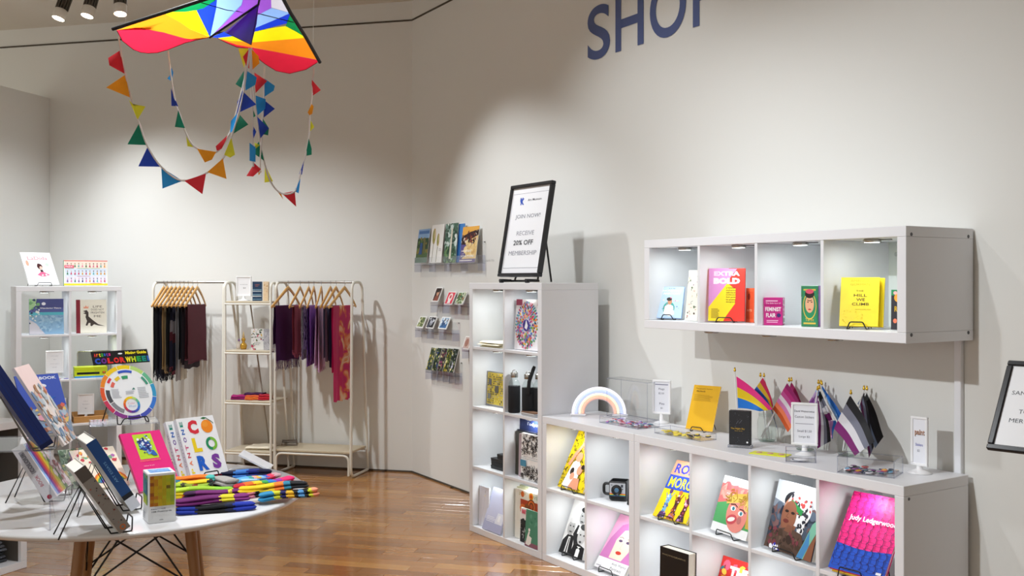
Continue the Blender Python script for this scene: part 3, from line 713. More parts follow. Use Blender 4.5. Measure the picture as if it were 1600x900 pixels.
# three glass bottles in black sleeves
def bottle(label, pos, strap):
    root = thing('glass_bottle', label, 'water bottle', pos, 0, 0, 'glass bottles in black sleeves')
    MB().lathe([(.0, .0), (.030, .0), (.034, .004), (.0345, .006), (.0345, .150), (.0335, .153), (.031, .153)], 24).build('sleeve', M('#15161b', .85, var=.1, scale=120), root)
    MB().lathe([(.031, .1535), (.0325, .158), (.0315, .168), (.024, .184), (.0185, .190), (.0185, .200)], 24).build('bottle_glass', GLASS, root)
    ld = MB().lathe([(.0205, .2005), (.0215, .202), (.0215, .226), (.020, .229), (.0, .230)], 20).build('lid', STEEL, root)
    MB().tube([(.012 * math.cos(a), 0, .2295 + .012 * math.sin(a)) for a in [math.pi * i / 8 for i in range(9)]], .0022, 6).build('lid_loop', STEEL, ld)
    if strap: MB().tube([(.0, -.0375, .12), (.006, -.039, .19), (.03, -.037, .26), (.036, -.035, .275)], [.010, .010, .010, .008], 8, flat=.25, up=(0, 1, 0)).build('carry_strap', M('#17171b', .8), root)
    return root
bottle('black sleeved glass bottle with steel lid, first of three in the tall shelf', in_unit(TALL_P, YF, 803.5, .041, S2 + .001), False)
bottle('middle black sleeved glass bottle with a raised carry strap', in_unit(TALL_P, YF, 825, .052, S2 + .001), True)
bottle('black sleeved glass bottle farthest inside the tall shelf cell', in_unit(TALL_P, YF, 842, .10, S2 + .001), False)
def booklets(label, loc, yaw, w, d, n, cols, name='booklet_pad', cat='booklets'):
    root = thing(name, label, cat, loc, yaw); r = random.Random(8); z = .0005
    for i in range(n):
        t = .0055; ox, oy = r.uniform(-.004, .004), r.uniform(-.004, .004)
        MB().box(ox, oy, z, w + ox, d + oy, z + t, 0, .0008).build('booklet', M(cols[i % len(cols)], .6), root); z += t + .0006
    return root
booklets('short pile of thin booklets with a brown top one in front of the bottles', in_unit(TALL_P, YF, 814, .010, S2 + .001), YF, .13, .05, 4, ['#d9dade', '#c9ccd2', '#e3e3e6', '#7a5a44'])
# black boxes
for i, (dx, dy, w_, lab) in enumerate(((.165, .05, .17, 'bottom of the flat black boxes stacked in the tall shelf'), (.166, .052, .17, 'middle of the flat black boxes stacked in the tall shelf'), (.165, .05, .17, 'third of the flat black boxes, under the small one'), (.235, .05, .10, 'small black box lying topmost on the black stack'))):
    root = thing('flat_box', lab, 'box', TALL_P + FX * dx + FY * dy + Vector((0, 0, S1 + .0008 + i * .0215)), YF, 0, 'flat black boxes in the tall shelf'); hh = .020 if i < 3 else .03
    MB().box(0, 0, 0, w_, .14, hh * .5, 0, .001).build('box_base', M('#23262b', .45), root); MB().box(-.0008, -.0008, hh * .5 + .0004, w_ + .0008, .1408, hh, 0, .0012).build('box_lid', M('#1d2025', .45), root)
# books in the cell with pattern covers
def row_book(name, label, cell, x, y, w, h, t, lean=.03, **kw):
    unit_p, c, r = cell; cx_, cz_ = cell_xz(c, r)
    return book(name, label, unit_p + FX * (cx_ + x) + FY * y + Vector((0, 0, cz_ + .002 + t * math.sin(lean))), YF, lean, w, h, t, **kw)
def c_navy(p):
    p.rect(.0, .0, 1, 1, '#27356a'); p.scatter(30, .05, .1, .95, .8, .1, ['#30427a', '#3a5090', '#1e2a58']); p.text("l'odyssée", .62, .90, .6, .075, '#dfe4f2')
tall_book('tall navy book with pale title at the back of the pattern book cell', 794.5, .100, S1, .255, .325, .024, .02, cover='#27356a', spine='#1d2a55', fn=c_navy)
tall_book('dark blue paperback leaning on the tall navy book', 801, .082, S1, .20, .255, .014, .02, cover='#2a2f4a', spine='#20243c')
tall_book('black and olive spined book in front of the navy books', 805, .067, S1, .19, .25, .012, .02, cover='#3a3a30', spine='#2a2a26')
tall_book('mauve paperback with a pale spine among the pattern books', 810, .052, S1, .17, .24, .012, .02, cover='#b9a7ae', spine='#c9bcc2')
def c_squig(p):
    p.rect(0, 0, 1, 1, '#f3f1ef'); p.scatter(130, .06, .58, .94, .98, .06, ['#2b2526', '#3a3233'], 'l'); p.scatter(90, .06, .04, .94, .26, .06, ['#2b2526'], 'l'); p.rect(.0, .28, .28, .42, '#4f8fae'); p.text('SKETCH BOOK', .5, .5, .7, .03, '#9a9aa2'); p.line([(0, .46), (1, .46)], .008, '#8ab0c0')
tall_book('white book with black squiggle pattern and a blue square, second row of the tall shelf', 815.5, .028, S1, .2, .255, .018, .02, cover='#f0eeee', spine='#7a2f3a', fn=c_squig)
# lavender books bottom left
def c_lav(p):
    p.rect(0, 0, 1, 1, '#e4e6f2'); p.line([(.05, .93), (.75, .92)], .004, '#8a8fb0'); p.line([(.05, .89), (.5, .89)], .003, '#b0b4cc'); p.ell(.62, .88, .045, .06, '#8a8a90'); p.ell(.62, .88, .03, .045, '#e8e8ee'); p.line([(.60, .80), (.5, .5), (.2, .03)], .006, '#8a90b0'); p.ell(.60, .78, .06, .06, '#efe6d2')
tall_book('white and lavender book with a green spine in the lowest tall shelf cell', 741.5, .040, S0, .11, .235, .010, .03, cover='#e4e6f2', spine='#6b7f4d', fn=c_lav)
def c_lav2(p):
    p.rect(0, 0, 1, 1, '#c3c6e0'); p.rect(0, 0, 1, .25, '#aeb2d2'); p.lines(.1, .6, .2, .34, 4, '#e8e9f4'); p.poly([(.55, .2), (.62, .45), (.95, .45), (.95, .2)], '#dfe2ee'); p.rect(.68, .26, .8, .4, '#f0f1f6')
tall_book('plain lavender book leaning back on a wire stand in the lowest tall shelf cell', 753, .004, S0, .20, .25, .010, .33, cover='#bfc3de', fn=c_lav2, )
def c_joy(p):
    p.rect(0, 0, 1, 1, '#f4f2e8'); p.text('JOY', .3, .92, .3, .07, '#c8b45a'); p.text('LOVE', .75, .92, .35, .07, '#7ab0a0'); p.ell(.3, .92, .07, .07, '#e8742a'); p.ell(.66, .92, .09, .09, '#f0a020'); p.ell(.66, .92, .05, .05, '#d9501a')
    p.rect(.22, .56, .98, .82, '#b9401a'); p.ell(.68, .72, .17, .17, '#7a3a1a'); p.ring(.68, .72, .1, .14, '#e8742a'); p.ell(.68, .72, .06, .06, '#c0501a'); p.ell(.33, .64, .13, .1, '#e0702a'); p.ell(.5, .66, .1, .12, '#8a4a20')
tall_book('book with a pale green spine standing at the back of the lowest cell', 795, .098, S0, .24, .292, .013, .02, cover='#dfe3c6', spine='#cfd6ac')
tall_book('second book with a yellow green spine in the lowest cell', 799.5, .080, S0, .24, .285, .014, .02, cover='#e6e4c2', spine='#d6d29a')
tall_book('cream book with an orange sun and orange picture on its front', 804.5, .060, S0, .24, .28, .014, .02, cover='#f4f2e8', spine='#e9e6cc', fn=c_joy)
def c_pinkblack(p):
    p.rect(0, 0, 1, 1, '#23262a'); p.rect(0, .66, 1, 1, '#efe9e6'); p.scatter(60, .05, .05, .95, .62, .06, ['#e8eaec', '#9aa0a4', '#3a4044'], 'l'); p.scatter(12, .05, .5, .9, .65, .1, ['#1a2022', '#2a3032']); p.text('BEYOND', .5, .90, .84, .12, '#d8506a', .04); p.text('EGO', .6, .74, .5, .13, '#d83a5a', .04)
tall_book('small black book with pink lettering in front of the orange sun book', 812.5, .034, S0, .17, .19, .010, .04, cover='#dfe0d6', spine='#c9ccb4', fn=c_pinkblack)
def c_goose(p):
    p.rect(0, 0, 1, 1, '#4f8a70'); p.rect(0, 0, 1, .12, '#8a5a6a'); p.poly([(.05, .05), (.18, .3), (.26, .42), (.36, .40), (.3, .3), (.5, .26), (.45, .1), (.3, .03)], '#f0ece6'); p.ell(.3, .46, .07, .07, '#f4f0ea'); p.scatter(8, .3, .5, .9, .9, .1, ['#3a7a60', '#5f9a80'])
tall_book('green book with a white goose leaning at the front of the lowest cell', 825, .006, S0, .13, .2, .007, .06, cover='#4f8a70', fn=c_goose)

# -- low unit
def c_doodle(p):
    p.rect(0, 0, 1, 1, '#f2d516'); p.scatter(170, .02, .02, .98, .98, .05, ['#2a2214'], 'l')
    p.poly([(.10, .40), (.22, .62), (.40, .80), (.46, .78), (.30, .55), (.2, .38)], '#e8a080'); p.poly([(.15, .05), (.28, .45), (.45, .52), (.62, .40), (.66, .1), (.4, .0)], '#f2f0f0'); p.ell(.44, .55, .12, .12, '#e8a080'); p.ell(.36, .30, .07, .09, '#2a201a'); p.ell(.42, .22, .08, .09, '#e8a080'); p.ell(.62, .34, .10, .12, '#e8a080'); p.ell(.70, .40, .06, .06, '#2a201a'); p.poly([(.4, .02), (.5, .2), (.72, .2), (.8, .02)], '#e8a080'); p.scatter(30, .3, .6, .9, .9, .05, ['#e08a60', '#f0b090'], 'l')
stand_book('book', 'yellow book covered in black doodle lines in the low shelf beside the tall unit', (870.9, 759.5), (905, 671.5), S1, .22, .014, yaw=YF, ez_label='black wire stand under the yellow doodle book', ez=.03, cover='#f2d516', fn=c_doodle)
def c_men(p):
    p.rect(0, 0, 1, 1, '#e6e6e8'); p.text('portraits', .55, .94, .3, .03, '#c0c0c4')
    p.poly([(.0, .0), (.02, .22), (.18, .36), (.42, .34), (.5, .0)], '#1d1d20'); p.ell(.22, .47, .15, .19, '#b4b4b6'); p.ell(.22, .60, .13, .07, '#dcdcde'); p.ell(.16, .50, .03, .02, '#3a3a3c'); p.ell(.29, .50, .03, .02, '#3a3a3c'); p.ell(.23, .40, .06, .02, '#5a5a5c'); p.poly([(.2, .02), (.22, .31), (.3, .31), (.34, .02)], '#f2f2f2'); p.poly([(.25, .02), (.255, .29), (.285, .29), (.30, .02)], '#1d1d20')
    p.poly([(.36, .38), (.45, .55), (.75, .56), (.8, .3), (.5, .2)], '#26262a'); p.ell(.56, .70, .14, .18, '#9a9a9c'); p.ell(.56, .83, .15, .07, '#1a1a1c'); p.ell(.51, .72, .03, .018, '#1a1a1c'); p.ell(.62, .72, .03, .018, '#1a1a1c'); p.ell(.56, .62, .06, .018, '#2a2a2c'); p.poly([(.5, .4), (.52, .56), (.62, .56), (.62, .4)], '#f0f0f0')
    p.poly([(.45, .0), (.5, .2), (.66, .25), (.95, .2), (1, .0)], '#17171a'); p.ell(.72, .38, .16, .21, '#c6c6c8'); p.ell(.73, .54, .16, .08, '#3a3a3c'); p.ell(.66, .40, .03, .02, '#2a2a2c'); p.ell(.80, .40, .03, .02, '#2a2a2c'); p.ell(.72, .28, .05, .03, '#4a4a4c'); p.poly([(.66, .02), (.66, .20), (.8, .20), (.8, .02)], '#f0f0f0'); p.poly([(.64, .14), (.73, .17), (.82, .14), (.82, .2), (.73, .17), (.64, .2)], '#17171a')
stand_book('book', 'black and white book of three people in suits leaning in the lower cell', (872.6, 861.5), (899, 777), S0, .21, .018, yaw=YF, ez_label='dark stand under the black and white portrait book', ez=.03, cover='#dedee0', fn=c_men)
def c_pink(p):
    p.rect(0, 0, 1, 1, '#eba9cf'); p.poly([(.0, .20), (.08, .55), (.25, .82), (.55, .93), (.85, .84), (1, .6), (1, .2)], '#c77ab8'); p.poly([(.3, .22), (.28, .55), (.4, .74), (.62, .78), (.78, .62), (.80, .4), (.7, .22)], '#f1d9c6')
    p.ell(.42, .55, .06, .03, '#5a4a6a'); p.ell(.66, .55, .06, .03, '#5a4a6a'); p.line([(.34, .60), (.42, .62), (.49, .60)], .012, '#4a2a4a'); p.line([(.6, .60), (.67, .62), (.75, .60)], .012, '#4a2a4a'); p.ell(.52, .34, .09, .04, '#c93a2a'); p.line([(.52, .52), (.5, .42), (.55, .41)], .008, '#c79a8a'); p.rect(0, 0, 1, .20, '#eef0f4'); p.text('Andy Warhol', .72, .135, .46, .055, '#3a3a40'); p.text('Portraits', .68, .06, .36, .05, '#3a3a40'); p.lines(.05, .25, .03, .06, 1, '#9a9aa2')
stand_book('book', 'pink portrait book with a white title band in the lower cell below the camera mug', (928, 884), (969.4, 802.6), S0, .235, .022, yaw=YF, ez_label='dark stand under the pink portrait book', ez=.02, cover='#e6e8ee', fn=c_pink)
# camera mug
def camera_mug():
    c = P(963, 781, S1 + .001) + FY * .02; root = thing('camera_mug', 'black square mug shaped like an instant camera with rainbow stripe', 'mug', c, math.radians(-18))
    k = .046; body = M('#1c1d20', .3)
    o = MB(); h = .098
    prof = [(-k, -k), (k, -k), (k, k), (-k, k)]
    def rr(s, z, r=.012):
        out = []
        for cx_, cy_, a0 in ((s - r, s - r, 0), (-s + r, s - r, 90), (-s + r, -s + r, 180), (s - r, -s + r, 270)):
            for i in range(5): a = math.radians(a0 + i * 22.5); out.append((cx_ + r * math.cos(a), cy_ + r * math.sin(a), z))
        return out
    rings = [rr(k - .008, 0), rr(k - .002, .006), rr(k, .014), rr(k, h - .004), rr(k - .002, h), rr(k - .006, h), rr(k - .008, .012)]
    n = 20; vs = [v for r_ in rings for v in r_]; fs = [tuple(reversed(range(n)))] + [(i * n + j, i * n + (j + 1) % n, (i + 1) * n + (j + 1) % n, (i + 1) * n + j) for i in range(len(rings) - 1) for j in range(n)] + [tuple(range(6 * n, 7 * n))]
    o.add(vs, fs).build('mug_body', body, root)
    MB().tube(fillet([(-k - .0005, 0, .078), (-k - .034, 0, .078), (-k - .034, 0, .025), (-k - .0005, 0, .025)], .018, 5), .0075, 10).build('handle', body, root)
    p = Print(2 * k - .012, h, 1); p.rect(.0, .40, 1, .93, '#b9bcc4')
    for i, c_ in enumerate(('#d8352a', '#e8802a', '#f0d030', '#4aa04a', '#2a6ab0')): p.rect(0, .40 - .026 * (i + 1), 1, .40 - .026 * i, c_)
    p.rect(.08, .08, .92, .22, '#0c0d0f'); p.rect(.72, .72, .86, .86, '#3a3c48'); p.rect(.80, .60, .86, .66, '#2a2a30'); p.rect(.08, .78, .18, .86, '#8a8c94')
    q = p.build('face_print', root); q.location = (-k + .006, -k - .0002, 0)
    T = Matrix.Translation((-.004, -k - .0014, .056)) @ Matrix.Rotation(math.pi / 2, 4, 'X')
    MB().lathe([(.027, 0), (.027, .005), (.023, .007), (.021, .004), (.014, .003), (.0, .002)], 24, T=T).build('lens_ring', M('#15171b', .2), root); LRING = root.children[-1] if root.children else root
    T2 = Matrix.Translation((-.004, -k - .0050, .056)) @ Matrix.Rotation(math.pi / 2, 4, 'X')
    MB().lathe([(.012, 0), (.008, .003), (.0, .004)], 18, T=T2).build('lens_glass', M('#4a6f8c', .08), root)
camera_mug()
gp = P(984, 776, S1 + .001)
book('book', 'black book end seen behind the camera mug', in_unit(LOW_P, YF, 979.5, .09, S1 + .003), YF, .12, .10, .12, .010, cover='#1a1b1e')

def c_robert(p):
    p.rect(0, 0, 1, 1, '#f4d61a'); p.rect(0, .74, 1, 1, '#f0a080'); p.text('ROBERT', .62, .86, 1.1, .17, '#2f45b8', .03); p.rect(0, .50, 1, .72, '#2f4fc0'); p.rect(0, .49, 1, .74, '#2f4fc0'); p.text('MORGAN', .56, .615, 1.0, .18, '#f4e83a', .02)
    for x, cs in ((.24, ['#7ab0d8', '#4a7ac0', '#c9d6e8', '#5a3a6a']), (.52, ['#5a2a20', '#8a3a28', '#2a2a50', '#c06a3a']), (.80, ['#5a2030', '#a03a4a', '#e07a9a', '#3a2a40'])):
        p.poly([(x - .06, .05), (x - .04, .26), (x - .07, .33), (x, .44), (x + .08, .34), (x + .05, .25), (x + .06, .05)], cs[0]); p.ell(x, .46, .05, .06, cs[3]); p.line([(x - .05, .34), (x - .11, .42)], .02, cs[1]); p.line([(x + .05, .34), (x + .11, .45)], .02, cs[1])
        p.scatter(20, x - .05, .05, x + .05, .42, .03, cs + ['#e8c0d0', '#2a2030']); p.poly([(x - .11, .0), (x - .07, .1), (x + .07, .1), (x + .11, .0)], cs[3]); p.scatter(8, x - .08, .01, x + .08, .1, .035, cs + ['#c080c0'])
stand_book('book', 'yellow and blue sculpture book with tall lettering on a wire stand', (1019.6, 804.6), (1058, 718.5), S1, .22, .014, br=(1071.9, 818.6), ez_label='black wire stand under the yellow and blue sculpture book', ez=.02, cover='#f4d61a', fn=c_robert)
def c_face(p):
    p.rect(0, 0, 1, 1, '#eef0f2'); p.rect(0, .16, 1, .86, '#55a868'); p.poly([(0, .5), (0, .86), (1, .86), (1, .66), (.5, .62)], '#ea7a7a'); p.scatter(20, .05, .55, .9, .84, .12, ['#f09a90', '#e86a70', '#f2b0a4']); p.text('ALISON', .35, .70, .34, .03, '#f6e8e8')
    p.poly([(.25, .56), (.4, .72), (.75, .78), (1, .66), (1, .2), (.9, .2), (.85, .5)], '#c9a74a'); p.ell(.6, .38, .28, .33, '#e08a80', rot=.3); p.poly([(.25, .52), (.35, .66), (.7, .70), (.62, .60), (.42, .56)], '#d9bb5a'); p.scatter(24, .3, .55, .95, .72, .08, ['#b8923a', '#e0c870', '#a07a2a'], 'l')
    p.ell(.47, .47, .07, .045, '#e8f0f0'); p.ell(.70, .42, .07, .045, '#e8f0f0'); p.ell(.48, .47, .035, .035, '#3a7a8a'); p.ell(.71, .42, .035, .035, '#3a7a8a'); p.line([(.38, .53), (.5, .55), (.58, .51)], .02, '#4a2a2a'); p.line([(.64, .49), (.74, .49), (.82, .44)], .02, '#4a2a2a'); p.ell(.5, .28, .14, .09, '#c8505a', rot=.3); p.ell(.49, .28, .10, .04, '#f4e8e4', rot=.3); p.ell(.70, .30, .06, .07, '#b8706e')
stand_book('book', 'book with a painted blond face on red and green, in the long low shelf', (1110, 826.7), (1133, 742), S1, .2, .022, br=(1165, 846), ez_label='dark stand under the painted face book', ez=.02, cover='#eef0f2', fn=c_face)
def c_scarf(p):
    p.rect(0, 0, 1, 1, '#3a4454'); p.rect(0, .62, 1, 1, '#dfe6f2'); p.poly([(0, .6), (0, .72), (.3, .66), (1, .7), (1, .55)], '#8a94a4'); p.scatter(40, .0, .3, 1, .64, .1, ['#2a3444', '#4a5668', '#5f6c80', '#20283a', '#7a5a5a'])
    p.ell(.42, .74, .2, .14, '#26262c'); p.ell(.40, .52, .18, .29, '#8a5a44'); p.ell(.34, .62, .10, .14, '#c98f74'); p.ell(.55, .66, .26, .26, '#e6e4e8'); p.scatter(50, .36, .52, .78, .82, .03, ['#3a3a44', '#c04a4a', '#2a2a34']); p.poly([(.30, .66), (.38, .76), (.64, .64), (.62, .56), (.45, .64)], '#2f8a4a'); p.ell(.38, .52, .15, .22, '#8e5c46')
    p.ell(.32, .58, .04, .02, '#2a1a16'); p.ell(.45, .57, .04, .02, '#2a1a16'); p.ell(.34, .44, .06, .03, '#6a2f2a'); p.line([(.36, .56), (.33, .50), (.38, .49)], .012, '#6a4232'); p.ell(.66, .42, .07, .16, '#e6e6ea'); p.scatter(14, .6, .34, .72, .56, .03, ['#2a2a34'])
    p.poly([(0, .0), (.02, .16), (.2, .30), (.42, .36), (.7, .32), (.85, .1), (.85, .0)], '#5a463c'); p.poly([(.34, .3), (.40, .40), (.52, .38), (.5, .28)], '#7e5240'); p.scatter(60, .05, .02, .78, .28, .05, ['#6e584a', '#4a382e', '#7a3a44', '#3a2c26']); p.poly([(.12, .0), (.22, .1), (.34, .0)], '#3a3ab0'); p.scatter(8, .14, .01, .32, .08, .03, ['#f0f0f6'])
    p.poly([(.70, .0), (.78, .2), (.88, .5), (1, .62), (1, .42), (.9, .2), (.84, .0)], '#7ab8a0'); p.poly([(.70, .0), (.78, .18), (.86, .4), (.90, .2), (.82, .0)], '#4a8ac0'); p.poly([(.84, .0), (.9, .2), (1, .4), (1, 0)], '#8a5a44')
stand_book('book', 'photograph book of a person in a patterned headscarf on the low shelf', (1194.4, 852), (1218, 748), S1, .25, .022, br=(1268, 879), ez_label='dark stand under the headscarf photograph book', ez=.015, cover='#dfe2e8', fn=c_scarf)
def c_judy(p):
    p.rect(0, 0, 1, 1, '#e8257e'); p.rect(0, 0, 1, .30, '#1a4fc0'); p.poly([(0, .30), (0, .33), (.5, .29), (1, .33), (1, .28), (0, .28)], '#1a4fc0')
    for j in range(12):
        z = .06 + j * .082
        for i in range(8):
            x = .02 + i * .128 + (.0 if j % 2 else .02); p.ring(x + .06, z, .056, .064, '#271a4a', 0, 360, 12, .42); p.line([(x + .0, z), (x + .01, z + .045), (x - .005, z + .082)], .008, '#271a4a'); p.line([(x + .03, z + .02), (x + .035, z + .05), (x + .03, z + .07)], .006, '#a01a5a' if z > .3 else '#12307a')
    p.text('Judy Ledgerwood', .53, .655, .86, .085, '#f4e9f2', .015); p.rect(.86, .04, .95, .07, '#e8ecf6')
JUDY = stand_book('book', 'bright pink and blue book with a looped grid pattern in the long shelf', (1293.8, 885.6), (1334.4, 767), S1, .25, .016, br=(1380, 908), lift_t=.044, cover='#e8257e', fn=c_judy)
book('book', 'yellow edged book resting right behind the pink and blue grid book', behind(JUDY, .016, .002, .008, -.006), JUDY.rotation_euler.z, -JUDY.rotation_euler.x, .20, .24, .008, cover='#e0c030')
easel('dark stand under the pink and blue grid book', JUDY.location, JUDY.rotation_euler.z, -JUDY.rotation_euler.x, .22, .044, .27, lift=JUDY.location.z - S1, rear=.012)
def c_black(p): p.text('PHOTOGRAPHS', .5, .90, .82, .022, '#9a8a6a'); p.text('THE BIG', .3, .03, .3, .03, '#5a5a60')
stand_book('book', 'thick black hardback standing upright in the bottom row', (1030, 960), (1030, 847), S0, .21, .05, br=(1074, 977), cover='#151517', fn=c_black, lean=.02, h=.30)
def c_the(p):
    p.rect(0, 0, 1, 1, '#d8322e'); p.scatter(30, .05, .2, .95, .95, .12, ['#3a7a8a', '#e8a030', '#e86a8a', '#f0c84a', '#b82a2a', '#2a5a6a']); p.text('THE', .6, .74, .62, .22, '#f6f0ea', .06); p.text('ART', .6, .45, .62, .2, '#f6f0ea', .06)
stand_book('book', 'red and multicoloured book with white capitals in the bottom row', (1108, 944), (1127.5, 866.5), S0, .2, .016, cell=LOW2_P, yaw=YF, ez_label='dark stand under the red multicoloured book', ez=.02, cover='#d8322e', fn=c_the)
stand_book('book', 'small white book with black capitals in the bottom row', (1212, 968), (1229, 892), S0, .2, .016, cell=LOW2_P, yaw=YF, cover='#f0f0f2', fn=lambda p: (p.text('GALLERY', .5, .90, .8, .07, '#2a2a30', .02), p.text('NOTES', .4, .78, .6, .07, '#2a2a30', .02)), ez_label='dark stand under the small white book', ez=.02)
# ---------------------------------------------------------------- framed sign on the tall shelf
def frame_board(root, w, h, bar, dep, frame_mat, fn, seed=1, paper='#f4f5f9'):
    """picture frame in the plane y = 0, four rails and a sheet"""
    for name, q in (('frame_rail', (0, 0, w, bar)), ('frame_rail', (0, h - bar, w, h)), ('frame_rail', (0, bar, bar, h - bar)), ('frame_rail', (w - bar, bar, w, h - bar))):
        MB().box(q[0], 0, q[1], q[2], dep, q[3], 0, .003).build(name, frame_mat, root)
    sh_ = MB().box(bar - .002, dep * .45, bar - .002, w - bar + .002, dep * .8, h - bar + .002).build('sheet', M(paper, .35, var=.005), root)
    p = Print(w - 2 * bar, h - 2 * bar, seed); fn(p); o = p.build('sheet_print', sh_)
    if o: o.location = (bar, dep * .45, bar)
zj = STOP + .0385
JP = in_unit(TALL_P, YF, 776.5, .10, zj)
_k, jl, jh = lean_of(JP, YF, (798, 290.5))
JOIN = thing('framed_sign', 'black framed membership sign leaning back on top of the tall shelf', 'sign', JP, YF, jl)
def f_join(p):
    p.rect(.03, .93, .97, .934, '#9a9aa8'); p.rect(.03, .06, .97, .064, '#6a6a78'); p.rect(.03, .06, .034, .934, '#b8b8c4'); p.rect(.966, .06, .97, .934, '#b8b8c4')
    b = '#2a50b8'
    p.text('U', .27, .855, .075, .06, b, .06); p.text('K', .30, .835, .095, .075, b, .06); p.text('Art Museum', .62, .85, .36, .026, '#3a3a48', .005)
    p.text('JOIN NOW!', .5, .655, .66, .06, '#8a8c98'); p.text('RECEIVE', .5, .465, .46, .05, '#9a9ca8'); p.text('20% OFF', .48, .355, .52, .058, '#2a2c38', .015); p.text('MEMBERSHIP', .5, .235, .74, .05, '#9a9ca8')
frame_board(JOIN, .43, jh, .020, .030, M('#1b1c20', .35), f_join)
je = thing('sign_easel', 'black table easel under the framed membership sign', 'easel', in_unit(TALL_P, YF, 776.5, .10, STOP), YF)
for x in (.085, .355):
    MB().tube([(x, -.035, .014), (x, -.01, .014), (x, .045, .014)], [.010, .009, .008], 10).build('ledge_arm', M('#141416', .3), je)
    MB().lathe([(.0, 0), (.014, .001), (.015, .008), (.010, .017), (.006, .022), (0, .023)], 14, c=(x, -.022, 0)).build('foot', M('#141416', .3), je)
MB().box(.07, .046, .006, .37, .054, .018, 0, .002).build('cross_bar', M('#141416', .3), je)
for x in (.10, .34): MB().tube([(x, .060, .012), (.215 + (x - .215) * .35, .18, .42)], .006, 8).build('side_bar', M('#141416', .3), je)
MB().tube([(.215, .182, .40), (.215, .245, .006)], .006, 8).build('rear_leg', M('#141416', .3), je)

# ---------------------------------------------------------------- the hygiene sign on a floor pole at the right edge
SP = Vector((1.423, 3.0, 1.0 + 0.0)); SP = D(1540, 700, 3.0); ys = math.radians(-46)
_k, sl, sh = lean_of(SP, ys, (1575, 562))
SAN = thing('pole_sign', 'black framed hygiene notice tilted on a floor pole at the right edge', 'sign', SP, ys, sl)
def f_san(p):
    for t_, z, w_ in (('SANITIZE HANDS', .66, .80), ('BEFORE', .545, .36), ('TOUCHING', .43, .50), ('MERCHANDISE', .315, .70)): p.text(t_, .47, z, w_, .05, '#5a5c66')
frame_board(SAN, .25, sh, .018, .016, M('#1c1d22', .3), f_san)
MB().box(.06, .017, .08, .19, .024, .22, 0, .002).build('mount_plate', BLACK, SAN)
R_ = Matrix.Rotation(ys, 4, 'Z') @ Matrix.Rotation(-sl, 4, 'X')
top = (R_.inverted() @ (Vector((0, 0, 0)))); pc = Vector((.125, .03, .15)); wp = SP + (R_ @ pc); foot = R_.inverted() @ (Vector((wp.x, wp.y, 0.02)) - SP); base_ = R_.inverted() @ (Vector((wp.x, wp.y, 0.001)) - SP)
MB().tube([pc, foot], .011, 10).build('pole', BLACK, SAN)
MB().tube([base_, foot], [.14, .13], 28).build('base', BLACK, SAN)

# white cable channel running from the cabinet down the wall
cr = thing('cable_channel', 'narrow white cable channel running down the wall below the cabinet', 'cable channel', right(4.77, .0, 0), YAW_RIGHT)
MB().box(0, -.022, .02, .030, -.001, 1.281, 0, .003).build('channel_cover', M('#eef0f5', .4), cr)

# ---------------------------------------------------------------- acrylic wall racks with brochures and postcards
def wall_rack(label, xL, xR, yB, n, ph, lip=.05):
    s0, z0 = on_right(xL, yB, .06); s1, _ = on_right(xR, yB, .06)
    root = thing('wall_rack', label, 'brochure rack', right(s0, 0, z0), YAW_RIGHT); w = s1 - s0
    MB().box(-.012, -.004, -.10, w + .012, -.0012, ph * .75).build('back_plate', ACRYLIC, root)
    MB().box(0, -.062, -.008, w, -.004, -.004).build('rack_floor', ACRYLIC_EDGE, root)
    MB().box(0, -.064, -.008, w, -.062, lip).build('front_lip', ACRYLIC, root)
    for i in range(n + 1): x = w * i / n; MB().box(x - .0012, -.062, -.06, x + .0012, -.004, lip).build('rack_fin', ACRYLIC_EDGE, root)
    for x in (.006, w - .006): MB().tube([(x, -.001, ph * .7), (x, -.008, ph * .7)], .004, 8).build('screw', M('#8a8a88', .3, .8), root)
    return root, s0, s1, z0
def leaflet(name, label, cat, x, yB, tl, w, fn, col='#f2f2f0', group=None, seed=1, p_=.055, t=.003):
    s_, z = on_right(x, yB, p_); p0 = right(s_, p_, z); _k, ln, h = lean_of(p0, YAW_RIGHT, tl)
    root = thing(name, label, cat, p0, YAW_RIGHT, min(ln, .42), group)
    sh_ = MB().box(0, 0, 0, w, t, h, 0).build('sheet', M(col, .4), root); p = Print(w, h, seed); fn(p); p.build('cover_print', sh_); return root
wall_rack('topmost clear acrylic rack on the wall holding four brochures', 648, 747, 413, 4, .2)
def b1(p):
    p.rect(0, 0, 1, 1, '#4f6a3f'); p.rect(0, .72, 1, 1, '#8fb3dc'); p.rect(.06, .86, .94, .95, '#4f7ab8'); p.poly([(0, .4), (0, .7), (.3, .74), (.55, .66), (.8, .74), (1, .7), (1, .4)], '#2f4a30'); p.scatter(40, .0, .3, 1, .72, .1, ['#3a5a34', '#22382a', '#6a8a4a', '#8a7a3a']); p.poly([(.25, .25), (.3, .6), (.5, .58), (.52, .25)], '#22508a'); p.poly([(.55, .25), (.55, .7), (.7, .75), (.8, .3)], '#6a6a3a'); p.rect(0, 0, 1, .16, '#5a7a6a')
leaflet('brochure', 'brochure with a green garden photograph in the top wall rack', 'brochure', 648.5, 411, (655, 359), .195, b1, seed=2)
def b2(p):
    for x, z, s in ((.25, .70, 1.0), (.6, .60, .8)):
        p.ell(x, z, .13 * s, .30 * s, '#b9a06a'); p.ell(x - .02, z, .07 * s, .24 * s, '#9aa050'); p.ell(x + .05, z + .05, .05 * s, .18 * s, '#d9c49a'); p.line([(x, z - .18), (x - .02, .3), (x - .04, .02)], .03, '#6f6a3a')
    p.lines(.72, .95, .3, .38, 3, '#b0b0b4')
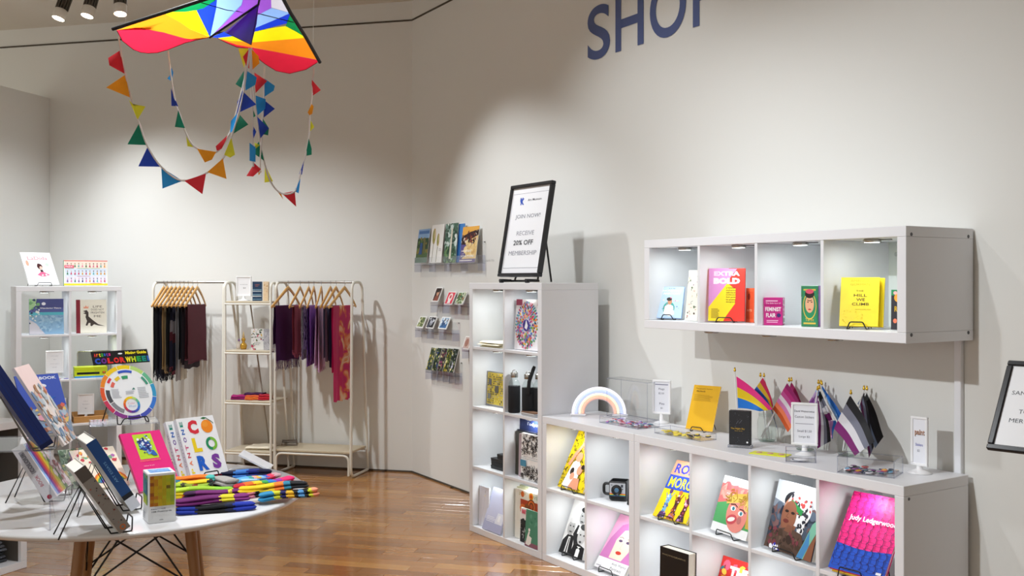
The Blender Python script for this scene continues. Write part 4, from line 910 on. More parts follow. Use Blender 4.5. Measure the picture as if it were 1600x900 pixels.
leaflet('brochure', 'white brochure with two dried flower stems in the top wall rack', 'brochure', 670, 411, (675.5, 352), .20, b2, seed=3)
def b3(p):
    p.rect(0, 0, 1, 1, '#4a6a5a'); p.scatter(60, 0, .4, 1, 1, .12, ['#c9d9d4', '#3a5a4a', '#7f9f94', '#dfe9e4', '#2c4a3c']); p.scatter(40, 0, 0, 1, .4, .12, ['#3f6a44', '#6a8f5a', '#9ab8a8', '#2a4a34']); p.poly([(.45, .1), (.5, .9), (.62, .85), (.6, .1)], '#d9d3c2'); p.text('Fountains', .5, .5, .6, .03, '#eef2f0')
leaflet('brochure', 'brochure with a pale green waterfall photograph in the top wall rack', 'brochure', 692.5, 411, (697.5, 350), .19, b3, seed=4)
def b4(p): p.rect(0, 0, 1, 1, '#3f7fc4'); p.poly([(0, 0), (0, .9), (.4, .8), (.7, .5), (.72, 0)], '#1f5a9a'); p.poly([(.0, .0), (.0, .5), (.4, .3), (.5, 0)], '#2a68aa')
leaflet('brochure', 'blue curved pattern brochure behind the yellow one in the top wall rack', 'brochure', 706, 410.5, (711.5, 350.5), .15, b4, seed=5, p_=.046)
def b5(p):
    p.rect(0, 0, 1, 1, '#e0c184'); p.rect(0, .75, 1, 1, '#e2a84a'); p.poly([(0, .05), (0, .55), (.3, .5), (.5, .35), (.35, .2)], '#5a4f8a'); p.poly([(0, .5), (.1, .75), (.5, .85), (1, .9), (1, .75), (.6, .65), (.3, .5)], '#3a1f24'); p.scatter(40, .02, .5, .95, .85, .07, ['#2a1418', '#6a2a2a', '#8a4a34', '#1e1218', '#e8d8c8']); p.scatter(20, .3, .1, .95, .6, .1, ['#e8cf94', '#d9b070']); p.text('HORSES', .4, .32, .6, .06, '#f3eee4', .02); p.text('and', .2, .245, .16, .03, '#f3eee4'); p.text('SCULPTURE', .48, .175, .8, .06, '#f3eee4', .02); p.rect(0, 0, 1, .1, '#6a5f8a'); p.lines(.05, .9, .03, .08, 1, '#f3eee4')
leaflet('brochure', 'yellow brochure with dark running horses in the top wall rack', 'brochure', 717, 410.5, (724, 355), .235, b5, seed=6, p_=.058)
wt = thing('wall_lettering', 'tiny grey price lettering on the wall beside the brochure rack', 'lettering', right(on_right(754, 410)[0], .0003, on_right(754, 410)[1]), YAW_RIGHT)
p = Print(.16, .02, 1); p.text('Postcards 50¢', .5, .5, 1, 1, '#b4b4b2'); p.build('lettering_print', wt)
def card(label, x, yB, tl, w, fn, seed, group=None): return leaflet('postcard', label, 'postcard', x, yB, tl, w, fn, seed=seed, t=.006)
wall_rack('second clear acrylic rack with three postcards beside the tall shelf', 673, 731, 476, 3, .1, .02)
def k1(p): p.rect(.08, .06, .92, .94, '#3a2620'); p.ell(.55, .62, .2, .26, '#c9987c'); p.poly([(.2, .06), (.3, .4), (.8, .4), (.9, .06)], '#8a4a3a'); p.ell(.5, .78, .24, .16, '#241612')
card('postcard with a dark haired portrait in the second wall rack', 674.5, 471, (682.5, 449), .10, k1, 1)
def k2(p): p.rect(.06, .06, .94, .94, '#d83a50'); p.ell(.5, .55, .26, .28, '#f0dcd8'); p.ell(.5, .6, .12, .12, '#c0505a'); p.poly([(.3, .1), (.4, .4), (.62, .4), (.7, .1)], '#e8e2e0')
card('red postcard with a pale round figure in the second wall rack', 693.5, 475.5, (702, 456), .12, k2, 2)
def k3(p): p.rect(.06, .06, .94, .94, '#7f9a6a'); p.scatter(40, .1, .1, .9, .9, .12, ['#c9d0b4', '#5a7a4a', '#a8705a', '#e0e0d0', '#3a5a3a'])
card('green garden postcard in the second wall rack', 709.5, 475.5, (718.5, 457), .125, k3, 3)
wall_rack('third clear acrylic rack with three white bordered postcards', 649, 707, 515, 3, .1, .02)
def k4(p): p.rect(.12, .12, .88, .92, '#6a7a4a'); p.scatter(30, .15, .15, .85, .88, .12, ['#c9cfa0', '#4a5a34', '#8f9a6a', '#e0e0c8'])
card('olive plant postcard in the third wall rack', 649.5, 512, (658.5, 495), .118, k4, 4)
def k5(p): p.rect(.08, .08, .92, .92, '#1c1e26'); p.ell(.5, .55, .2, .24, '#b9bcc8'); p.scatter(16, .2, .2, .8, .85, .1, ['#5a5f70', '#e0e2e8', '#2a2e3a'])
card('dark postcard with a pale figure in the third wall rack', 664.5, 512.5, (673.5, 495), .125, k5, 5)
def k6(p): p.rect(.08, .08, .92, .92, '#a9c4dc'); p.poly([(.1, .1), (.3, .4), (.6, .3), (.9, .5), (.9, .1)], '#3a6aa0'); p.scatter(20, .15, .3, .85, .85, .1, ['#7a5a3a', '#e8eef4', '#2f4f7a'])
card('blue and brown boat postcard in the third wall rack', 684, 513.5, (693.5, 496), .13, k6, 6)
wall_rack('lowest clear acrylic rack with a row of dark garden cards', 665, 711, 580, 5, .13, .02)
gcols = (['#2a3a5a', '#c9b83a', '#3a4a2a'], ['#1f3a7a', '#5a7a3a', '#22301e'], ['#4a3a5a', '#a8506a', '#2a2a2a'], ['#6a7a2a', '#c9a83a', '#2f3a1c'], ['#3a4a3a', '#b9b8c8', '#1e2a22'])
for i in range(5):
    def kf(p, i=i): p.rect(0, 0, 1, 1, gcols[i][2]); p.scatter(45, .02, .02, .98, .98, .14, gcols[i] + ['#7f8a6a', '#e0d8a0'])
    card(('first', 'second', 'third', 'fourth', 'last')[i] + ' narrow dark garden card along the lowest wall rack', 666 + 8.5 * i, 577.5 + .9 * i, (674.5 + 8.6 * i, 543 + .4 * i), .078, kf, 10 + i)
wall_rack('clear acrylic rack partly hidden behind the tall shelf edge', 722, 750, 547, 1, .1, .02)
def k7(p): p.rect(.1, .08, .9, .92, '#c9b0a8'); p.ell(.45, .5, .25, .3, '#a8786a')
card('pale portrait postcard showing beside the tall shelf edge', 721.5, 545, (728, 525), .1, k7, 20)

# ---------------------------------------------------------------- on top of the low shelves
def low(x, y): return P(x, y, LTOP)
# neon rainbow
c = (low(892.5, 648) + low(978, 649)) / 2 + Vector((0, -.03, 0)); RB = thing('rainbow_lamp', 'glowing white neon rainbow lamp on the low shelf', 'lamp', c + Vector((0, 0, .001)), math.radians(-3))
hw = (low(978, 649) - low(892.5, 648)).length / 2
for k, (col, e) in enumerate((('#f8f4ff', .85), ('#b9c8fa', .55), ('#f3f0c8', .65), ('#f8b8a2', .5))):
    r = hw - .009 - k * .0175
    pts_ = [(-r, 0, .012)] + [(-r * math.cos(math.pi * i / 24), 0, .015 + r * .96 * math.sin(math.pi * i / 24)) for i in range(25)] + [(r, 0, .012)]
    MB().tube(pts_, .0068, 10).build('neon_tube', M(col, .4, emit=e), RB)
pl = []
for rr_, rng_ in ((hw, range(0, 33)), (hw - .072, range(32, -1, -1))):
    for i in rng_: pl.append((-rr_ * math.cos(math.pi * i / 32), .012 + rr_ * .96 * math.sin(math.pi * i / 32)))
MB().prism(pl, .012, .020).build('back_board', M('#dcdce8', .4), RB)
for sx in (-1, 1): MB().box(sx * (hw - .036) - .042, -.025, 0, sx * (hw - .036) + .042, .022, .010, 0, .003).build('foot', M('#f0eff4', .4), RB)
# clear box cover behind it
def acrylic_tray(name, label, cat, p0, yaw, w, d, h, t=.003, lid=False):
    root = thing(name, label, cat, p0 + Vector((0, 0, .0008)), yaw)
    MB().box(0, 0, 0, w, d, t).build('tray_floor', ACRYLIC, root)
    for q in ((0, 0, w, t), (0, d - t, w, d), (0, t, t, d - t), (w - t, t, w, d - t)): MB().box(q[0], q[1], t, q[2], q[3], h).build('tray_wall', ACRYLIC, root)
    e = .0018
    rim = MB()
    for z in (e, h): rim.tube([(0, 0, z), (w, 0, z), (w, d, z), (0, d, z)], e, 5, closed=True)
    for x, y in ((0, 0), (w, 0), (w, d), (0, d)): rim.tube([(x, y, 0), (x, y, h)], e, 5)
    rim.build('bright_edge', ACRYLIC_EDGE, root)
    if lid: MB().box(0, 0, h, w, d, h + t).build('cover_plate', ACRYLIC, root)
    return root
cb = in_unit(LOW_P, YF, 893, .27, LTOP)
acrylic_tray('clear_case', 'tall clear acrylic case standing behind the neon rainbow', 'display case', LOW_P + FX * .20 + FY * .285 + Vector((0, 0, LTOP)), YF, .33, .10, .205, lid=True)
def pile(root, name, n, w, d, z, size, cols, seed, hmax=.02):
    r = random.Random(seed); mats = [M(c_, .4) for c_ in cols]
    for _ in range(n):
        m = MB(); x, y = r.uniform(size * 1.3, w - size * 1.3), r.uniform(size * 1.3, d - size * 1.3); s_ = size * r.uniform(.7, 1.15)
        T = Matrix.Translation((x, y, z + r.uniform(0, hmax))) @ Matrix.Rotation(r.uniform(0, 6), 4, 'Z') @ Matrix.Rotation(r.uniform(-.35, .35), 4, 'X')
        m.lathe([(0, -.002), (s_, -.002), (s_, .001), (s_ * .7, .003), (0, .0035)], 10, T=T); yield m, r.choice(mats)
def cname(c):
    import colorsys
    r_, g_, b_ = (int(c[i:i + 2], 16) / 255 for i in (1, 3, 5)); h, l, s_ = colorsys.rgb_to_hls(r_, g_, b_)
    if l > .88: return 'white'
    if l < .16: return 'black'
    h *= 360; base = 'red' if h < 15 or h > 345 else 'orange' if h < 40 else 'yellow' if h < 68 else 'green' if h < 165 else 'teal' if h < 195 else 'blue' if h < 245 else 'purple' if h < 300 else 'pink'
    if base == 'red' and l > .6: base = 'pink'
    return ('pale ' if l > .7 else 'dark ' if l < .36 else '') + base
def loose(label, group, name, cat, trayp, yaw, n, w, d, z, size, cols, seed, hmax=.02):
    R = Matrix.Translation(trayp) @ Matrix.Rotation(yaw, 4, 'Z'); r = random.Random(seed)
    for _ in range(n):
        s_ = size * r.uniform(.75, 1.15); x, y = r.uniform(s_ * 1.5, w - s_ * 1.5), r.uniform(s_ * 1.5, d - s_ * 1.5)
        col = r.choice(cols); lb = label.replace('round', cname(col) + ' round', 1); m = MB().lathe([(0, -.0015), (s_, -.0015), (s_, .001), (s_ * .7, .0028)], 12); m.lathe([(s_ * .7, .0029), (0, .0036)], 12, m=1)
        o = m.build(name, [M(col, .35), M(r.choice(cols), .35)]); o.matrix_world = R @ Matrix.Translation((x, y, z + r.uniform(0, hmax))) @ Matrix.Rotation(r.uniform(-.3, .3), 4, 'X')
        tag(o, lb, cat, group)
# tray of pins
q0, q1 = low(937, 660.5), low(997, 671.5); u_ = q1 - q0; yw = math.atan2(u_.y, u_.x); dp_ = .14; wt_ = u_.length
acrylic_tray('acrylic_tray', 'clear acrylic tray full of small round pins in front of the neon rainbow', 'tray', q0, yw, wt_, dp_, .035)
loose('small round pin lying in the tray before the neon rainbow', 'pins in the tray before the rainbow', 'badge_pin', 'pin badge', q0, yw, 60, wt_, dp_, .006, .0125, ['#d9506a', '#8a6ac8', '#e8a0b8', '#3a4a9a', '#f0eef4', '#7ab0d8', '#c03a4a', '#b9a0d8', '#e8d8e0', '#5a8a9a'], 3, .012)
# price sign, white stand-up frames
def stand_sign(label, xl, xr, yt, yb, base_y, fn, yaw=None, z_of=None, col='#f5f5f8', bar=.010, foot_r=.040):
    c0 = low((xl + xr) / 2, base_y); d0 = c0.y; w = (xr - xl) * d0 / F; z0 = D(0, yb, d0).z - LTOP; h = (yb - yt) * d0 / F
    yaw = yaw if yaw is not None else 0; w = w / max(.3, math.cos(yaw + math.atan2(c0.x, c0.y)))
    root = thing('price_sign', label, 'price sign', c0 + Vector((0, 0, .0006)), yaw); fm = M('#f2f2f4', .35)
    for q in ((-w / 2, 0, w / 2, bar), (-w / 2, h - bar, w / 2, h), (-w / 2, bar, -w / 2 + bar, h - bar), (w / 2 - bar, bar, w / 2, h - bar)): MB().box(q[0], -.006, z0 + q[1], q[2], .006, z0 + q[3], 0, .002).build('frame_rail', fm, root)
    sh_ = MB().box(-w / 2 + bar - .001, -.002, z0 + bar - .001, w / 2 - bar + .001, .003, z0 + h - bar + .001).build('sheet', M('#eceef6', .35), root)
    p = Print(w - 2 * bar, h - 2 * bar, 1); fn(p); o = p.build('sheet_print', sh_)
    if o: o.location = (-w / 2 + bar, -.002, z0 + bar)
    MB().lathe([(.0, 0), (foot_r, .0), (foot_r, .003), (foot_r * .6, .009), (.012, .016), (.010, max(.018, z0 - .002)), (.010, z0 + .001)], 24).build('foot', fm, root)
    return root
def f_p1(p):
    p.rect(.05, .90, .95, .93, '#8a8aa0'); p.text('Flags', .5, .76, .40, .075, '#5a5a70'); p.text('$2.50', .48, .62, .38, .065, '#5a5a70'); p.text('Pins', .52, .28, .34, .075, '#5a5a70'); p.text('$1', .5, .13, .14, .06, '#5a5a70')
stand_sign('white price sign for flags and pins beside the clear case', 1020, 1048, 594, 647, 661, f_p1, math.radians(-28))
def f_p2(p):
    p.text('David Wojnarowicz', .5, .83, .92, .07, '#4a4a58', .01); p.text('Custom Stickers', .5, .69, .88, .065, '#5a5a68'); p.rect(.08, .50, .92, .515, '#9a9aa6'); p.text('Small $1.50', .5, .31, .66, .065, '#5a5a68'); p.text('Large $2', .5, .16, .5, .065, '#5a5a68')
stand_sign('white stand-up price sign for custom stickers in front of the flags', 1237, 1277, 629.5, 696, 711, f_p2, math.radians(-24))
def f_p3(p):
    p.text('paint', .55, .68, .82, .16, '#5a3a34', .04); p.text('paint', .53, .69, .82, .16, '#c9a08a', .01); p.text('Stickers', .5, .42, .62, .065, '#5a5ab0', .01); p.text('$2', .45, .28, .2, .06, '#7a7a8a')
stand_sign('white stand-up sign with brown lettering at the end of the low shelf', 1424.5, 1449, 651, 728, 739, f_p3, math.radians(-52), foot_r=.045)
# tray of yellow pins and yellow card on a stand
q0, q1 = low(1023, 677), low(1094, 690.5); u_ = q1 - q0; yw = math.atan2(u_.y, u_.x)
acrylic_tray('acrylic_tray', 'low clear tray of yellow pins in front of the yellow card', 'tray', q0, yw, u_.length, .10, .028)
loose('round pin in the clear tray by the yellow card', 'yellow pins in the tray', 'badge_pin', 'pin badge', q0, yw, 22, u_.length, .10, .006, .015, ['#f0d81a', '#e8c80f', '#f3e04a', '#f0d81a', '#2a2a38'], 5, .010)
def f_yc(p): p.text("The people's history", .40, .92, .62, .035, '#6a4a10'); p.text('the book', .30, .865, .34, .035, '#4a3008', .02); p.lines(.08, .8, .64, .79, 7, '#c79a12')
YC = stand_book('yellow_card', 'tall yellow printed card leaning on an easel behind the yellow pins', (1071, 670), (1085, 601), LTOP, .12, .006, br=(1113, 674.5), cat='display card', cover='#f0b90f', fn=f_yc, b=.0008, ez_label='black easel behind the yellow printed card', ez=.05)
# black card deck in a clear holder
q = low(1139, 699); ydk = math.radians(-25)
dk = thing('card_deck', 'black speckled box of cards with gold title in front of the pink flag', 'card box', q + Vector((0, 0, .012)), ydk)
MB().box(0, 0, 0, .092, .032, .150, 0, .0015).build('box', M('#191a20', .5), dk)
p = Print(.092, .150, 4); p.scatter(50, .03, .03, .97, .97, .012, ['#5a5c6a', '#8a8c98', '#3a3c48'], 'er'); p.text('The Night Sky', .42, .48, .66, .06, '#c9a23a', .01); p.text('field cards', .46, .42, .36, .025, '#b8963a'); p.line([(.35, .62), (.45, .72), (.5, .64), (.62, .74)], .008, '#9a9cb0'); p.ell(.87, .10, .045, .045, '#f2f2f4'); p.build('front_print', dk)
acrylic_tray('card_holder', 'clear acrylic foot holding up the black card box', 'holder', q + Vector((0, 0, 0)) + Matrix.Rotation(ydk, 3, 'Z') @ Vector((-.004, -.004, 0)), ydk, .10, .042, .0095)
# yellow sticker sheet
q0, q1 = low(1170, 709), low(1228, 715); u_ = q1 - q0; yst = math.atan2(u_.y, u_.x)
st = thing('sticker_sheet', 'bright yellow sticker card lying flat in front of the glass jar', 'stickers', q0, yst)
MB().box(0, 0, .0006, u_.length, .07, .004, 0, .0006).build('card', M('#e6ea2a', .4), st)
for x in (.2, .5, .8): MB().lathe([(.0, .0062), (.012, .0060), (.013, .0045)], 12, c=(u_.length * x, .036, 0)).build('sticker', M('#d8a0a0', .4), st)
# trays of stickers
q0, q1 = low(1227, 724), low(1262, 729); u_ = q1 - q0; yw = math.atan2(u_.y, u_.x)
acrylic_tray('acrylic_tray', 'small clear tray holding white stickers under the sticker price sign', 'tray', low(1228, 722), math.radians(-15), .115, .105, .045)
for i in range(4):
    o = MB().lathe([(.0, 0), (.028, 0), (.028, .0006), (.0, .0007)], 20).build('round_sticker', M(('#f0f0f4', '#3a4468', '#f3f3f6', '#e8e8ee')[i], .35)); tag(o, ('bottom', 'dark blue', 'third', 'topmost')[i] + ' round sticker in the small clear tray under the price sign', 'sticker', 'stickers in the small tray')
    o.matrix_world = Matrix.Translation(low(1228, 722)) @ Matrix.Rotation(math.radians(-15), 4, 'Z') @ Matrix.Translation((.045 + .006 * i, .032, .0052 + .0011 * i))
q0, q1 = low(1308.5, 738.5), low(1397, 748); u_ = q1 - q0; yw = math.atan2(u_.y, u_.x)
acrylic_tray('acrylic_tray', 'wide clear tray of mixed pins below the black and grey flags', 'tray', q0, yw, u_.length, .13, .062)
loose('round pin lying in the wide clear tray below the flags', 'pins in the wide tray', 'badge_pin', 'pin badge', q0, yw, 34, u_.length, .13, .006, .0125, ['#2a3a5a', '#e8e8ee', '#c95a5a', '#7ab0d8', '#e0a83a', '#8a4a8a', '#3a6a7a', '#f2f2f6', '#1a1a24'], 9, .010)

# ---------------------------------------------------------------- jars and little flags
def jar(label, x, y, r=.042, h=.13):
    root = thing('glass_jar', label, 'jar', low(x, y) + Vector((0, 0, .0006)))
    MB().lathe([(.0, .004), (r * .85, .003), (r * .96, .008), (r, .02), (r, h * .70), (r * .88, h * .82), (r * .82, h * .86), (r * .84, h)], 28, cap=False).build('jar_glass', GLASS, root)
    MB().lathe([(r * .80, .0), (r * .86, .002), (r * .86, .005), (r * .5, .006), (0, .005)], 24).build('jar_base', clear_mat('jar_base_glass', (.78, .84, .82), 1.5, .1), root)
    for z in (h * .88, h * .93): MB().tube([(r * .85 * math.cos(a), r * .85 * math.sin(a), z) for a in [6.2832 * i / 24 for i in range(24)]], .0016, 5, closed=True).build('screw_ring', GLASS, root)
    return root
jar('clear glass jar holding the magenta and orange striped flags', 1198, 689)
jar('clear glass jar behind the sticker price sign', 1258, 703)
jar('clear glass jar mostly hidden by the black card box', 1158, 690, .034, .125)
jar('clear glass jar behind the large black, grey and purple flag', 1322, 712, .036, .10)
def flag(label, top, bot, cloth, stripes, dT, dB, dF, bow=.03, seed=1, nu=18, nv=None, order=None, wave=1.0):
    """pole from bot to top (photo points at distances dB, dT); cloth corners HT, HB on the pole side, FT, FB at the fly end"""
    pt, pb = D(*top, dT), D(*bot, dB)
    root = thing('stick_flag', label, 'flag', pb, 0, 0, 'little flags in jars')
    po = MB().tube([pb - pb, pt - pb], .0028, 8).build('pole', M('#efeeee', .4), root)
    k = pt - pb
    MB().lathe([(.0, 0), (.0045, .001), (.006, .005), (.0045, .010), (.003, .0125), (.0045, .015), (.002, .019), (0, .020)], 12, c=tuple(k)).build('finial', GOLD, po)
    HT, HB, FT, FB = cloth
    A_, B_, C_, E_ = D(*HT, dT), D(*HB, dB + (dT - dB) * .5), D(*FT, dF), D(*FB, dF)
    n = len(stripes); nv = nv or n * 3
    def fn(u, v):
        h = A_.lerp(B_, v); f = C_.lerp(E_, v); q = h.lerp(f, u)
        q = q + Vector((0, -1, 0)) * (bow * math.sin(3.1 * u) * .4 + .006 * wave * math.sin(7 * u + 2 * v + seed)) + Vector((0, 0, 1)) * (bow * .25 * math.sin(math.pi * u) * (1 - v * .6))
        return q - pb
    m = MB().grid(fn, nu, nv, 0, True, lambda u, v: min(n - 1, int(v * n)))
    m.build('cloth', [M(c_, .65, var=.05, scale=40, trans=.25) for c_ in stripes], root)
    return root
Z = lambda u, v: (1120 + u / 4.444, 560 + v / 4.444)
PAN = ['#ee2f8a', '#f3d31b', '#1f78d8']; PAN2 = ['#c8184f', '#dcb51c', '#1f5fc0']
LES = ['#9a1f6a', '#bb2a7c', '#c9529a', '#e8e2ea', '#d57fb8', '#f07f55', '#c8541f']
ACE = ['#1c1c22', '#7d7f90', '#e3e2e8', '#7d1f6e']
flag('pink, yellow and blue flag on the pole behind the black card box', Z(125, 92), (1154.5, 689), (Z(134, 124), Z(147, 345), Z(385, 352), Z(300, 368)), PAN, 4.51, 4.51, 4.40, .05, 1)
flag('dark pink and yellow flag standing straight in the first jar', Z(303, 128), (1197, 686), (Z(318, 132), Z(258, 225), Z(390, 330), Z(376, 362)), PAN2, 4.53, 4.53, 4.47, .04, 2)
flag('twin dark pink and yellow flag drooping into the first jar', Z(328, 130), (1202, 686), (Z(330, 136), Z(318, 215), Z(388, 345), Z(424, 500)), ['#c8184f', '#a81545', '#dcb51c', '#1f5fc0'], 4.56, 4.54, 4.56, .02, 3)
flag('striped magenta, white and orange flag leaning out of the first jar', Z(502, 162), (1191.5, 684), (Z(490, 172), Z(388, 352), Z(600, 372), Z(492, 512)), LES, 4.42, 4.525, 4.32, .03, 4)
flag('deep magenta flag behind the striped orange one', Z(518, 160), (1189.5, 682), (Z(520, 164), Z(495, 240), Z(590, 310), Z(530, 345)), ['#a01f5f', '#b52a6c', '#8a1a55'], 4.475, 4.52, 4.44, .01, 5)
flag('pale lavender flag drooping behind the sticker price sign', Z(706, 178), (1256, 700), (Z(704, 192), Z(636, 305), Z(722, 240), Z(690, 360)), ['#a9c0ec', '#c9a8dc', '#b06ac0'], 4.30, 4.285, 4.285, .01, 6)
flag('bright blue flag trailing along the white pole', Z(722, 178), (1260, 701), (Z(715, 190), Z(732, 190), Z(838, 440), Z(868, 392)), ['#7fb2ee', '#1f72d2', '#1a66c4'], 4.335, 4.29, 4.225, .01, 7, nu=24)
flag('small black, white and purple striped flag on the slanting white pole', Z(712, 214), (1332, 703), (Z(716, 226), Z(806, 430), Z(700, 262), Z(762, 432)), ACE, 4.24, 4.14, 4.23, .01, 8)
flag('narrow black and grey flag hanging down beside the price sign', Z(700, 222), (1261, 699), (Z(738, 262), Z(700, 262), Z(792, 575), Z(700, 628)), ACE, 4.275, 4.28, 4.19, .02, 9, nu=24)
flag('blue and pink flag end showing under the purple stripe', Z(728, 186), (1263, 700), (Z(830, 430), Z(756, 432), Z(800, 560), Z(790, 545)), ['#2a78d8', '#c98ac8', '#e0a8cc'], 4.27, 4.285, 4.19, .01, 13)
flag('large black, grey, white and purple flag at the front', Z(931, 250), (1317, 704), (Z(928, 255), Z(815, 490), Z(1098, 582), Z(958, 676)), ACE, 4.05, 4.135, 3.88, .03, 10)
flag('dark flag standing tallest behind the large striped flag', Z(1042, 222), (1320, 704), (Z(1040, 230), Z(975, 312), Z(1160, 545), Z(1095, 622)), ['#15151a', '#1c1c22', '#6f7f98'], 4.13, 4.145, 4.035, .015, 11)
flag('second dark flag with a purple tip behind the large striped flag', Z(1022, 220), (1321, 702), (Z(1022, 236), Z(990, 300), Z(1090, 612), Z(1052, 690)), ['#1c1c22', '#6f7288', '#5f1550'], 4.085, 4.14, 3.945, .015, 12)
# ---------------------------------------------------------------- wooden hangers and the scarves that hang on them
HW = wood_mat('hanger_wood', '#e0b473', '#cf9d58', (20, 20, 60), 0.35)
BW = .42
def hanger(label, px, half_px, rail_p, zr=1.5, flip=1):
    """px: column of the hook; half_px: half the width the photo shows; the hanger turns about its hook"""
    o = CORNER + Bn * rail_p; k = (px - CX) / F; s_ = (k * o.y - o.x) / (A.x - k * A.y); c = o + A * s_; c.z = 0
    ppm = F / c.y; sn = min(.98, half_px * 2 / (BW * ppm)); ang = math.asin(sn) * flip                  # angle between the hanger and the line of sight
    view = math.atan2(c.y, c.x); yaw = view - ang if flip > 0 else view - ang
    # x axis of the hanger: left tip to right tip as seen
    yaw = view - math.asin(sn)
    root = thing('clothes_hanger', label, 'hanger', Vector((c.x, c.y, zr)), yaw, 0, 'wooden hangers')
    MB().tube([(0.0128 * math.cos(a), 0, -.0018 + .0128 * math.sin(a)) for a in [math.radians(200 - 26 * i) for i in range(11)]] + [(.001, 0, -.024), (0, 0, -.045)], .0016, 6).build('hook', STEEL, root)
    pts = []; rs = []
    for i in range(-8, 9):
        t = i / 8; pts.append((t * BW / 2, .018 * t * t, -.042 - .150 * abs(t) ** 1.12)); rs.append(.0075 - .002 * abs(t))
    MB().tube(pts, rs, 10, flat=2.0, up=(0, 0, 1)).build('shoulder_bar', HW, root)
    MB().tube([(-BW / 2 + .018, .012, -.186), (BW / 2 - .018, .012, -.186)], .0055, 8).build('lower_bar', HW, root)
    return root
def scarf(label, hg, w, zlen, col, col2=None, back_len=None, folds=3, amp=.007, fringe=0, off=0.0, seed=1, pattern=None, sheer=0.0, thick=.0125, kind='scarf', stripes=None):
    """cloth laid over the lower bar of hanger hg"""
    root = thing(kind, label, 'scarf', hg.location, hg.rotation_euler.z); z0 = -.186; r = random.Random(seed); ph = r.uniform(0, 6)
    mats = stripes or ([col] if not col2 else [col, col2]); mm = [x if not isinstance(x, str) else M(x, .85, var=.12, scale=30, trans=sheer) for x in mats]
    for side, L in ((-1, zlen), (1, back_len or zlen * .94)):
        def fn(u, v, side=side, L=L):
            x = off + (u - .5) * w * (1 - .06 * v * math.sin(ph)); g = v * 24
            if g <= 3: a = g / 3 * math.pi / 2; return (x, .012 + side * .0078 * math.sin(a), z0 + .0078 * math.cos(a))          # over the bar
            v = (g - 3) / 21; k_ = min(1, v * 5)
            fl = amp * (.35 + .65 * v) * math.sin(6.283 * folds * u + ph + side + 1.2 * v) * k_
            return (x + .003 * k_ * math.sin(9 * v + ph), .012 + side * (.0078 + .004 * v) + fl * .8, z0 - v * L + .004 * math.sin(6.283 * folds * u + ph) * v)
        m = MB().grid(fn, 26, 24, 0, True, pattern if pattern else ((lambda u, v: min(len(mm) - 1, int(u * len(mm)))) if len(mm) > 1 else None))
        dr = m.build('front_drape' if side < 0 else 'rear_drape', mm, root)
        if fringe:
            q = MB(); n = int(w / .006)
            for i in range(n):
                u = (i + .5) / n; p = Vector(fn(u, 1.0)); q.tube([p, p + Vector((r.uniform(-.004, .004), r.uniform(-.004, .004), -fringe * .5)), p + Vector((r.uniform(-.008, .008), r.uniform(-.006, .006), -fringe * r.uniform(.85, 1.05)))], [.0016, .0014, .0016], 4, caps=False)
            q.build('fringe', mm[0], dr)
    return root
def pattern_mat(name, kind, cols, scale, dist=0.0, rough=.6, trans=.2):
    m = bpy.data.materials.new(name); m.use_nodes = True; nt = m.node_tree; b = nt.nodes['Principled BSDF']; b.inputs['Roughness'].default_value = rough
    tc = nt.nodes.new('ShaderNodeTexCoord'); t = nt.nodes.new(kind); t.inputs['Scale'].default_value = scale
    if 'Distortion' in t.inputs: t.inputs['Distortion'].default_value = dist
    r = nt.nodes.new('ShaderNodeValToRGB'); e = r.color_ramp.elements
    while len(e) < len(cols): e.new(.5)
    for i, (p_, c_) in enumerate(cols): e[i].position = p_; e[i].color = (*lin(c_), 1)
    nt.links.new(tc.outputs['Object'], t.inputs['Vector']); nt.links.new(t.outputs[0], r.inputs[0]); nt.links.new(r.outputs[0], b.inputs['Base Color'])
    if trans:
        tl = nt.nodes.new('ShaderNodeBsdfTranslucent'); nt.links.new(r.outputs[0], tl.inputs[0]); ms = nt.nodes.new('ShaderNodeMixShader'); ms.inputs[0].default_value = trans
        nt.links.new(b.outputs[0], ms.inputs[1]); nt.links.new(tl.outputs[0], ms.inputs[2]); nt.links.new(ms.outputs[0], nt.nodes['Material Output'].inputs[0])
    return m
FLOWER = pattern_mat('flower_silk', 'ShaderNodeTexNoise', [(.0, '#b01456'), (.44, '#c81a62'), (.50, '#e0703a'), (.56, '#e8b08a'), (.62, '#ecccb0'), (.70, '#d9803a')], 9.0, .6)
ZIG = pattern_mat('zigzag_cloth', 'ShaderNodeTexWave', [(.0, '#17161a'), (.47, '#17161a'), (.53, '#e6e3e4'), (1.0, '#e6e3e4')], 13.0, 9.0, .7, .1)
RP_R = .30; RP_L = .30
H_ = []
for px, hp, lab in ((450.5, 22, 'wooden hanger of the wide purple fringed shawl'), (469, 13, 'wooden hanger of the dusty rose scarf'), (482.5, 10.5, 'wooden hanger of the black and white patterned scarf'), (490.5, 7, 'wooden hanger of the violet dotted scarf'), (502, 5, 'wooden hanger of the pale lilac scarf'), (516.5, 12, 'wooden hanger of the slate blue scarf'), (525, 15, 'wooden hanger of the dark indigo scarf'), (538.5, 21, 'wooden hanger of the long magenta and orange silk scarf')):
    H_.append(hanger(lab, px, hp, RP_R))
def dots(u, v): return 1 if (int(u * 26) + int(v * 40)) % 3 == 0 else 0
scarf('wide deep purple shawl with a long fringe on the bench rack', H_[0], .33, .42, '#47185a', fringe=.07, folds=2, amp=.004, off=-.01, seed=2, back_len=.29)
scarf('dusty rose scarf with a short fringe beside the purple shawl', H_[1], .26, .36, '#a04a60', fringe=.035, folds=3, seed=3, col2='#b86878')
scarf('black and white zigzag patterned scarf on the bench rack', H_[2], .30, .33, None, stripes=[ZIG], folds=2, seed=4, back_len=.41)
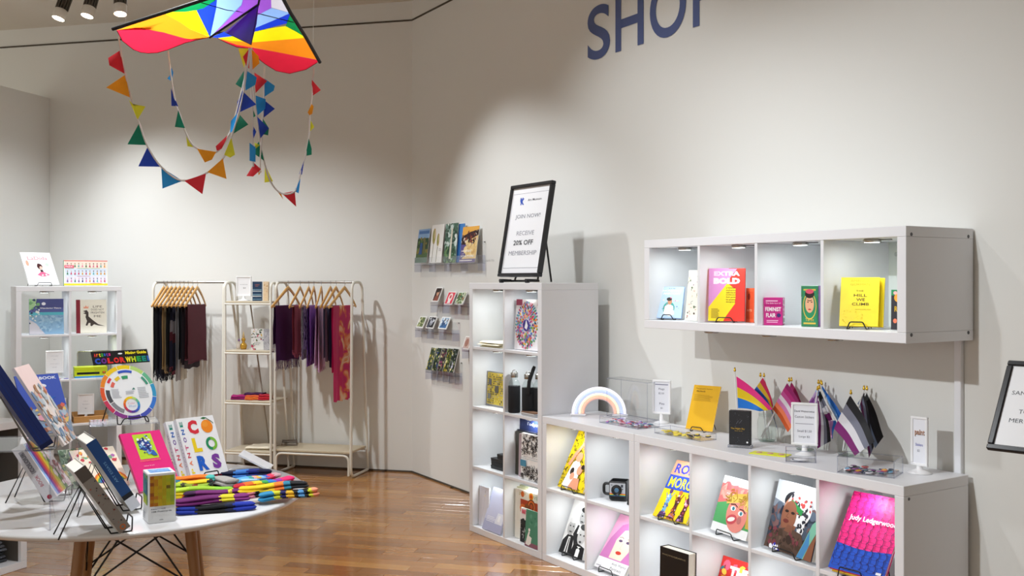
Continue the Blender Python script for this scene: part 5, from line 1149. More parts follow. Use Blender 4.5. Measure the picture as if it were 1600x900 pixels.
scarf('violet scarf with fine dots on the bench rack', H_[3], .36, .42, '#8050aa', col2='#9a70c2', pattern=dots, folds=3, seed=5, back_len=.46)
scarf('pale lilac scarf hanging between violet and slate ones', H_[4], .36, .48, '#cfa6c9', folds=4, amp=.010, seed=6, fringe=.02)
scarf('slate blue grey scarf on the bench rack', H_[5], .22, .42, '#84819f', folds=3, seed=7, off=-.02)
scarf('dark indigo scarf just behind the magenta silk', H_[6], .22, .45, '#42446e', folds=2, seed=8, off=.02, back_len=.47)
SILK = M('#c81a62', .45, var=.15, scale=9, trans=.3)
scarf('long magenta and orange flower printed silk scarf at the end of the bench rack', H_[7], .27, .72, None, stripes=[SILK, FLOWER], pattern=lambda u, v: 0 if u < .36 else 1, folds=3, amp=.008, seed=9, back_len=.5, off=-.03)
G_ = []
for i, (px, hp) in enumerate(((256, 14.5), (261.5, 15), (268, 15.5), (274.5, 15.5), (281, 15.5), (287.5, 15.5), (294, 15.5), (301, 15.5), (308.5, 16))):
    G_.append(hanger(('wooden hanger nearest the corner shelf on the dark scarf rack', 'second wooden hanger from the corner shelf end of the dark scarf rack', 'wooden hanger carrying the tan scarf', 'wooden hanger carrying the black scarf next to the tan one', 'wooden hanger carrying the plaid scarf', 'wooden hanger carrying the pale grey scarf', 'wooden hanger carrying the navy scarf', 'wooden hanger carrying the dark plum shawl', 'wooden hanger carrying the burgundy shawl')[i], px, hp, RP_L))
scarf('charcoal scarf nearest the corner shelf, with fringe', G_[0], .24, .55, '#26272c', fringe=.05, seed=11, off=-.05, amp=.003)
scarf('near black navy scarf with long fringe on the dark scarf rack', G_[1], .30, .54, '#16172a', fringe=.07, seed=12, amp=.004)
scarf('tan woollen scarf on the dark scarf rack', G_[2], .28, .52, '#a98c60', col2='#94784c', folds=3, amp=.004, seed=13, fringe=.02)
scarf('black fringed scarf right of the tan one', G_[3], .28, .50, '#141214', fringe=.06, folds=3, seed=14, amp=.004)
PLAID = ['#6a2230', '#22223e', '#a29a9e']
scarf('red, navy and grey plaid scarf on the dark scarf rack', G_[4], .28, .52, None, stripes=PLAID, pattern=lambda u, v: (0 if v < .12 else 1 if v < .32 else 2 if v < .5 else 0 if v < .62 else 1), folds=2, seed=15, fringe=.03, amp=.004)
scarf('pale grey and cream scarf hanging lowest on the dark scarf rack', G_[5], .24, .50, '#a39fa0', folds=3, seed=16, back_len=.60, col2='#d6cfc0', amp=.004)
scarf('black and navy scarf right of the plaid one', G_[6], .28, .45, '#15151f', folds=3, seed=17, col2='#1e1e30', amp=.004)
scarf('dark plum shawl behind the burgundy one', G_[7], .33, .50, '#33262f', folds=2, amp=.004, seed=18)
scarf('wide burgundy shawl at the front of the dark scarf rack', G_[8], .35, .44, '#571a2b', folds=1, amp=.003, seed=19, fringe=.012)

# ---------------------------------------------------------------- things on the ladder shelf
def lad(px, p_, z): 
    o = CORNER + Bn * p_; k = (px - CX) / F; s_ = (k * o.y - o.x) / (A.x - k * A.y); c = o + A * s_; c.z = z; return c
def stand_sign2(label, pos, w, h, z0, fn, yaw, bar=.011, foot_r=.05):
    root = thing('price_sign', label, 'price sign', pos, yaw); fm = M('#f2f2f2', .35)
    for q in ((-w / 2, 0, w / 2, bar), (-w / 2, h - bar, w / 2, h), (-w / 2, bar, -w / 2 + bar, h - bar), (w / 2 - bar, bar, w / 2, h - bar)): MB().box(q[0], -.007, z0 + q[1], q[2], .007, z0 + q[3], 0, .002).build('frame_rail', fm, root)
    sh_ = MB().box(-w / 2 + bar - .001, -.002, z0 + bar - .001, w / 2 - bar + .001, .003, z0 + h - bar + .001).build('sheet', M('#f3f3f5', .4), root)
    p = Print(w - 2 * bar, h - 2 * bar, 1); fn(p); o = p.build('sheet_print', sh_)
    if o: o.location = (-w / 2 + bar, -.002, z0 + bar)
    MB().lathe([(.0, 0), (foot_r, .0), (foot_r, .003), (foot_r * .55, .009), (.012, .016), (.010, max(.018, z0 - .002)), (.010, z0 + .001)], 24).build('foot', fm, root)
    return root
L1, L2, L3, L4 = 1.352, .965, .571, .178
stand_sign2('white stand-up price sign on the top board of the ladder shelf', lad(381, .285, L1 + .001), .122, .160, .035, lambda p: (p.text('SCARVES', .5, .60, .6, .04, '#8a8a92'), p.text('$24', .55, .40, .2, .08, '#5a5a62')), 0)
def f_blue(p):
    p.rect(0, 0, 1, 1, '#27405e'); p.text('CARDS', .5, .84, .5, .06, '#c0705a'); p.lines(.3, .7, .74, .78, 1, '#c0705a')
    for z, c_ in ((.58, '#8fb8cc'), (.50, '#d9e4ea'), (.32, '#8fb8cc'), (.24, '#e8eef0'), (.08, '#7aa0b8')):
        for i in range(6): p.ell(.1 + i * .16, z, .07, .06, c_, 6)
row = lad(394.5, .285, L1 + .001)
card_box('card_box', 'dark blue patterned card box on top of the ladder shelf', row, math.radians(6), .072, .04, .152, '#27405e', f_blue)
bk = lad(411, .275, L1 + .0015)
book('book', 'small kraft paper notebook standing beside the dark blue card box', bk, math.radians(-8), .03, .042, .152, .02, cover='#dcc3a0', fn=lambda p: p.scatter(26, .1, .05, .9, .95, .12, ['#c9a070', '#e8d6ba', '#b98f5f', '#e0b890']))
def f_flor(p):
    p.rect(0, 0, 1, 1, '#ecebe8'); p.scatter(34, .03, .42, .97, .98, .07, ['#5a7a5a', '#c9466a', '#d9b03a', '#7a5a8a', '#3a4a3a', '#e8a0b0']); p.text('FLOWER', .5, .33, .5, .04, '#5a5a5a'); p.text('BOX', .5, .26, .3, .04, '#5a5a5a'); p.scatter(12, .0, .0, .3, .3, .09, ['#c9466a', '#d9607a', '#5a7a5a']); p.line([(0, .62), (1, .60)], .02, '#4a4a44')
card_box('card_box', 'white floral box on the second board of the ladder shelf', lad(392.5, .31, L2 + .001), math.radians(8), .095, .05, .165, '#ecebe8', f_flor)
def f_grey(p): p.rect(0, 0, 1, 1, '#b9b7bc'); p.scatter(60, 0, 0, 1, 1, .12, ['#8a8890', '#5a5860', '#d9d8dc', '#6f6d78'], 'l')
book('book', 'grey marbled notebook next to the white floral box', lad(412, .29, L2 + .0015), math.radians(-6), .03, .05, .165, .03, cover='#b0aeb4', fn=f_grey)
GB = thing('glass_bottle', 'small golden glass bottle standing on the second ladder board', 'bottle', lad(380.5, .25, L2 + .0008))
MB().lathe([(0, 0), (.020, 0), (.026, .012), (.028, .030), (.022, .044), (.012, .052), (.010, .062), (.016, .070), (.017, .082), (.010, .092)], 20).build('bottle_body', M('#c99a3a', .15, .4), GB)
MB().lathe([(.007, .0925), (.012, .100), (.008, .112), (.004, .135), (.0, .140)], 14).build('stopper', M('#d9bd8a', .2, .3), GB)
GV = thing('glass_bottle', 'small clear glass bottle with lilac neck beside the golden one', 'bottle', lad(373.5, .21, L2 + .0008))
MB().lathe([(0, 0), (.018, 0), (.022, .01), (.018, .03), (.008, .045), (.009, .06)], 18).build('bottle_body', M('#d8ccc0', .1, trans=.3), GV); MB().lathe([(.006, .0605), (.010, .068), (.0, .085)], 12).build('stopper', M('#7a5a8a', .3), GV)
# folded scarves on the third board
def folded(label, pos, yaw, w, d, t, cols, seed, name='folded_scarf', cat='scarf'):
    r = random.Random(seed); root = thing(name, label, cat, pos, yaw); n = 3
    for i in range(n):
        def fn(u, v, i=i):
            a = 2 * math.pi * v; ww = d / 2 * (1 - .06 * i); th = t / n / 2
            y = ww * math.copysign(abs(math.cos(a)) ** .35, math.cos(a)); z = th * math.copysign(abs(math.sin(a)) ** .6, math.sin(a))
            x = (u - .5) * w * (1 - .04 * i); return (x, y + .006 * math.sin(5 * u + i + seed), (i + .5) * t / n + z * .98 + .0015 * math.sin(11 * u + i))
        m = MB().grid(fn, 14, 16, 0, True); n0 = len(m.v)
        m.build('fold', M(cols[i % len(cols)], .85, var=.12, scale=50), root)
    return root
folded('magenta folded scarf on the third ladder board', lad(375, .27, L3 + .002), .12, .13, .13, .030, ['#a0146a', '#8a1060', '#b01a74'], 1)
folded('dark purple folded scarf at the back of the third ladder board', lad(399, .215, L3 + .002), -.1, .16, .11, .045, ['#4a1452', '#5a1a62', '#421048'], 2)
folded('orange folded scarf at the front of the third ladder board', lad(396, .285, L3 + .002), .05, .12, .09, .032, ['#e8702a', '#f08a3a', '#d95a2a'], 3)
folded('red folded scarf beside the orange one', lad(415, .26, L3 + .002), .1, .10, .12, .040, ['#c91a34', '#d82a3a', '#b0142c'], 4)
bag_stack('flat cream cloth bags lying on the lowest ladder board', lad(382, .33, L4 + .0005), YAW_BACK + .15, .20, .19, 2, ['#d9cbb0', '#e4d9c2'], 6)
folded('grey brown folded cloth at the rack side of the lowest ladder board', lad(452, .14, .2045), .2, .12, .14, .03, ['#8a7f74', '#a39a8e', '#6f665e'], 7, 'folded_cloth', 'cloth')
# ---------------------------------------------------------------- things on the round table
TT = TZ + .0006
def tb(x, y, z=TT): return P(x, y, z)
NB = math.radians(123.5)                                        # stance of the books that show their spines
# clear risers
def riser(label, corners_yaw, p0, w, d, h):
    root = thing('acrylic_riser', label, 'display riser', p0 + Vector((0, 0, .0006)), corners_yaw); t = .004
    MB().box(0, 0, h - t, w, d, h).build('riser_top', ACRYLIC, root)
    for x in (0, w - t): MB().box(x, 0, 0, x + t, d, h - t).build('riser_side', ACRYLIC, root)
    e = MB()
    for x in (0, w): e.tube([(x, 0, 0), (x, 0, h), (x, d, h), (x, d, 0)], .0016, 5)
    e.tube([(0, 0, h), (w, 0, h)], .0016, 5); e.tube([(0, d, h), (w, d, h)], .0016, 5)
    e.build('bright_edge', ACRYLIC_EDGE, root); return root
RZ = .985
rA = tb(80, 829)
riser('large clear acrylic riser under the big blue book', math.radians(8), rA + Vector((-.36, -.05, 0)), .36, .30, RZ - TZ)
rB = tb(140, 764); RB_H = .209
RISER2 = riser('small clear acrylic riser under the colour wheel', math.radians(24), tb(141, 752), .25, .19, RB_H)
# big blue book on the large riser (spine towards the viewer)
def spine_b(p): p.rect(.30, 0, .34, 1, '#1a3a86'); p.rect(.62, 0, .65, 1, '#12296a'); p.rect(.02, 0, .98, .05, '#0f1c48')
pb_ = D(84, 700, 3.06); pb_.z = RZ + .024
ln1 = math.radians(31)
BLUEB = book('book', 'big dark blue hardback with its spine outward on the large riser', pb_, NB, ln1, .23, .29, .040, cover='#17306f', spine='#12296a', spine_fn=spine_b, b=.003)
easel('clear grey wire stand behind the big blue book', pb_, NB, ln1, .10, .040, .29, lift=.0235, mat=M('#7d7b78', .4, .3), rear=.07)
def c_glitter(p): p.rect(0, 0, 1, 1, '#e6dcd8'); p.rect(0, .7, 1, 1, '#f0d6d2'); p.scatter(70, 0, 0, 1, .72, .12, ['#c9b0a4', '#8fa0b0', '#d98a7a', '#b9c4cc', '#a87a5a', '#e8d8cc', '#6f88a8'])
pg_ = D(101, 698, 3.11); pg_.z = RZ + .006
book('book', 'pale pink wrapped picture book leaning beside the big blue book', pg_, math.radians(101), math.radians(31), .16, .285, .008, cover='#e6dcd8', fn=c_glitter)
def c_blue(p):
    p.rect(0, 0, 1, 1, '#3f56b0'); p.poly([(.0, .0), (0, .45), (.5, .38), (1, .45), (1, 0)], '#8a9ab0'); p.text('QUEER BOOK', .5, .93, .86, .06, '#e8ecf4', .02)
    p.ell(.5, .80, .16, .06, '#dfe4f0'); p.scatter(8, .4, .76, .6, .84, .03, ['#8fa4d0', '#f2f4f8'])
    for i, c_ in enumerate(('#d83a3a', '#e8802a', '#f0d030', '#3a9a5a', '#2a6ac0')): p.poly([(.50, .52), (.22 + .13 * i, .66 if i in (1, 3) else .70 if i == 2 else .60), (.30 + .13 * i, .60)], c_)
    p.poly([(.42, .52), (.5, .74), (.58, .52)], '#1f4f9a'); p.scatter(50, .02, .02, .98, .46, .10, ['#c9a08a', '#d86a5a', '#5a6a8a', '#b0c0d0', '#e8c070', '#8a5a4a', '#7a9ac0', '#e0a0b0'])
pk = D(46, 690, 3.33); pk.z = RZ + .0045
_k, lk, hk = lean_of(pk, math.radians(50), (22, 588))
book('book', 'blue picture book with a rainbow star crown on the large riser', pk, math.radians(50), lk, .15, hk, .005, cover='#3f56b0', fn=c_blue, b=.0012)
# white book with a rainbow fan
def c_fan(p):
    p.rect(0, 0, 1, 1, '#f0eef2')
    for i, c_ in enumerate(('#8fb8f0', '#7a3aa8', '#d8305a', '#f0802a', '#f4d838', '#c8d84a', '#6a8a5a')): p.poly([(.08 + .09 * i, .02), (.02 + .09 * i, .98), (.11 + .09 * i, .98), (.18 + .10 * i, .02)], c_)
    p.scatter(30, .55, .05, .98, .9, .08, ['#d9b8c0', '#b98a8a', '#e8d0d4', '#a86a70', '#f2e2e4'])
def sp_fan(p): p.rect(.01, .005, .99, .995, '#d3d2da'); p.rect(.46, .02, .48, .98, '#c3c2ca'); p.rect(.3, .5, .7, .9, '#9a9aa4'); p.text('COLOUR', .5, .70, .34, .34, '#4a4a54', 0, 90); p.text('BOOK', .5, .36, .2, .3, '#b0405a', 0, 90); p.ell(.5, .06, .2, .2, '#a02a44')
pf = tb(89, 776, TT + .028); lf = math.radians(31)
book('book', 'thick white book with a rainbow striped front below the riser top', pf, math.radians(100), lf, .20, .215, .040, cover='#f0eef2', spine='#d3d2da', fn=c_fan, spine_fn=sp_fan)
easel('black wire stand under the white rainbow striped book', pf, math.radians(100), lf, .20, .040, .215, lift=.0275, rear=.06)
pw = P(56, 702, TT + .10)
# leafy green book and cream picture book behind
def c_leaf(p): p.rect(0, 0, 1, 1, '#6f8a72'); p.scatter(120, 0, 0, 1, 1, .12, ['#3f5f4a', '#8fa88a', '#c9cfb8', '#2f4a3c', '#b9b06a', '#a8bca8', '#5a7a5a'], 'pl')
p_l = tb(107, 765, TT + .003); _k, ll, hl = lean_of(p_l, math.radians(44), (90, 704))
book('book', 'green book with leafy pattern behind the rainbow striped book', p_l, math.radians(44), ll, .12, hl, .005, cover='#6f8a72', fn=c_leaf, b=.0012)
def c_kid(p):
    p.rect(0, 0, 1, 1, '#f2e9d4'); p.scatter(26, .1, .62, .95, .96, .05, ['#d86a5a', '#7ab08a', '#e8a03a', '#b06ab0', '#c93a4a']); p.ell(.55, .56, .10, .10, '#3a2a22'); p.ell(.55, .52, .08, .08, '#b97a5a'); p.poly([(.44, .36), (.48, .46), (.62, .46), (.66, .36)], '#3f8a4a'); p.poly([(.40, .30), (.5, .36), (.8, .36), (.85, .28)], '#d8402a')
    for i, c_ in enumerate(('#e87a2a', '#f0c030', '#4a9a5a', '#3a7ac0', '#7a4aa8')): p.ring(.62, .06, .36 - i * .045, .405 - i * .045, c_, 15, 165)
    p.poly([(.1, .05), (.2, .3), (.3, .05)], '#d8402a')
p_k = tb(134, 766, TT + .010); _k, lk2, hk2 = lean_of(p_k, math.radians(46), (108, 705))
book('book', 'cream picture book with a rainbow and small figures behind the navy spine', p_k, math.radians(46), lk2, .165, hk2, .010, cover='#f2e9d4', spine='#8f8ac8', fn=c_kid)
# navy and grey spines in front
def sp_navy(p): p.rect(0, 0, 1, 1, '#1c3f72'); p.rect(0, 0, 1, .16, '#c9ccd4'); p.rect(0, .16, 1, .22, '#14161c'); p.text('ART ESSAYS', .45, .55, .30, .22, '#6f9ac0', 0, 90)
pn = tb(220, 789, TT + .026); l7 = math.radians(31)
book('book', 'navy hardback with a pale foot to its spine on a wire stand', pn, NB, l7, .19, .27, .035, cover='#8d8a84', spine='#1c3f72', back='#a8a49c', spine_fn=sp_navy, b=.003)
easel('black wire stand carrying the navy hardback', pn, NB, l7, .19, .035, .27, lift=.0255, rear=.06)
def sp_grey(p):
    p.rect(0, 0, 1, 1, '#8a8580'); p.rect(0, .82, 1, 1, '#5a5450'); p.scatter(26, .12, .14, .9, .80, .07, ['#7a3a3a', '#3a3a40', '#a85a4a', '#5a4a4a'], 'er'); p.ring(.5, .06, .14, .24, '#c8703a')
pgr = tb(204, 822, TT + .025); l8 = math.radians(33)
book('book', 'grey book with a speckled spine nearest the table edge', pgr, NB, l8, .16, .235, .036, cover='#dcdad6', spine='#8a8580', spine_fn=sp_grey)
easel('black wire stand carrying the grey speckled book', pgr, NB, l8, .16, .036, .235, lift=.0245, rear=.07)
# pink book
def c_pk(p): p.rect(.28, .52, .74, .96, '#b9d82a'); p.ell(.5, .76, .15, .17, '#2a4a9a'); p.scatter(60, .34, .60, .66, .92, .035, ['#3a6ac0', '#7ab0e0', '#e8eef4', '#5a3a8a', '#1f2a6a']); p.poly([(.56, .60), (.66, .66), (.72, .56), (.62, .56)], '#2f5fb0'); p.text('Chromaphilia', .50, .485, .5, .03, '#f0a02a'); p.text('colour in art', .42, .40, .26, .02, '#f6d8e6')
ppk = tb(219, 768, TT + .0125); _k, lp, hp = lean_of(ppk, math.radians(45), (186.5, 678.5))
book('book', 'bright pink book with a blue and green picture behind the postcard box', ppk, math.radians(45), lp, .155, hp, .014, cover='#e8247f', fn=c_pk, spine='#c81a6a')
easel('black wire stand under the bright pink book', ppk, math.radians(45), lp, .155, .014, hp, lift=.012, rear=.05)
# colour wheel on the small riser
WZ = TZ + RB_H + .0012
pcw = P(166, 663, WZ + .008); yc = math.radians(49); _k, lc_, hc = lean_of(pcw, yc, (141, 549))
CW = thing('colour_wheel', 'colour wheel mixing guide in a clear sleeve on the small riser', 'colour wheel', pcw, yc, lc_); cw_w = .236
MB().box(0, 0, 0, cw_w, .0016, hc).build('clear_sleeve', POLY, CW)
p = Print(cw_w, hc, 2)
hz = hc * .0 
p.rect(-.03, .80, 1.02, .99, '#131316'); p.rect(-.03, .985, 1.02, .99, '#2a2a30'); p.ell(.5, .945, .04, .014, '#e8e8ec')
for i, (ch, c_) in enumerate(zip('Artists', ('#d83030', '#e86a20', '#f0d020', '#3a9a3a', '#2a6ac0', '#7a3aa0', '#d83080', '#d83030'))): p.text(ch, .06 + .042 * i, .94, .034, .05 if ch in 'Atlid' else .038, c_, .03)
p.text('Mixing Guide', .78, .945, .38, .055, '#f0e020', .04)
for i, (ch, c_) in enumerate(zip('COLOR', ('#2a50b8', '#6a2a8a', '#d82a2a', '#d82a2a', '#d82a2a'))): p.text(ch, .085 + .108 * i, .855, .095, .078, c_, .06)
for i, (ch, c_) in enumerate(zip('WHEEL', ('#f0e020', '#b8d020', '#2a9a4a', '#1a8a7a', '#2a60b0'))): p.text(ch, .62 + .095 * i, .855, .095 if ch == 'W' else .08, .078, c_, .06)
p.build('header_print', CW)
p = Print(cw_w, hc, 3); cx_, cz_, R_o = .5, .40, .46; asp = 1.0
p.ell(cx_, cz_, .485, .485, '#eef0f2', 48)
ring = [('#f0d020', 75, 105), ('#b8d878', 45, 75), ('#6ab890', 15, 45), ('#3a9ac8', -15, 15), ('#3a78d0', -45, -15), ('#4a58b8', -75, -45), ('#5a3a9a', -105, -75), ('#8a3a8a', -135, -105), ('#c83a5a', -165, -135), ('#e05a30', -195, -165), ('#e8882a', -225, -195), ('#f0c81e', -255, -225)]
for c_, a0, a1 in ring: p.ring(cx_, cz_, .415, .485, c_, a0 + .6, a1 - .6, 48)
p.ring(cx_, cz_, .325, .395, '#4a4a50', 170, 205, 48); p.ring(cx_, cz_, .325, .395, '#8a8a90', 207, 245, 48); p.ring(cx_, cz_, .35, .395, '#3a5ac0', 70, 108, 48); p.ring(cx_, cz_, .35, .395, '#d83a4a', 135, 150, 48); p.ring(cx_, cz_, .35, .395, '#4a9a80', 18, 42, 48); p.ring(cx_, cz_, .265, .32, '#e06a5a', 140, 158, 48); p.ring(cx_, cz_, .265, .32, '#e8c83a', 112, 130, 48); p.ring(cx_, cz_, .24, .295, '#3a9a6a', 82, 105, 48); p.poly([(.56, .43), (.60, .46), (.62, .43)], '#3a7a6a')
p.r = random.Random(4); p.lines(.20, .36, .33, .46, 7, '#b9bcc4'); p.lines(.44, .60, .37, .42, 4, '#b9bcc4'); p.lines(.66, .84, .30, .46, 7, '#b9bcc4')
for c_, a0, a1 in ring: p.ring(.5, .225, .105, .145, c_, a0, a1, 36)
p.text('Color', .5, .245, .12, .03, '#e0a0b0'); p.text('Wheel', .5, .205, .13, .03, '#90b0d8'); p.build('wheel_print', CW)
easel('black wire stand under the colour wheel', pcw, yc, lc_, cw_w, .006, hc, lift=.0075, rear=.05)
# postcard box
pbx = tb(231.5, 819); yb_ = math.radians(-3)
q2 = tb(270.5, 816); u_ = q2 - pbx; yb_ = math.radians(30); wb = .084; hb = (819 - 741) * pbx.y / F
PBX = thing('postcard_box', 'white box of colour postcards at the front of the round table', 'card box', pbx, yb_); db = .09
MB().box(0, 0, 0, wb, db, hb, 0, .0015).build('box', M('#e4e6e8', .35), PBX)
p = Print(wb, hb, 7); p.rect(.01, .005, .99, .995, '#e4e6e8')
for i in range(6):
    for j in range(9): p.rect(.06 + i * .147, .34 + j * .068, .06 + (i + 1) * .147, .34 + (j + 1) * .068, p.r.choice([['#b07a1a', '#a8601a', '#8a4a1a'], ['#b8941e', '#b07a1e', '#a86a1a'], ['#b89a1e', '#a8921c', '#b08a1e'], ['#a8a020', '#b0a022', '#a8941c'], ['#a0a82a', '#98a42a', '#b0a824'], ['#94a832', '#a0aa2a', '#8a9c30']][i]) if not (i == 4 and j == 5) else '#6a5a1e')
p.text('PANTONE', .36, .285, .52, .028, '#4a4a6a', .01); p.text('100 Postcards', .48, .235, .72, .03, '#3a3a44', .015); p.lines(.4, .56, .05, .08, 1, '#8a8a90'); p.build('front_print', PBX)
p = Print(db, hb, 8)
for i in range(4):
    for j in range(9): p.rect(.08 + i * .21, .36 + j * .066, .08 + (i + 1) * .21, .36 + (j + 1) * .066, p.r.choice(['#2f6a80', '#3a7f8a', '#245a78', '#4a8f8a', '#6a9a5a'] if j > 2 else ['#a8b82a', '#8fae3a', '#c0c43a']))
p.lines(.1, .6, .05, .2, 4, '#9aa0a8'); o = p.build('side_print', PBX); o.location = (0, db, 0); o.rotation_euler = (0, 0, -math.pi / 2)
p = Print(wb, db, 9); p.rect(.12, .2, .88, .85, '#6f9fd8'); p.scatter(16, .15, .25, .85, .8, .07, ['#9ac0ea', '#4a78c8', '#b0a8e0', '#7ab8d8']); o = p.build('lid_print', PBX); o.location = (0, 0, hb); o.rotation_euler = (-math.pi / 2, 0, 0)
# the two colour books
def c_colors(p):
    for i, (ch, c_, w_) in enumerate(zip('PANTONE', ('#f0d82a', '#e8825a', '#c8304a', '#c84a7a', '#6a3a98', '#1f5fb8', '#1f8a78'), (.10, .12, .12, .11, .13, .12, .10))):
        p.text(ch, .095, .105 + .132 * i, .118 * .75, .08, c_, .03, 90)
    p.text('C', .38, .83, .27, .24, '#d8303f', .06); p.ell(.76, .82, .155, .17, '#f08a20'); p.ell(.72, .86, .08, .08, '#f29a34'); p.poly([(.64, .965), (.72, .985), (.82, .965), (.72, .945)], '#2a6a3a'); p.line([(.80, .955), (.90, .90), (.95, .86)], .02, '#5a6a3a')
    p.text('L', .37, .525, .22, .24, '#f0d020', .06); p.ring(.76, .52, .085, .150, '#1f8a5a', 90, 270, 36, 1.12); p.ring(.76, .52, .085, .150, '#7ab83a', -90, 90, 36, 1.12)
    p.text('R', .40, .215, .26, .25, '#1f60c8', .06); p.text('S', .76, .215, .23, .25, '#7a3a9a', .06)
def colors_book(label, bl, br, tl, **kw):
    z = TT + .0212; p0, p1 = P(*bl, z), P(*br, z); u = p1 - p0; yaw = math.atan2(u.y, u.x); _k, ln, h = lean_of(p0, yaw, tl)
    return p0, yaw, ln, u.length, h
p0, yaw, ln, w_, h_ = colors_book('', (299, 747), (357, 737.5), (274.5, 655))
def sp_col(p): p.rect(0, 0, 1, 1, '#dfe0ea'); p.text('PANTONE', .5, .5, .6, .4, '#9aa0b0', 0, 90)
book('book', 'front copy of the two white alphabet colour books', p0, yaw, ln, w_, h_, .020, cover='#f1f1f4', fn=c_colors, spine_fn=sp_col, b=.003)
easel('black wire stand under the white alphabet colour books', p0, yaw, ln, w_, .047, h_, lift=.0208, rear=.05)
R_ = Matrix.Rotation(yaw, 3, 'Z') @ Matrix.Rotation(-ln, 3, 'X')
book('book', 'rear copy of the two white alphabet colour books', p0 + R_ @ Vector((-.030, .0250, .006)), yaw, ln, w_, h_ * .985, .020, cover='#f1f1f4', fn=c_colors, spine_fn=sp_col, b=.003)
# acrylic leaflet holder lying beside
lh = thing('sign_holder', 'white edged sign holder lying tilted behind the socks', 'sign holder', tb(356, 738.5, TT), math.radians(4))
e1 = tb(352, 739) - lh.location; e2 = tb(420, 738.5) - lh.location
MB().box(0, 0, 0, .165, .045, .010, 0, .002).build('base_plate', M('#b9bbc0', .3), lh)
T = Matrix.Translation((.155, .02, .011)) @ Matrix.Rotation(math.radians(-62), 4, 'Y')
MB().box(-.004, -.004, 0, .004, .10, .135, 0, .001, Matrix.Translation((.158, .02, .004)) @ Matrix.Rotation(math.radians(-62), 4, 'Y')).build('tilted_panel', M('#eceef3', .3), lh)
p = Print(.16, .04, 3); p.lines(.06, .94, .1, .9, 3, '#8a8c92'); o = p.build('base_print', lh); o.location = (.002, .002, .010); o.rotation_euler = (-math.pi / 2, 0, 0)
# socks
def sock(label, a, b, zc, w, t, bands, seed, bend=0.0, name='folded_sock'):
    """flat rolled sock from photo point a to b lying at height zc; bands: [(end fraction, colour), ...]"""
    p0, p1 = P(*a, zc), P(*b, zc); root = thing(name, label, 'socks', p0, 0, 0, 'folded socks on the round table'); r = random.Random(seed); d = p1 - p0; L = d.length; t_ = d.normalized(); n_ = Vector((-t_.y, t_.x, 0))
    cols = []
    for _e, c_ in bands:
        if c_ not in cols: cols.append(c_)
    mm = [M(c_, .9, var=.12, scale=90) for c_ in cols]
    def mat(u, v):
        for e_, c_ in bands:
            if u <= e_ + .02 * math.sin(12 * v): return cols.index(c_)
        return cols.index(bands[-1][1])
    for lay in (0, 1):
        def fn(u, v, lay=lay):
            e_ = min(1.0, (min(u, 1 - u) / .055 + .02) ** .5); an = 2 * math.pi * v; ww = w / 2 * e_ * (.92 + .08 * math.sin(6 * u + seed)) * (1 - .10 * lay); th = t / 4 * e_
            y = ww * math.copysign(abs(math.cos(an)) ** .6, math.cos(an)); z = th * math.copysign(abs(math.sin(an)) ** .7, math.sin(an)) + .0012 * math.sin(an * 6 + seed) * e_
            base = bend * math.sin(math.pi * u) + .006 * math.sin(5 * u + seed); zz = (lay - .5) * t / 2 + .0025 * math.sin(7 * u + seed * 1.7 + lay)
            q = t_ * (u * L * (1 - .03 * lay) + .004 * lay) + n_ * (y + base + (.003 if lay else -.003)) + Vector((0, 0, zz + z)); return q
        m = MB().grid(fn, 30, 20, 0, True, mat); m.build('sock', mm, root)
    return root
Y_, O_, LG, TE, PU, NV, BK, RD, LB, GY, PK, MG, SA = '#e8c81a', '#e87a1a', '#9cc832', '#4ab8b0', '#6a1a64', '#14247a', '#15151a', '#c01a34', '#5aa8dc', '#a8a4a0', '#e08aa0', '#d81a64', '#e89070'
sock('royal blue and black pair of socks at the front edge of the table', (273, 799), (401, 789), TT + .0125, .045, .024, [(.25, '#16309a'), (.62, BK), (.72, '#1a2040'), (1, '#1a34a8')], 1)
sock('purple pair of socks with a yellow patch on the front pile', (270, 786), (392, 774.5), TT + .035, .05, .020, [(.60, PU), (.78, '#d8cc2a'), (1, '#7a2272')], 2)
sock('upper purple pair of socks with small yellow marks', (284, 775), (382, 768), TT + .030, .05, .022, [(.2, '#3a1440'), (.74, '#6f2068'), (.8, '#d8cc2a'), (1, PU)], 3)
sock('yellow and aqua socks with orange stripes', (264, 775), (366, 769), TT + .0215, .05, .020, [(.22, Y_), (.34, '#d8601a'), (.38, Y_), (.52, '#d8501a'), (.60, '#c8d82a'), (1, '#5ac0b8')], 4)
sock('mustard socks tucked under the purple pairs', (262, 790), (300, 787), TT + .016, .05, .018, [(.5, '#b8901a'), (1, '#8a6a14')], 5)
sock('lime green pair of socks in the middle of the front pile', (263, 769), (366, 764), TT + .034, .05, .020, [(.3, '#b8d83a'), (.7, LG), (1, '#8ac83a')], 6)
sock('yellow socks with red and green motifs', (264, 762), (334, 758), TT + .040, .05, .018, [(.25, '#a8c832'), (.35, '#3a3a20'), (.52, '#8a9a2a'), (.64, '#8a3a2a'), (.9, '#9ab83a'), (1, '#1a2a20')], 7)
sock('bright yellow socks with black trim on the front pile', (266, 756), (333, 754), TT + .046, .05, .016, [(.2, '#1a6a80'), (.88, Y_), (1, BK)], 8)
sock('orange pair of socks with teal toes', (268, 749.5), (336, 747), TT + .046, .05, .020, [(.80, O_), (1, TE)], 9)
sock('grey pair of socks between the two piles', (332, 748), (364, 755), TT + .030, .06, .024, [(.8, GY), (1, '#8f8b88')], 10)
sock('black socks under the grey pair', (334, 757), (366, 760), TT + .0105, .05, .020, [(1, BK)], 11)
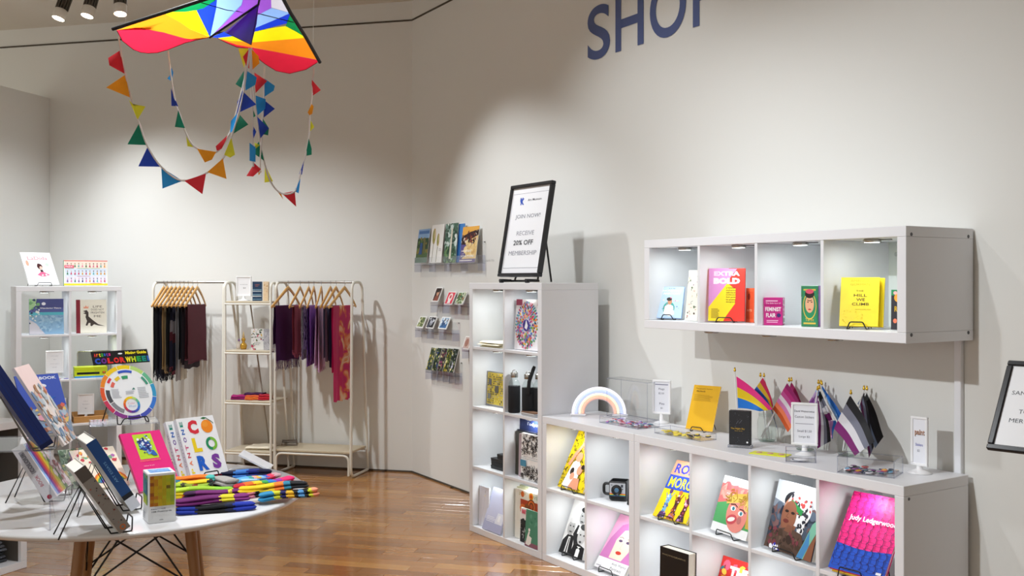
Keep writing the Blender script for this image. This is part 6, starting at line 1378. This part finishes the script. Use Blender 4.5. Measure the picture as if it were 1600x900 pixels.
sock('navy and blue socks with a red cuff at the back', (322, 742), (427, 738.5), TT + .014, .05, .026, [(.22, RD), (.42, '#141a3a'), (.62, '#3a78c8'), (.8, NV), (1, '#10143a')], 12)
sock('light blue socks with many coloured dots', (353, 757), (422, 746), TT + .014, .055, .024, [(.5, LB), (.58, '#3a9a9a'), (.66, '#e0a0a0'), (.74, '#e8b04a'), (.84, '#8ac0e8'), (1, '#3a5ac0')], 13)
sock('rainbow striped socks with a magenta end', (366, 765), (461, 748), TT + .036, .05, .024, [(.16, '#b8142c'), (.30, '#e86a1a'), (.42, '#f0c81a'), (.52, '#3aa04a'), (.64, '#2a7ac8'), (.76, '#8a2a9a'), (1, MG)], 14)
sock('pale blue and pink socks under the rainbow pair', (372, 755), (440, 744), TT + .013, .05, .022, [(.4, '#a0d0e8'), (.6, '#3a6aa0'), (.8, '#d83a5a'), (1, '#c8a0a8')], 15)
sock('yellow socks with a black toe on the second pile', (371, 766), (483, 757), TT + .0465, .05, .022, [(.50, Y_), (.64, '#e87a2a'), (.74, '#2a7a9a'), (1, '#111118')], 16, .01)
sock('pink and black socks in the middle of the second pile', (378, 773), (460, 763), TT + .033, .045, .020, [(.2, PK), (.58, '#111116'), (.75, '#e8822a'), (.88, '#d87aa0'), (1, '#d83a4a')], 17)
sock('blue, yellow and navy socks reaching over the table edge', (402, 777.5), (498, 767), TT + .024, .05, .024, [(.24, '#2a88b8'), (.36, '#c8c82a'), (.46, '#1a1a5a'), (.58, '#e0b02a'), (.66, '#15151c'), (.74, '#5a9ad0'), (.82, '#15151c'), (.88, '#c8cc2a'), (1, SA)], 18)

# ---------------------------------------------------------------- corner shelf and side shelf contents
def left_pt(px, y, z): return in_unit(CORNER_P, t33, px, y, z)
LS = [.038 + i * (.336 + IB) for i in range(4)]; LTOPZ = .076 + 4 * .336 + 3 * IB
def lbook(name, label, px, y, z, w, h, t, lean, fn, cover, tl=None, yaw=t33, ez=None, **kw):
    p0 = left_pt(px, y, z + t * math.sin(lean) + (.0065 if ez else .0015)); b = book(name, label, p0, yaw, lean, w, h, t, cover=cover, fn=fn, **kw)
    if ez: easel(ez, p0, yaw, lean, w, t, h, lift=p0.z - z, rear=.03)
    return b
def c_lady(p):
    p.rect(0, 0, 1, 1, '#f2f2f4'); p.text('LaDida', .52, .82, .66, .11, '#e08a98', .01); p.ell(.52, .56, .09, .10, '#4a2226'); p.ell(.55, .52, .05, .06, '#e8c0b0'); p.ell(.50, .62, .05, .04, '#4a2226'); p.poly([(.50, .46), (.58, .46), (.60, .38), (.50, .38)], '#3a2228'); p.poly([(.36, .30), (.50, .39), (.60, .39), (.78, .30), (.6, .25), (.48, .25)], '#f06a92'); p.line([(.50, .45), (.34, .52)], .02, '#e8c0b0'); p.ell(.14, .66, .05, .1, '#f0a890'); p.ell(.78, .62, .06, .06, '#c9d8cc'); p.scatter(26, .1, .06, .92, .36, .035, ['#e6e6e8', '#f2dce2', '#dfeae6', '#e8e0ea'], 'e')
pl_ = left_pt(46, .11, LTOPZ + .014)
_k, lL, hL = lean_of(pl_, math.radians(56), (30.5, 394))
stand_l = book('book', 'white picture book with a dancer in a pink skirt on top of the corner shelf', pl_, math.radians(56), lL, .25, hL, .012, cover='#f2f2f4', fn=c_lady)
easel('dark wire stand under the white dancer book', pl_, math.radians(56), lL, .25, .012, hL, lift=.0138, rear=.02)
def c_many(p):
    p.rect(0, 0, 1, 1, '#f3eedf'); p.rect(.02, .68, .98, .96, '#f6e6d8'); p.rect(.02, .38, .98, .68, '#d6e2f2'); p.rect(.02, .10, .98, .38, '#dfdcf0'); p.rect(0, .02, 1, .09, '#d8d020'); p.rect(0, .96, 1, .99, '#e8605a')
    for j, z in enumerate((.82, .53, .24)):
        for i in range(11):
            x = .08 + i * .085; c_ = p.r.choice(['#c83a5a', '#3a7a4a', '#3a5ac0', '#e0a02a', '#7a4a8a', '#2a2a4a', '#e07a9a', '#5ab0b0']); p.poly([(x - .02, z - .09), (x, z + .03), (x + .02, z - .09)], c_); p.ell(x, z + .05, .013, .013, p.r.choice(['#e8b8a0', '#a06a4a', '#5a3a2a']), 8)
    p.rect(.01, .70, .22, .80, '#e8305a'); p.text('PRIDE', .115, .75, .17, .06, '#f8e0e8', .03); p.lines(.3, .95, .66, .69, 1, '#7ac0a0'); p.lines(.3, .6, .36, .39, 1, '#c05a3a'); p.lines(.6, .9, .08, .11, 1, '#e87a2a')
lbook('puzzle_box', 'landscape box printed with rows of tiny colourful figures on top of the corner shelf', 100, .14, LTOPZ, .325, .205, .035, .05, c_many, '#3a4aa8', cat='puzzle box', spine='#3a8a6a', b=.0012, page='#3a4aa8')
def c_beach(p):
    p.rect(0, 0, 1, 1, '#8fb8d8'); p.rect(0, .60, 1, 1, '#5a64a0'); p.rect(0, .75, 1, 1, '#4a5088'); p.rect(0, .54, 1, .62, '#5fc0d0'); p.poly([(0, 0), (0, .42), (.2, .3), (.45, .0)], '#d0cfd8'); p.poly([(0, .66), (0, 1), (.22, 1), (.18, .8)], '#a8d09a'); p.scatter(26, .0, .3, .3, .98, .05, ['#e8f2ea', '#3a4a6a', '#7ab07a', '#f2f4f2']); p.ell(.42, .86, .06, .05, '#f2f2f6'); p.text('Wandering Things', .62, .73, .62, .05, '#f4f4f8', .03); p.scatter(50, .3, .05, 1, .5, .08, ['#9ac4e0', '#7fa8cc', '#a8cce4'], 'r')
lbook('book', 'blue beach photograph book in the top cell of the corner shelf', 46, .045, LS[3], .245, .275, .016, .12, c_beach, '#6a86b8')
def c_dino(p):
    p.rect(0, 0, 1, 1, '#f4f1e2'); p.rect(0, 0, .13, 1, '#8a2a38'); p.poly([(.24, .80), (.24, .74), (.40, .74), (.40, .82), (.36, .77), (.32, .83), (.28, .77)], '#f0a080')
    p.poly([(.22, .66), (.34, .69), (.40, .62), (.40, .50), (.52, .40), (.72, .26), (.95, .20), (.72, .22), (.58, .26), (.50, .20), (.46, .22), (.46, .30), (.40, .30), (.36, .22), (.30, .23), (.35, .36), (.30, .48), (.32, .56), (.22, .60), (.30, .62)], '#4a423e')
    for t_, z, w_ in (('LIFE', .79, .30), ('DOES NOT', .70, .42), ('FRIGHTEN', .61, .44), ('ME', .50, .24)): p.text(t_, .70, z, w_, .06, '#5a5048')
lbook('book', 'cream book with a crowned dinosaur in the top cell of the corner shelf', 119.5, .06, LS[3], .225, .265, .018, .07, c_dino, '#f4f1e2', spine='#8a2a38')
def blanklines(p): p.text('POSTCARDS', .5, .80, .5, .03, '#b0b2ba'); p.text('$1', .5, .62, .16, .04, '#b0b2ba'); p.text('NOTE CARDS', .5, .40, .6, .03, '#b0b2ba'); p.text('$3.50', .5, .22, .3, .04, '#b0b2ba')
stand_sign2('white price card standing in the second row of the corner shelf', left_pt(85.5, .10, LS[2] + .001), .128, .175, .045, blanklines, math.radians(28))
for i, (dx, c_) in enumerate(((-.02, '#c05a7a'), (.03, '#6a5aa8'), (.06, '#d8b0c0'))):
    o = MB().lathe([(0, -.0015), (.019, -.0015), (.019, .001), (.0, .003)], 14).build('badge_pin', M(c_, .4), None, None, left_pt(96, .05, LS[2] + .003) + Vector((dx, dx * .6, 0))); tag(o, ('rose', 'violet', 'pale pink')[i] + ' round pin lying by the white price card in the corner shelf', 'pin badge')
yg = left_pt(116.5, .05, LS[2] + .001)
card_box('card_box', 'flat yellow green box in the second row of the corner shelf', yg, math.radians(28), .24, .13, .085, '#c8d81e', lambda p: (p.rect(0, 0, 1, .16, '#4a9ad8'), p.rect(.07, .32, .76, .52, '#16181c'), p.rect(.85, .34, .95, .58, '#8a5a2a'), p.ell(.9, .5, .03, .03, '#e87a2a')))
sh = thing('steel_tray', 'shiny steel lid standing behind the yellow green box', 'tray', left_pt(121, .20, LS[2] + .001), math.radians(30), .06)
MB().box(0, 0, 0, .25, .004, .20, 0, .001).build('panel', M('#b9bdc0', .18, .8), sh); MB().tube(fillet([(0, 0, 0), (0, 0, .20), (.25, 0, .20), (.25, 0, 0)], .02, 4), .004, 8).build('rim', STEEL, sh)
tr = left_pt(115, .03, LS[1] + .001); TRW = wood_mat('bamboo', '#c9975a', '#b58248', (6, 50, 50), .45)
wt_ = thing('wooden_tray', 'small bamboo tray with stickers in the third row of the corner shelf', 'tray', tr, math.radians(30))
MB().box(0, 0, 0, .255, .15, .008, 0, .002).build('tray_base', TRW, wt_)
for q in ((0, 0, .255, .009, .05), (0, .141, .255, .15, .075)): MB().box(q[0], q[1], .0085, q[2], q[3], q[4], 0, .003).build('tray_side', TRW, wt_)
for x in (0, .246): MB().prism([(0.009, .0085), (.141, .0085), (.141, .075), (.09, .05), (.04, .045), (.009, .05)], x, x + .009, 0, Matrix(((0, 1, 0, 0), (1, 0, 0, 0), (0, 0, 1, 0), (0, 0, 0, 1)))).build('tray_end', TRW, wt_)
Rw = Matrix.Rotation(math.radians(30), 3, 'Z')
stand_sign2('white price card standing inside the bamboo tray', tr + Rw @ Vector((.10, .085, .0095)), .122, .165, .045, lambda p: (p.text('Mini', .5, .66, .3, .04, '#b0b2ba'), p.text('Stickers', .5, .50, .5, .05, '#b0b2ba'), p.text('$1', .5, .26, .14, .06, '#8a8c96')), math.radians(22), foot_r=.035)
for i, (x, y, c_) in enumerate(((.185, .05, '#f2f0f0'), (.215, .062, '#e8a0b0'), (.20, .09, '#3a5aa8'))):
    o = MB().box(-.03, -.018, 0, .03, .018, .003, 0, .001).build('sticker', M(c_, .4), None, None, tr + Rw @ Vector((x, y, .010 + .0035 * i)), .5 + i); tag(o, ('white', 'pink', 'blue')[i] + ' sticker lying in the bamboo tray on the corner shelf', 'sticker')
lbook('book', 'slim white book beside the divider in the third row of the corner shelf', 97, .05, LS[1], .03, .20, .10, .0, None, '#eceef2')
yb = lbook('book', 'yellow edged white book low in the corner shelf seen past the wire stand', 40, .05, LS[0], .2, .22, .012, .08, lambda p: (p.rect(.1, .1, .7, .9, '#f0c81a'), p.ell(.6, .3, .1, .1, '#d8405a')), '#f2f2f2')
# clothes in the side shelf
SY = math.atan2(u2.y, u2.x)
def side_pt(px, y, z): return in_unit(SIDE_P, SY, px, y, z)
folded('dark grey folded sweater in the lower part of the side shelf', SIDE_P + u2 * .557 + Vector((-u2.y, u2.x, 0)) * .19 + Vector((0, 0, .0395)), SY, .28, .24, .055, ['#3a3c42', '#44464c', '#36383e'], 11, 'folded_sweater', 'clothes')
folded('mid grey folded sweater on top of the dark one in the side shelf', SIDE_P + u2 * .553 + Vector((-u2.y, u2.x, 0)) * .19 + Vector((0, 0, .0965)), SY, .28, .24, .05, ['#5a5c62', '#505258', '#62646a'], 12, 'folded_sweater', 'clothes')
# ---------------------------------------------------------------- rainbow kite hanging from the ceiling
KT = {'nose': D(415, -45, 4.20), 'tail': D(327, 60, 4.60), 'left': D(178, 44, 4.52), 'right': D(500, 98, 4.90)}
def plane(a, b, c):
    n = (b - a).cross(c - a).normalized()
    def on(u, v, up=0.0):                                   # u, v: photo measure (crop units); meets the wing plane
        x, y = 170 + u / 4.706, v / 4.706; r = Vector(((x - CX) / F, 1, -(y - HY) / F)); e = Vector((0, 0, EYE)); t = n.dot(a - e) / n.dot(r); return e + r * t
    return on
WL = plane(KT['nose'], KT['tail'], KT['left']); WR = plane(KT['nose'], KT['tail'], KT['right'])
K0 = KT['tail']
KITE = thing('kite', 'large rainbow kite with bunting tails hanging below the ceiling', 'kite', K0)
def ripstop(c): return M(c, .5, var=.06, scale=25, trans=.55)
def panel(on, pts, col, name='sail_panel', lift=0.0):
    vs = [on(*p) for p in pts]; c = sum(vs, Vector()) / len(vs)
    n = len(vs); mb = MB()
    # a little sag in the middle of each panel
    nrm = (vs[1] - vs[0]).cross(vs[2] - vs[0]).normalized()
    if nrm.z < 0: nrm = -nrm
    inner = [v.lerp(c, .5) + nrm * .006 for v in vs]
    mb.add([v - K0 for v in vs] + [v - K0 for v in inner], [(i, (i + 1) % n, n + (i + 1) % n, n + i) for i in range(n)] + [tuple(range(n, 2 * n))], 0, True)
    mb.build(name, ripstop(col), KITE)
RED, ORG, YEL, GRN, BLU, LBL, PUR, LAV, WHT = '#d3203a', '#f08a1c', '#f3e614', '#0f8a4c', '#1d3fd0', '#8fb6ee', '#4a1c9c', '#9a55c8', '#d8d4de'
panel(WL, [(60, 222), (200, 203), (400, 238), (560, 283), (640, 292), (742, 274), (650, 292), (560, 315), (430, 365), (360, 385), (290, 390), (235, 383), (180, 362), (100, 300)], RED)
panel(WL, [(60, 222), (410, 98), (520, 160), (600, 215), (742, 274), (640, 292), (560, 283), (400, 238), (200, 203)], ORG)
panel(WL, [(410, 98), (470, 88), (560, 88), (645, 75), (742, 272), (600, 215), (520, 160)], YEL)
panel(WL, [(410, 98), (780, -22), (785, 0), (700, 60), (645, 75), (560, 88), (470, 88)], GRN)
panel(WL, [(645, 75), (700, 60), (785, 0), (788, -20), (800, -50), (790, 60), (765, 180), (745, 272)], BLU)
panel(WL, [(745, 272), (765, 180), (790, 60), (800, -50), (820, -105), (1010, -100), (975, 40), (870, 150)], LBL)
panel(WL, [(750, 272), (870, 150), (975, 40), (1010, -100), (1060, -182), (1140, -205), (1110, 20), (1100, 35)], LAV)
panel(WR, [(1100, 35), (1150, -190), (1190, -180), (1195, 60), (1095, 112)], LAV)
panel(WR, [(1195, 55), (1190, -120), (1215, -130), (1335, 95)], WHT)
panel(WR, [(1195, 58), (1335, 95), (1200, 155), (1080, 205), (1095, 112)], LBL)
panel(WR, [(1335, 97), (1310, 172), (1200, 200), (1065, 235), (1080, 205), (1200, 155)], BLU)
panel(WR, [(1335, 97), (1450, 278), (1380, 235), (1300, 192), (1315, 150)], GRN)
panel(WR, [(1300, 192), (1380, 235), (1450, 278), (1250, 296), (1058, 312), (1065, 235), (1200, 205)], YEL)
panel(WR, [(1450, 278), (1540, 440), (1400, 415), (1220, 380), (1050, 348), (1058, 312), (1250, 296)], ORG)
panel(WR, [(1540, 442), (1532, 460), (1450, 510), (1330, 540), (1230, 520), (1150, 470), (1105, 435), (1050, 350), (1220, 380), (1400, 415)], RED)
panel(WR, [(760, 272), (850, 232), (1075, 205), (1065, 235), (900, 268), (800, 280)], BLU)
panel(WR, [(800, 280), (900, 268), (1065, 235), (1058, 312), (990, 305), (900, 300)], YEL)
panel(WR, [(800, 281), (900, 300), (990, 305), (1058, 312), (1050, 348), (940, 330)], ORG)
panel(WR, [(800, 282), (940, 330), (1050, 349), (1040, 358), (940, 345), (860, 312)], RED)
# keel hangs below the spine
sp0, sp1 = WL(852, 236), WL(1102, 32); ap = D(392.5, 70, 4.28)
MB().add([sp0 - K0, sp1 - K0, ap - K0, (sp0 + sp1) / 2 - K0, (sp1 + ap) / 2 + Vector((.01, -.01, 0)) - K0, (ap + sp0) / 2 - K0], [(0, 3, 5), (3, 1, 4), (3, 4, 5), (5, 4, 2)], 0, True).build('keel', ripstop(PUR), KITE)
BLK = M('#15151a', .6)
def rod(name, pts, r, mat=BLK): MB().tube([p - K0 for p in pts], r, 8).build(name, mat, KITE)
rod('leading_edge_sleeve', [WL(28, 214), WL(410, 92), WL(760, -22), KT['nose']], .0085)
rod('leading_edge_sleeve', [WR(1552, 458), WR(1450, 276), WR(1335, 92), WR(1215, -135), KT['nose']], .0085)
rod('spine_rod', [WL(742, 276), WL(1100, 33), KT['nose']], .005)
rod('spreader_rod', [WL(640, 8), WL(870, 75), WR(1100, 100), WR(1360, 165)], .002)
rod('hem', [WL(*p) for p in ((60, 224), (100, 300), (180, 364), (235, 385), (290, 391), (360, 387), (430, 367), (560, 316), (650, 293), (745, 273))], .002, M('#8a1424', .6))
rod('hem', [WR(*p) for p in ((800, 281), (860, 312), (940, 346), (1040, 358), (1105, 436), (1150, 471), (1230, 521), (1330, 541), (1450, 511), (1532, 460))], .002, M('#8a1424', .6))
rod('keel_edge', [sp0, ap, sp1], .002)
rod('hanging_line', [sp1 + Vector((0, 0, .004)), Vector((sp1.x, sp1.y, CEIL_Z))], .0008, M('#d8d8d8', .4)); rod('hanging_line', [WL(120, 190), Vector((WL(120, 190).x, WL(120, 190).y + .2, CEIL_Z))], .0008, M('#d8d8d8', .4)); rod('hanging_line', [WR(1500, 370), Vector((WR(1500, 370).x, WR(1500, 370).y + .1, CEIL_Z))], .0008, M('#d8d8d8', .4))
# bunting tails: a white tape with small flags
TAPE = M('#e6e2e0', .6, trans=.2)
COLS = {'r': '#dc2a38', 'o': '#f5a21c', 'y': '#e6e63a', 'g': '#128064', 'b': '#2446b8', 'l': '#2a94dc'}
def Q(u, v, d): return D(150 + u / 2.647, v / 2.647, d)
def tail(pts, d0, d1, flags, seed):
    r = random.Random(seed); n = len(pts); ln = [0]
    for i in range(1, n): ln.append(ln[-1] + math.hypot(pts[i][0] - pts[i - 1][0], pts[i][1] - pts[i - 1][1]))
    dep = lambda t: d0 + (d1 - d0) * t
    P3 = [Q(u, v, dep(l / ln[-1])) for (u, v), l in zip(pts, ln)]
    sm = []
    for i in range(n - 1):
        a, b, c, e = P3[max(i - 1, 0)], P3[i], P3[i + 1], P3[min(i + 2, n - 1)]
        for k in range(5):
            t = k / 5; sm.append(.5 * ((2 * b) + (c - a) * t + (2 * a - 5 * b + 4 * c - e) * t * t + (3 * b - a - 3 * c + e) * t ** 3))
    sm.append(P3[-1]); tape = MB().tube([p - K0 for p in sm], .0042, 6); tp_ = tape.build('tail_tape', TAPE, KITE)
    for col, fp in flags:
        # depth of the nearest tape point
        cu, cv = sum(p[0] for p in fp) / len(fp), sum(p[1] for p in fp) / len(fp); best = min(range(n), key=lambda i: (pts[i][0] - cu) ** 2 + (pts[i][1] - cv) ** 2); d = dep(ln[best] / ln[-1]) + r.uniform(-.012, .012)
        vs = [Q(u, v, d + r.uniform(-.012, .012)) for u, v in fp]; c = sum(vs, Vector()) / len(vs) + Vector((0, -.008, 0)); m = len(vs)
        MB().add([v - K0 for v in vs] + [c - K0], [(i, (i + 1) % m, m) for i in range(m)], 0, True).build('pennant', M(COLS[col], .6, var=.08, scale=30, trans=.45), tp_)
tail([(93, 150), (105, 230), (122, 308), (145, 405), (165, 480), (180, 512), (212, 602), (270, 690), (357, 747), (460, 714), (527, 653), (565, 553), (600, 430), (618, 330), (636, 200)], 4.52, 4.60, [
    ('r', [(100, 208), (50, 240), (55, 270), (118, 305)]), ('o', [(122, 308), (42, 362), (140, 403)]), ('y', [(135, 412), (150, 430), (205, 440), (172, 495)]), ('g', [(178, 510), (130, 597), (210, 600)]), ('b', [(213, 608), (175, 688), (270, 690)]),
    ('l', [(270, 692), (275, 780), (358, 748)]), ('r', [(365, 748), (440, 803), (455, 718)]), ('o', [(460, 712), (540, 740), (525, 655)]), ('y', [(530, 640), (560, 568), (575, 640), (555, 652)]), ('g', [(565, 555), (595, 475), (630, 515)]), ('b', [(582, 470), (605, 375), (663, 432)]), ('l', [(618, 375), (620, 290), (665, 320), (660, 350)])], 1)
tail([(298, 210), (312, 330), (330, 430), (345, 470), (375, 558), (415, 612), (495, 630), (552, 553), (580, 470), (605, 370), (622, 290), (634, 200)], 4.58, 4.64, [
    ('l', [(312, 278), (320, 300), (316, 320), (310, 335), (295, 325), (305, 312)]), ('b', [(310, 365), (340, 440), (312, 438)]), ('g', [(340, 455), (368, 530), (326, 525)]), ('y', [(372, 558), (412, 610), (378, 605)]), ('o', [(418, 615), (497, 628), (480, 660), (450, 672)]), ('r', [(552, 552), (495, 605), (500, 625), (520, 615)]), ('l', [(585, 468), (558, 500), (555, 550), (568, 540)]), ('b', [(610, 370), (585, 420), (582, 460), (595, 460)]), ('g', [(612, 292), (577, 348), (610, 370)]), ('y', [(588, 200), (630, 200), (612, 282)])], 2)
tail([(903, 280), (896, 340), (893, 400), (885, 480), (880, 570), (865, 650), (845, 722), (824, 790), (768, 800), (724, 755), (698, 678), (678, 585), (665, 480), (652, 380), (640, 200)], 4.88, 4.66, [
    ('r', [(893, 330), (930, 373), (890, 400)]), ('o', [(892, 430), (900, 440), (895, 470), (885, 480), (875, 465)]), ('y', [(888, 498), (903, 525), (880, 550)]), ('g', [(880, 572), (892, 615), (892, 640), (866, 645)]), ('b', [(862, 655), (852, 722), (840, 720)]), ('l', [(846, 738), (838, 800), (820, 790)]), ('r', [(822, 790), (828, 855), (768, 800)]), ('o', [(724, 757), (775, 825), (765, 800)]), ('y', [(698, 678), (732, 750), (697, 755)]), ('g', [(677, 582), (695, 665), (640, 625)]), ('b', [(667, 483), (715, 530), (680, 572)]), ('l', [(660, 395), (702, 410), (700, 450), (665, 480)]), ('r', [(655, 300), (708, 335), (660, 385)]), ('o', [(640, 200), (672, 232), (676, 262), (645, 290)])], 3)
tail([(697, 275), (696, 330), (695, 400), (690, 480), (686, 560), (680, 640), (678, 715)], 4.74, 4.72, [
    ('l', [(697, 325), (740, 355), (735, 375), (697, 400)]), ('b', [(697, 415), (740, 450), (693, 487)]), ('g', [(690, 490), (715, 530), (712, 560), (690, 555)]), ('y', [(655, 590), (678, 600), (660, 615)]), ('o', [(670, 690), (685, 710), (672, 725)])], 4)
tail([(638, 200), (641, 330), (646, 440), (648, 510), (648, 585), (650, 672), (652, 690)], 4.62, 4.62, [
    ('r', [(634, 200), (608, 235), (622, 275), (634, 285)]), ('g', [(645, 440), (660, 480), (645, 490)]), ('b', [(645, 510), (663, 545), (648, 582)]), ('l', [(635, 590), (660, 610), (660, 670), (635, 665)]), ('r', [(655, 675), (683, 700), (650, 730), (622, 728)])], 5)
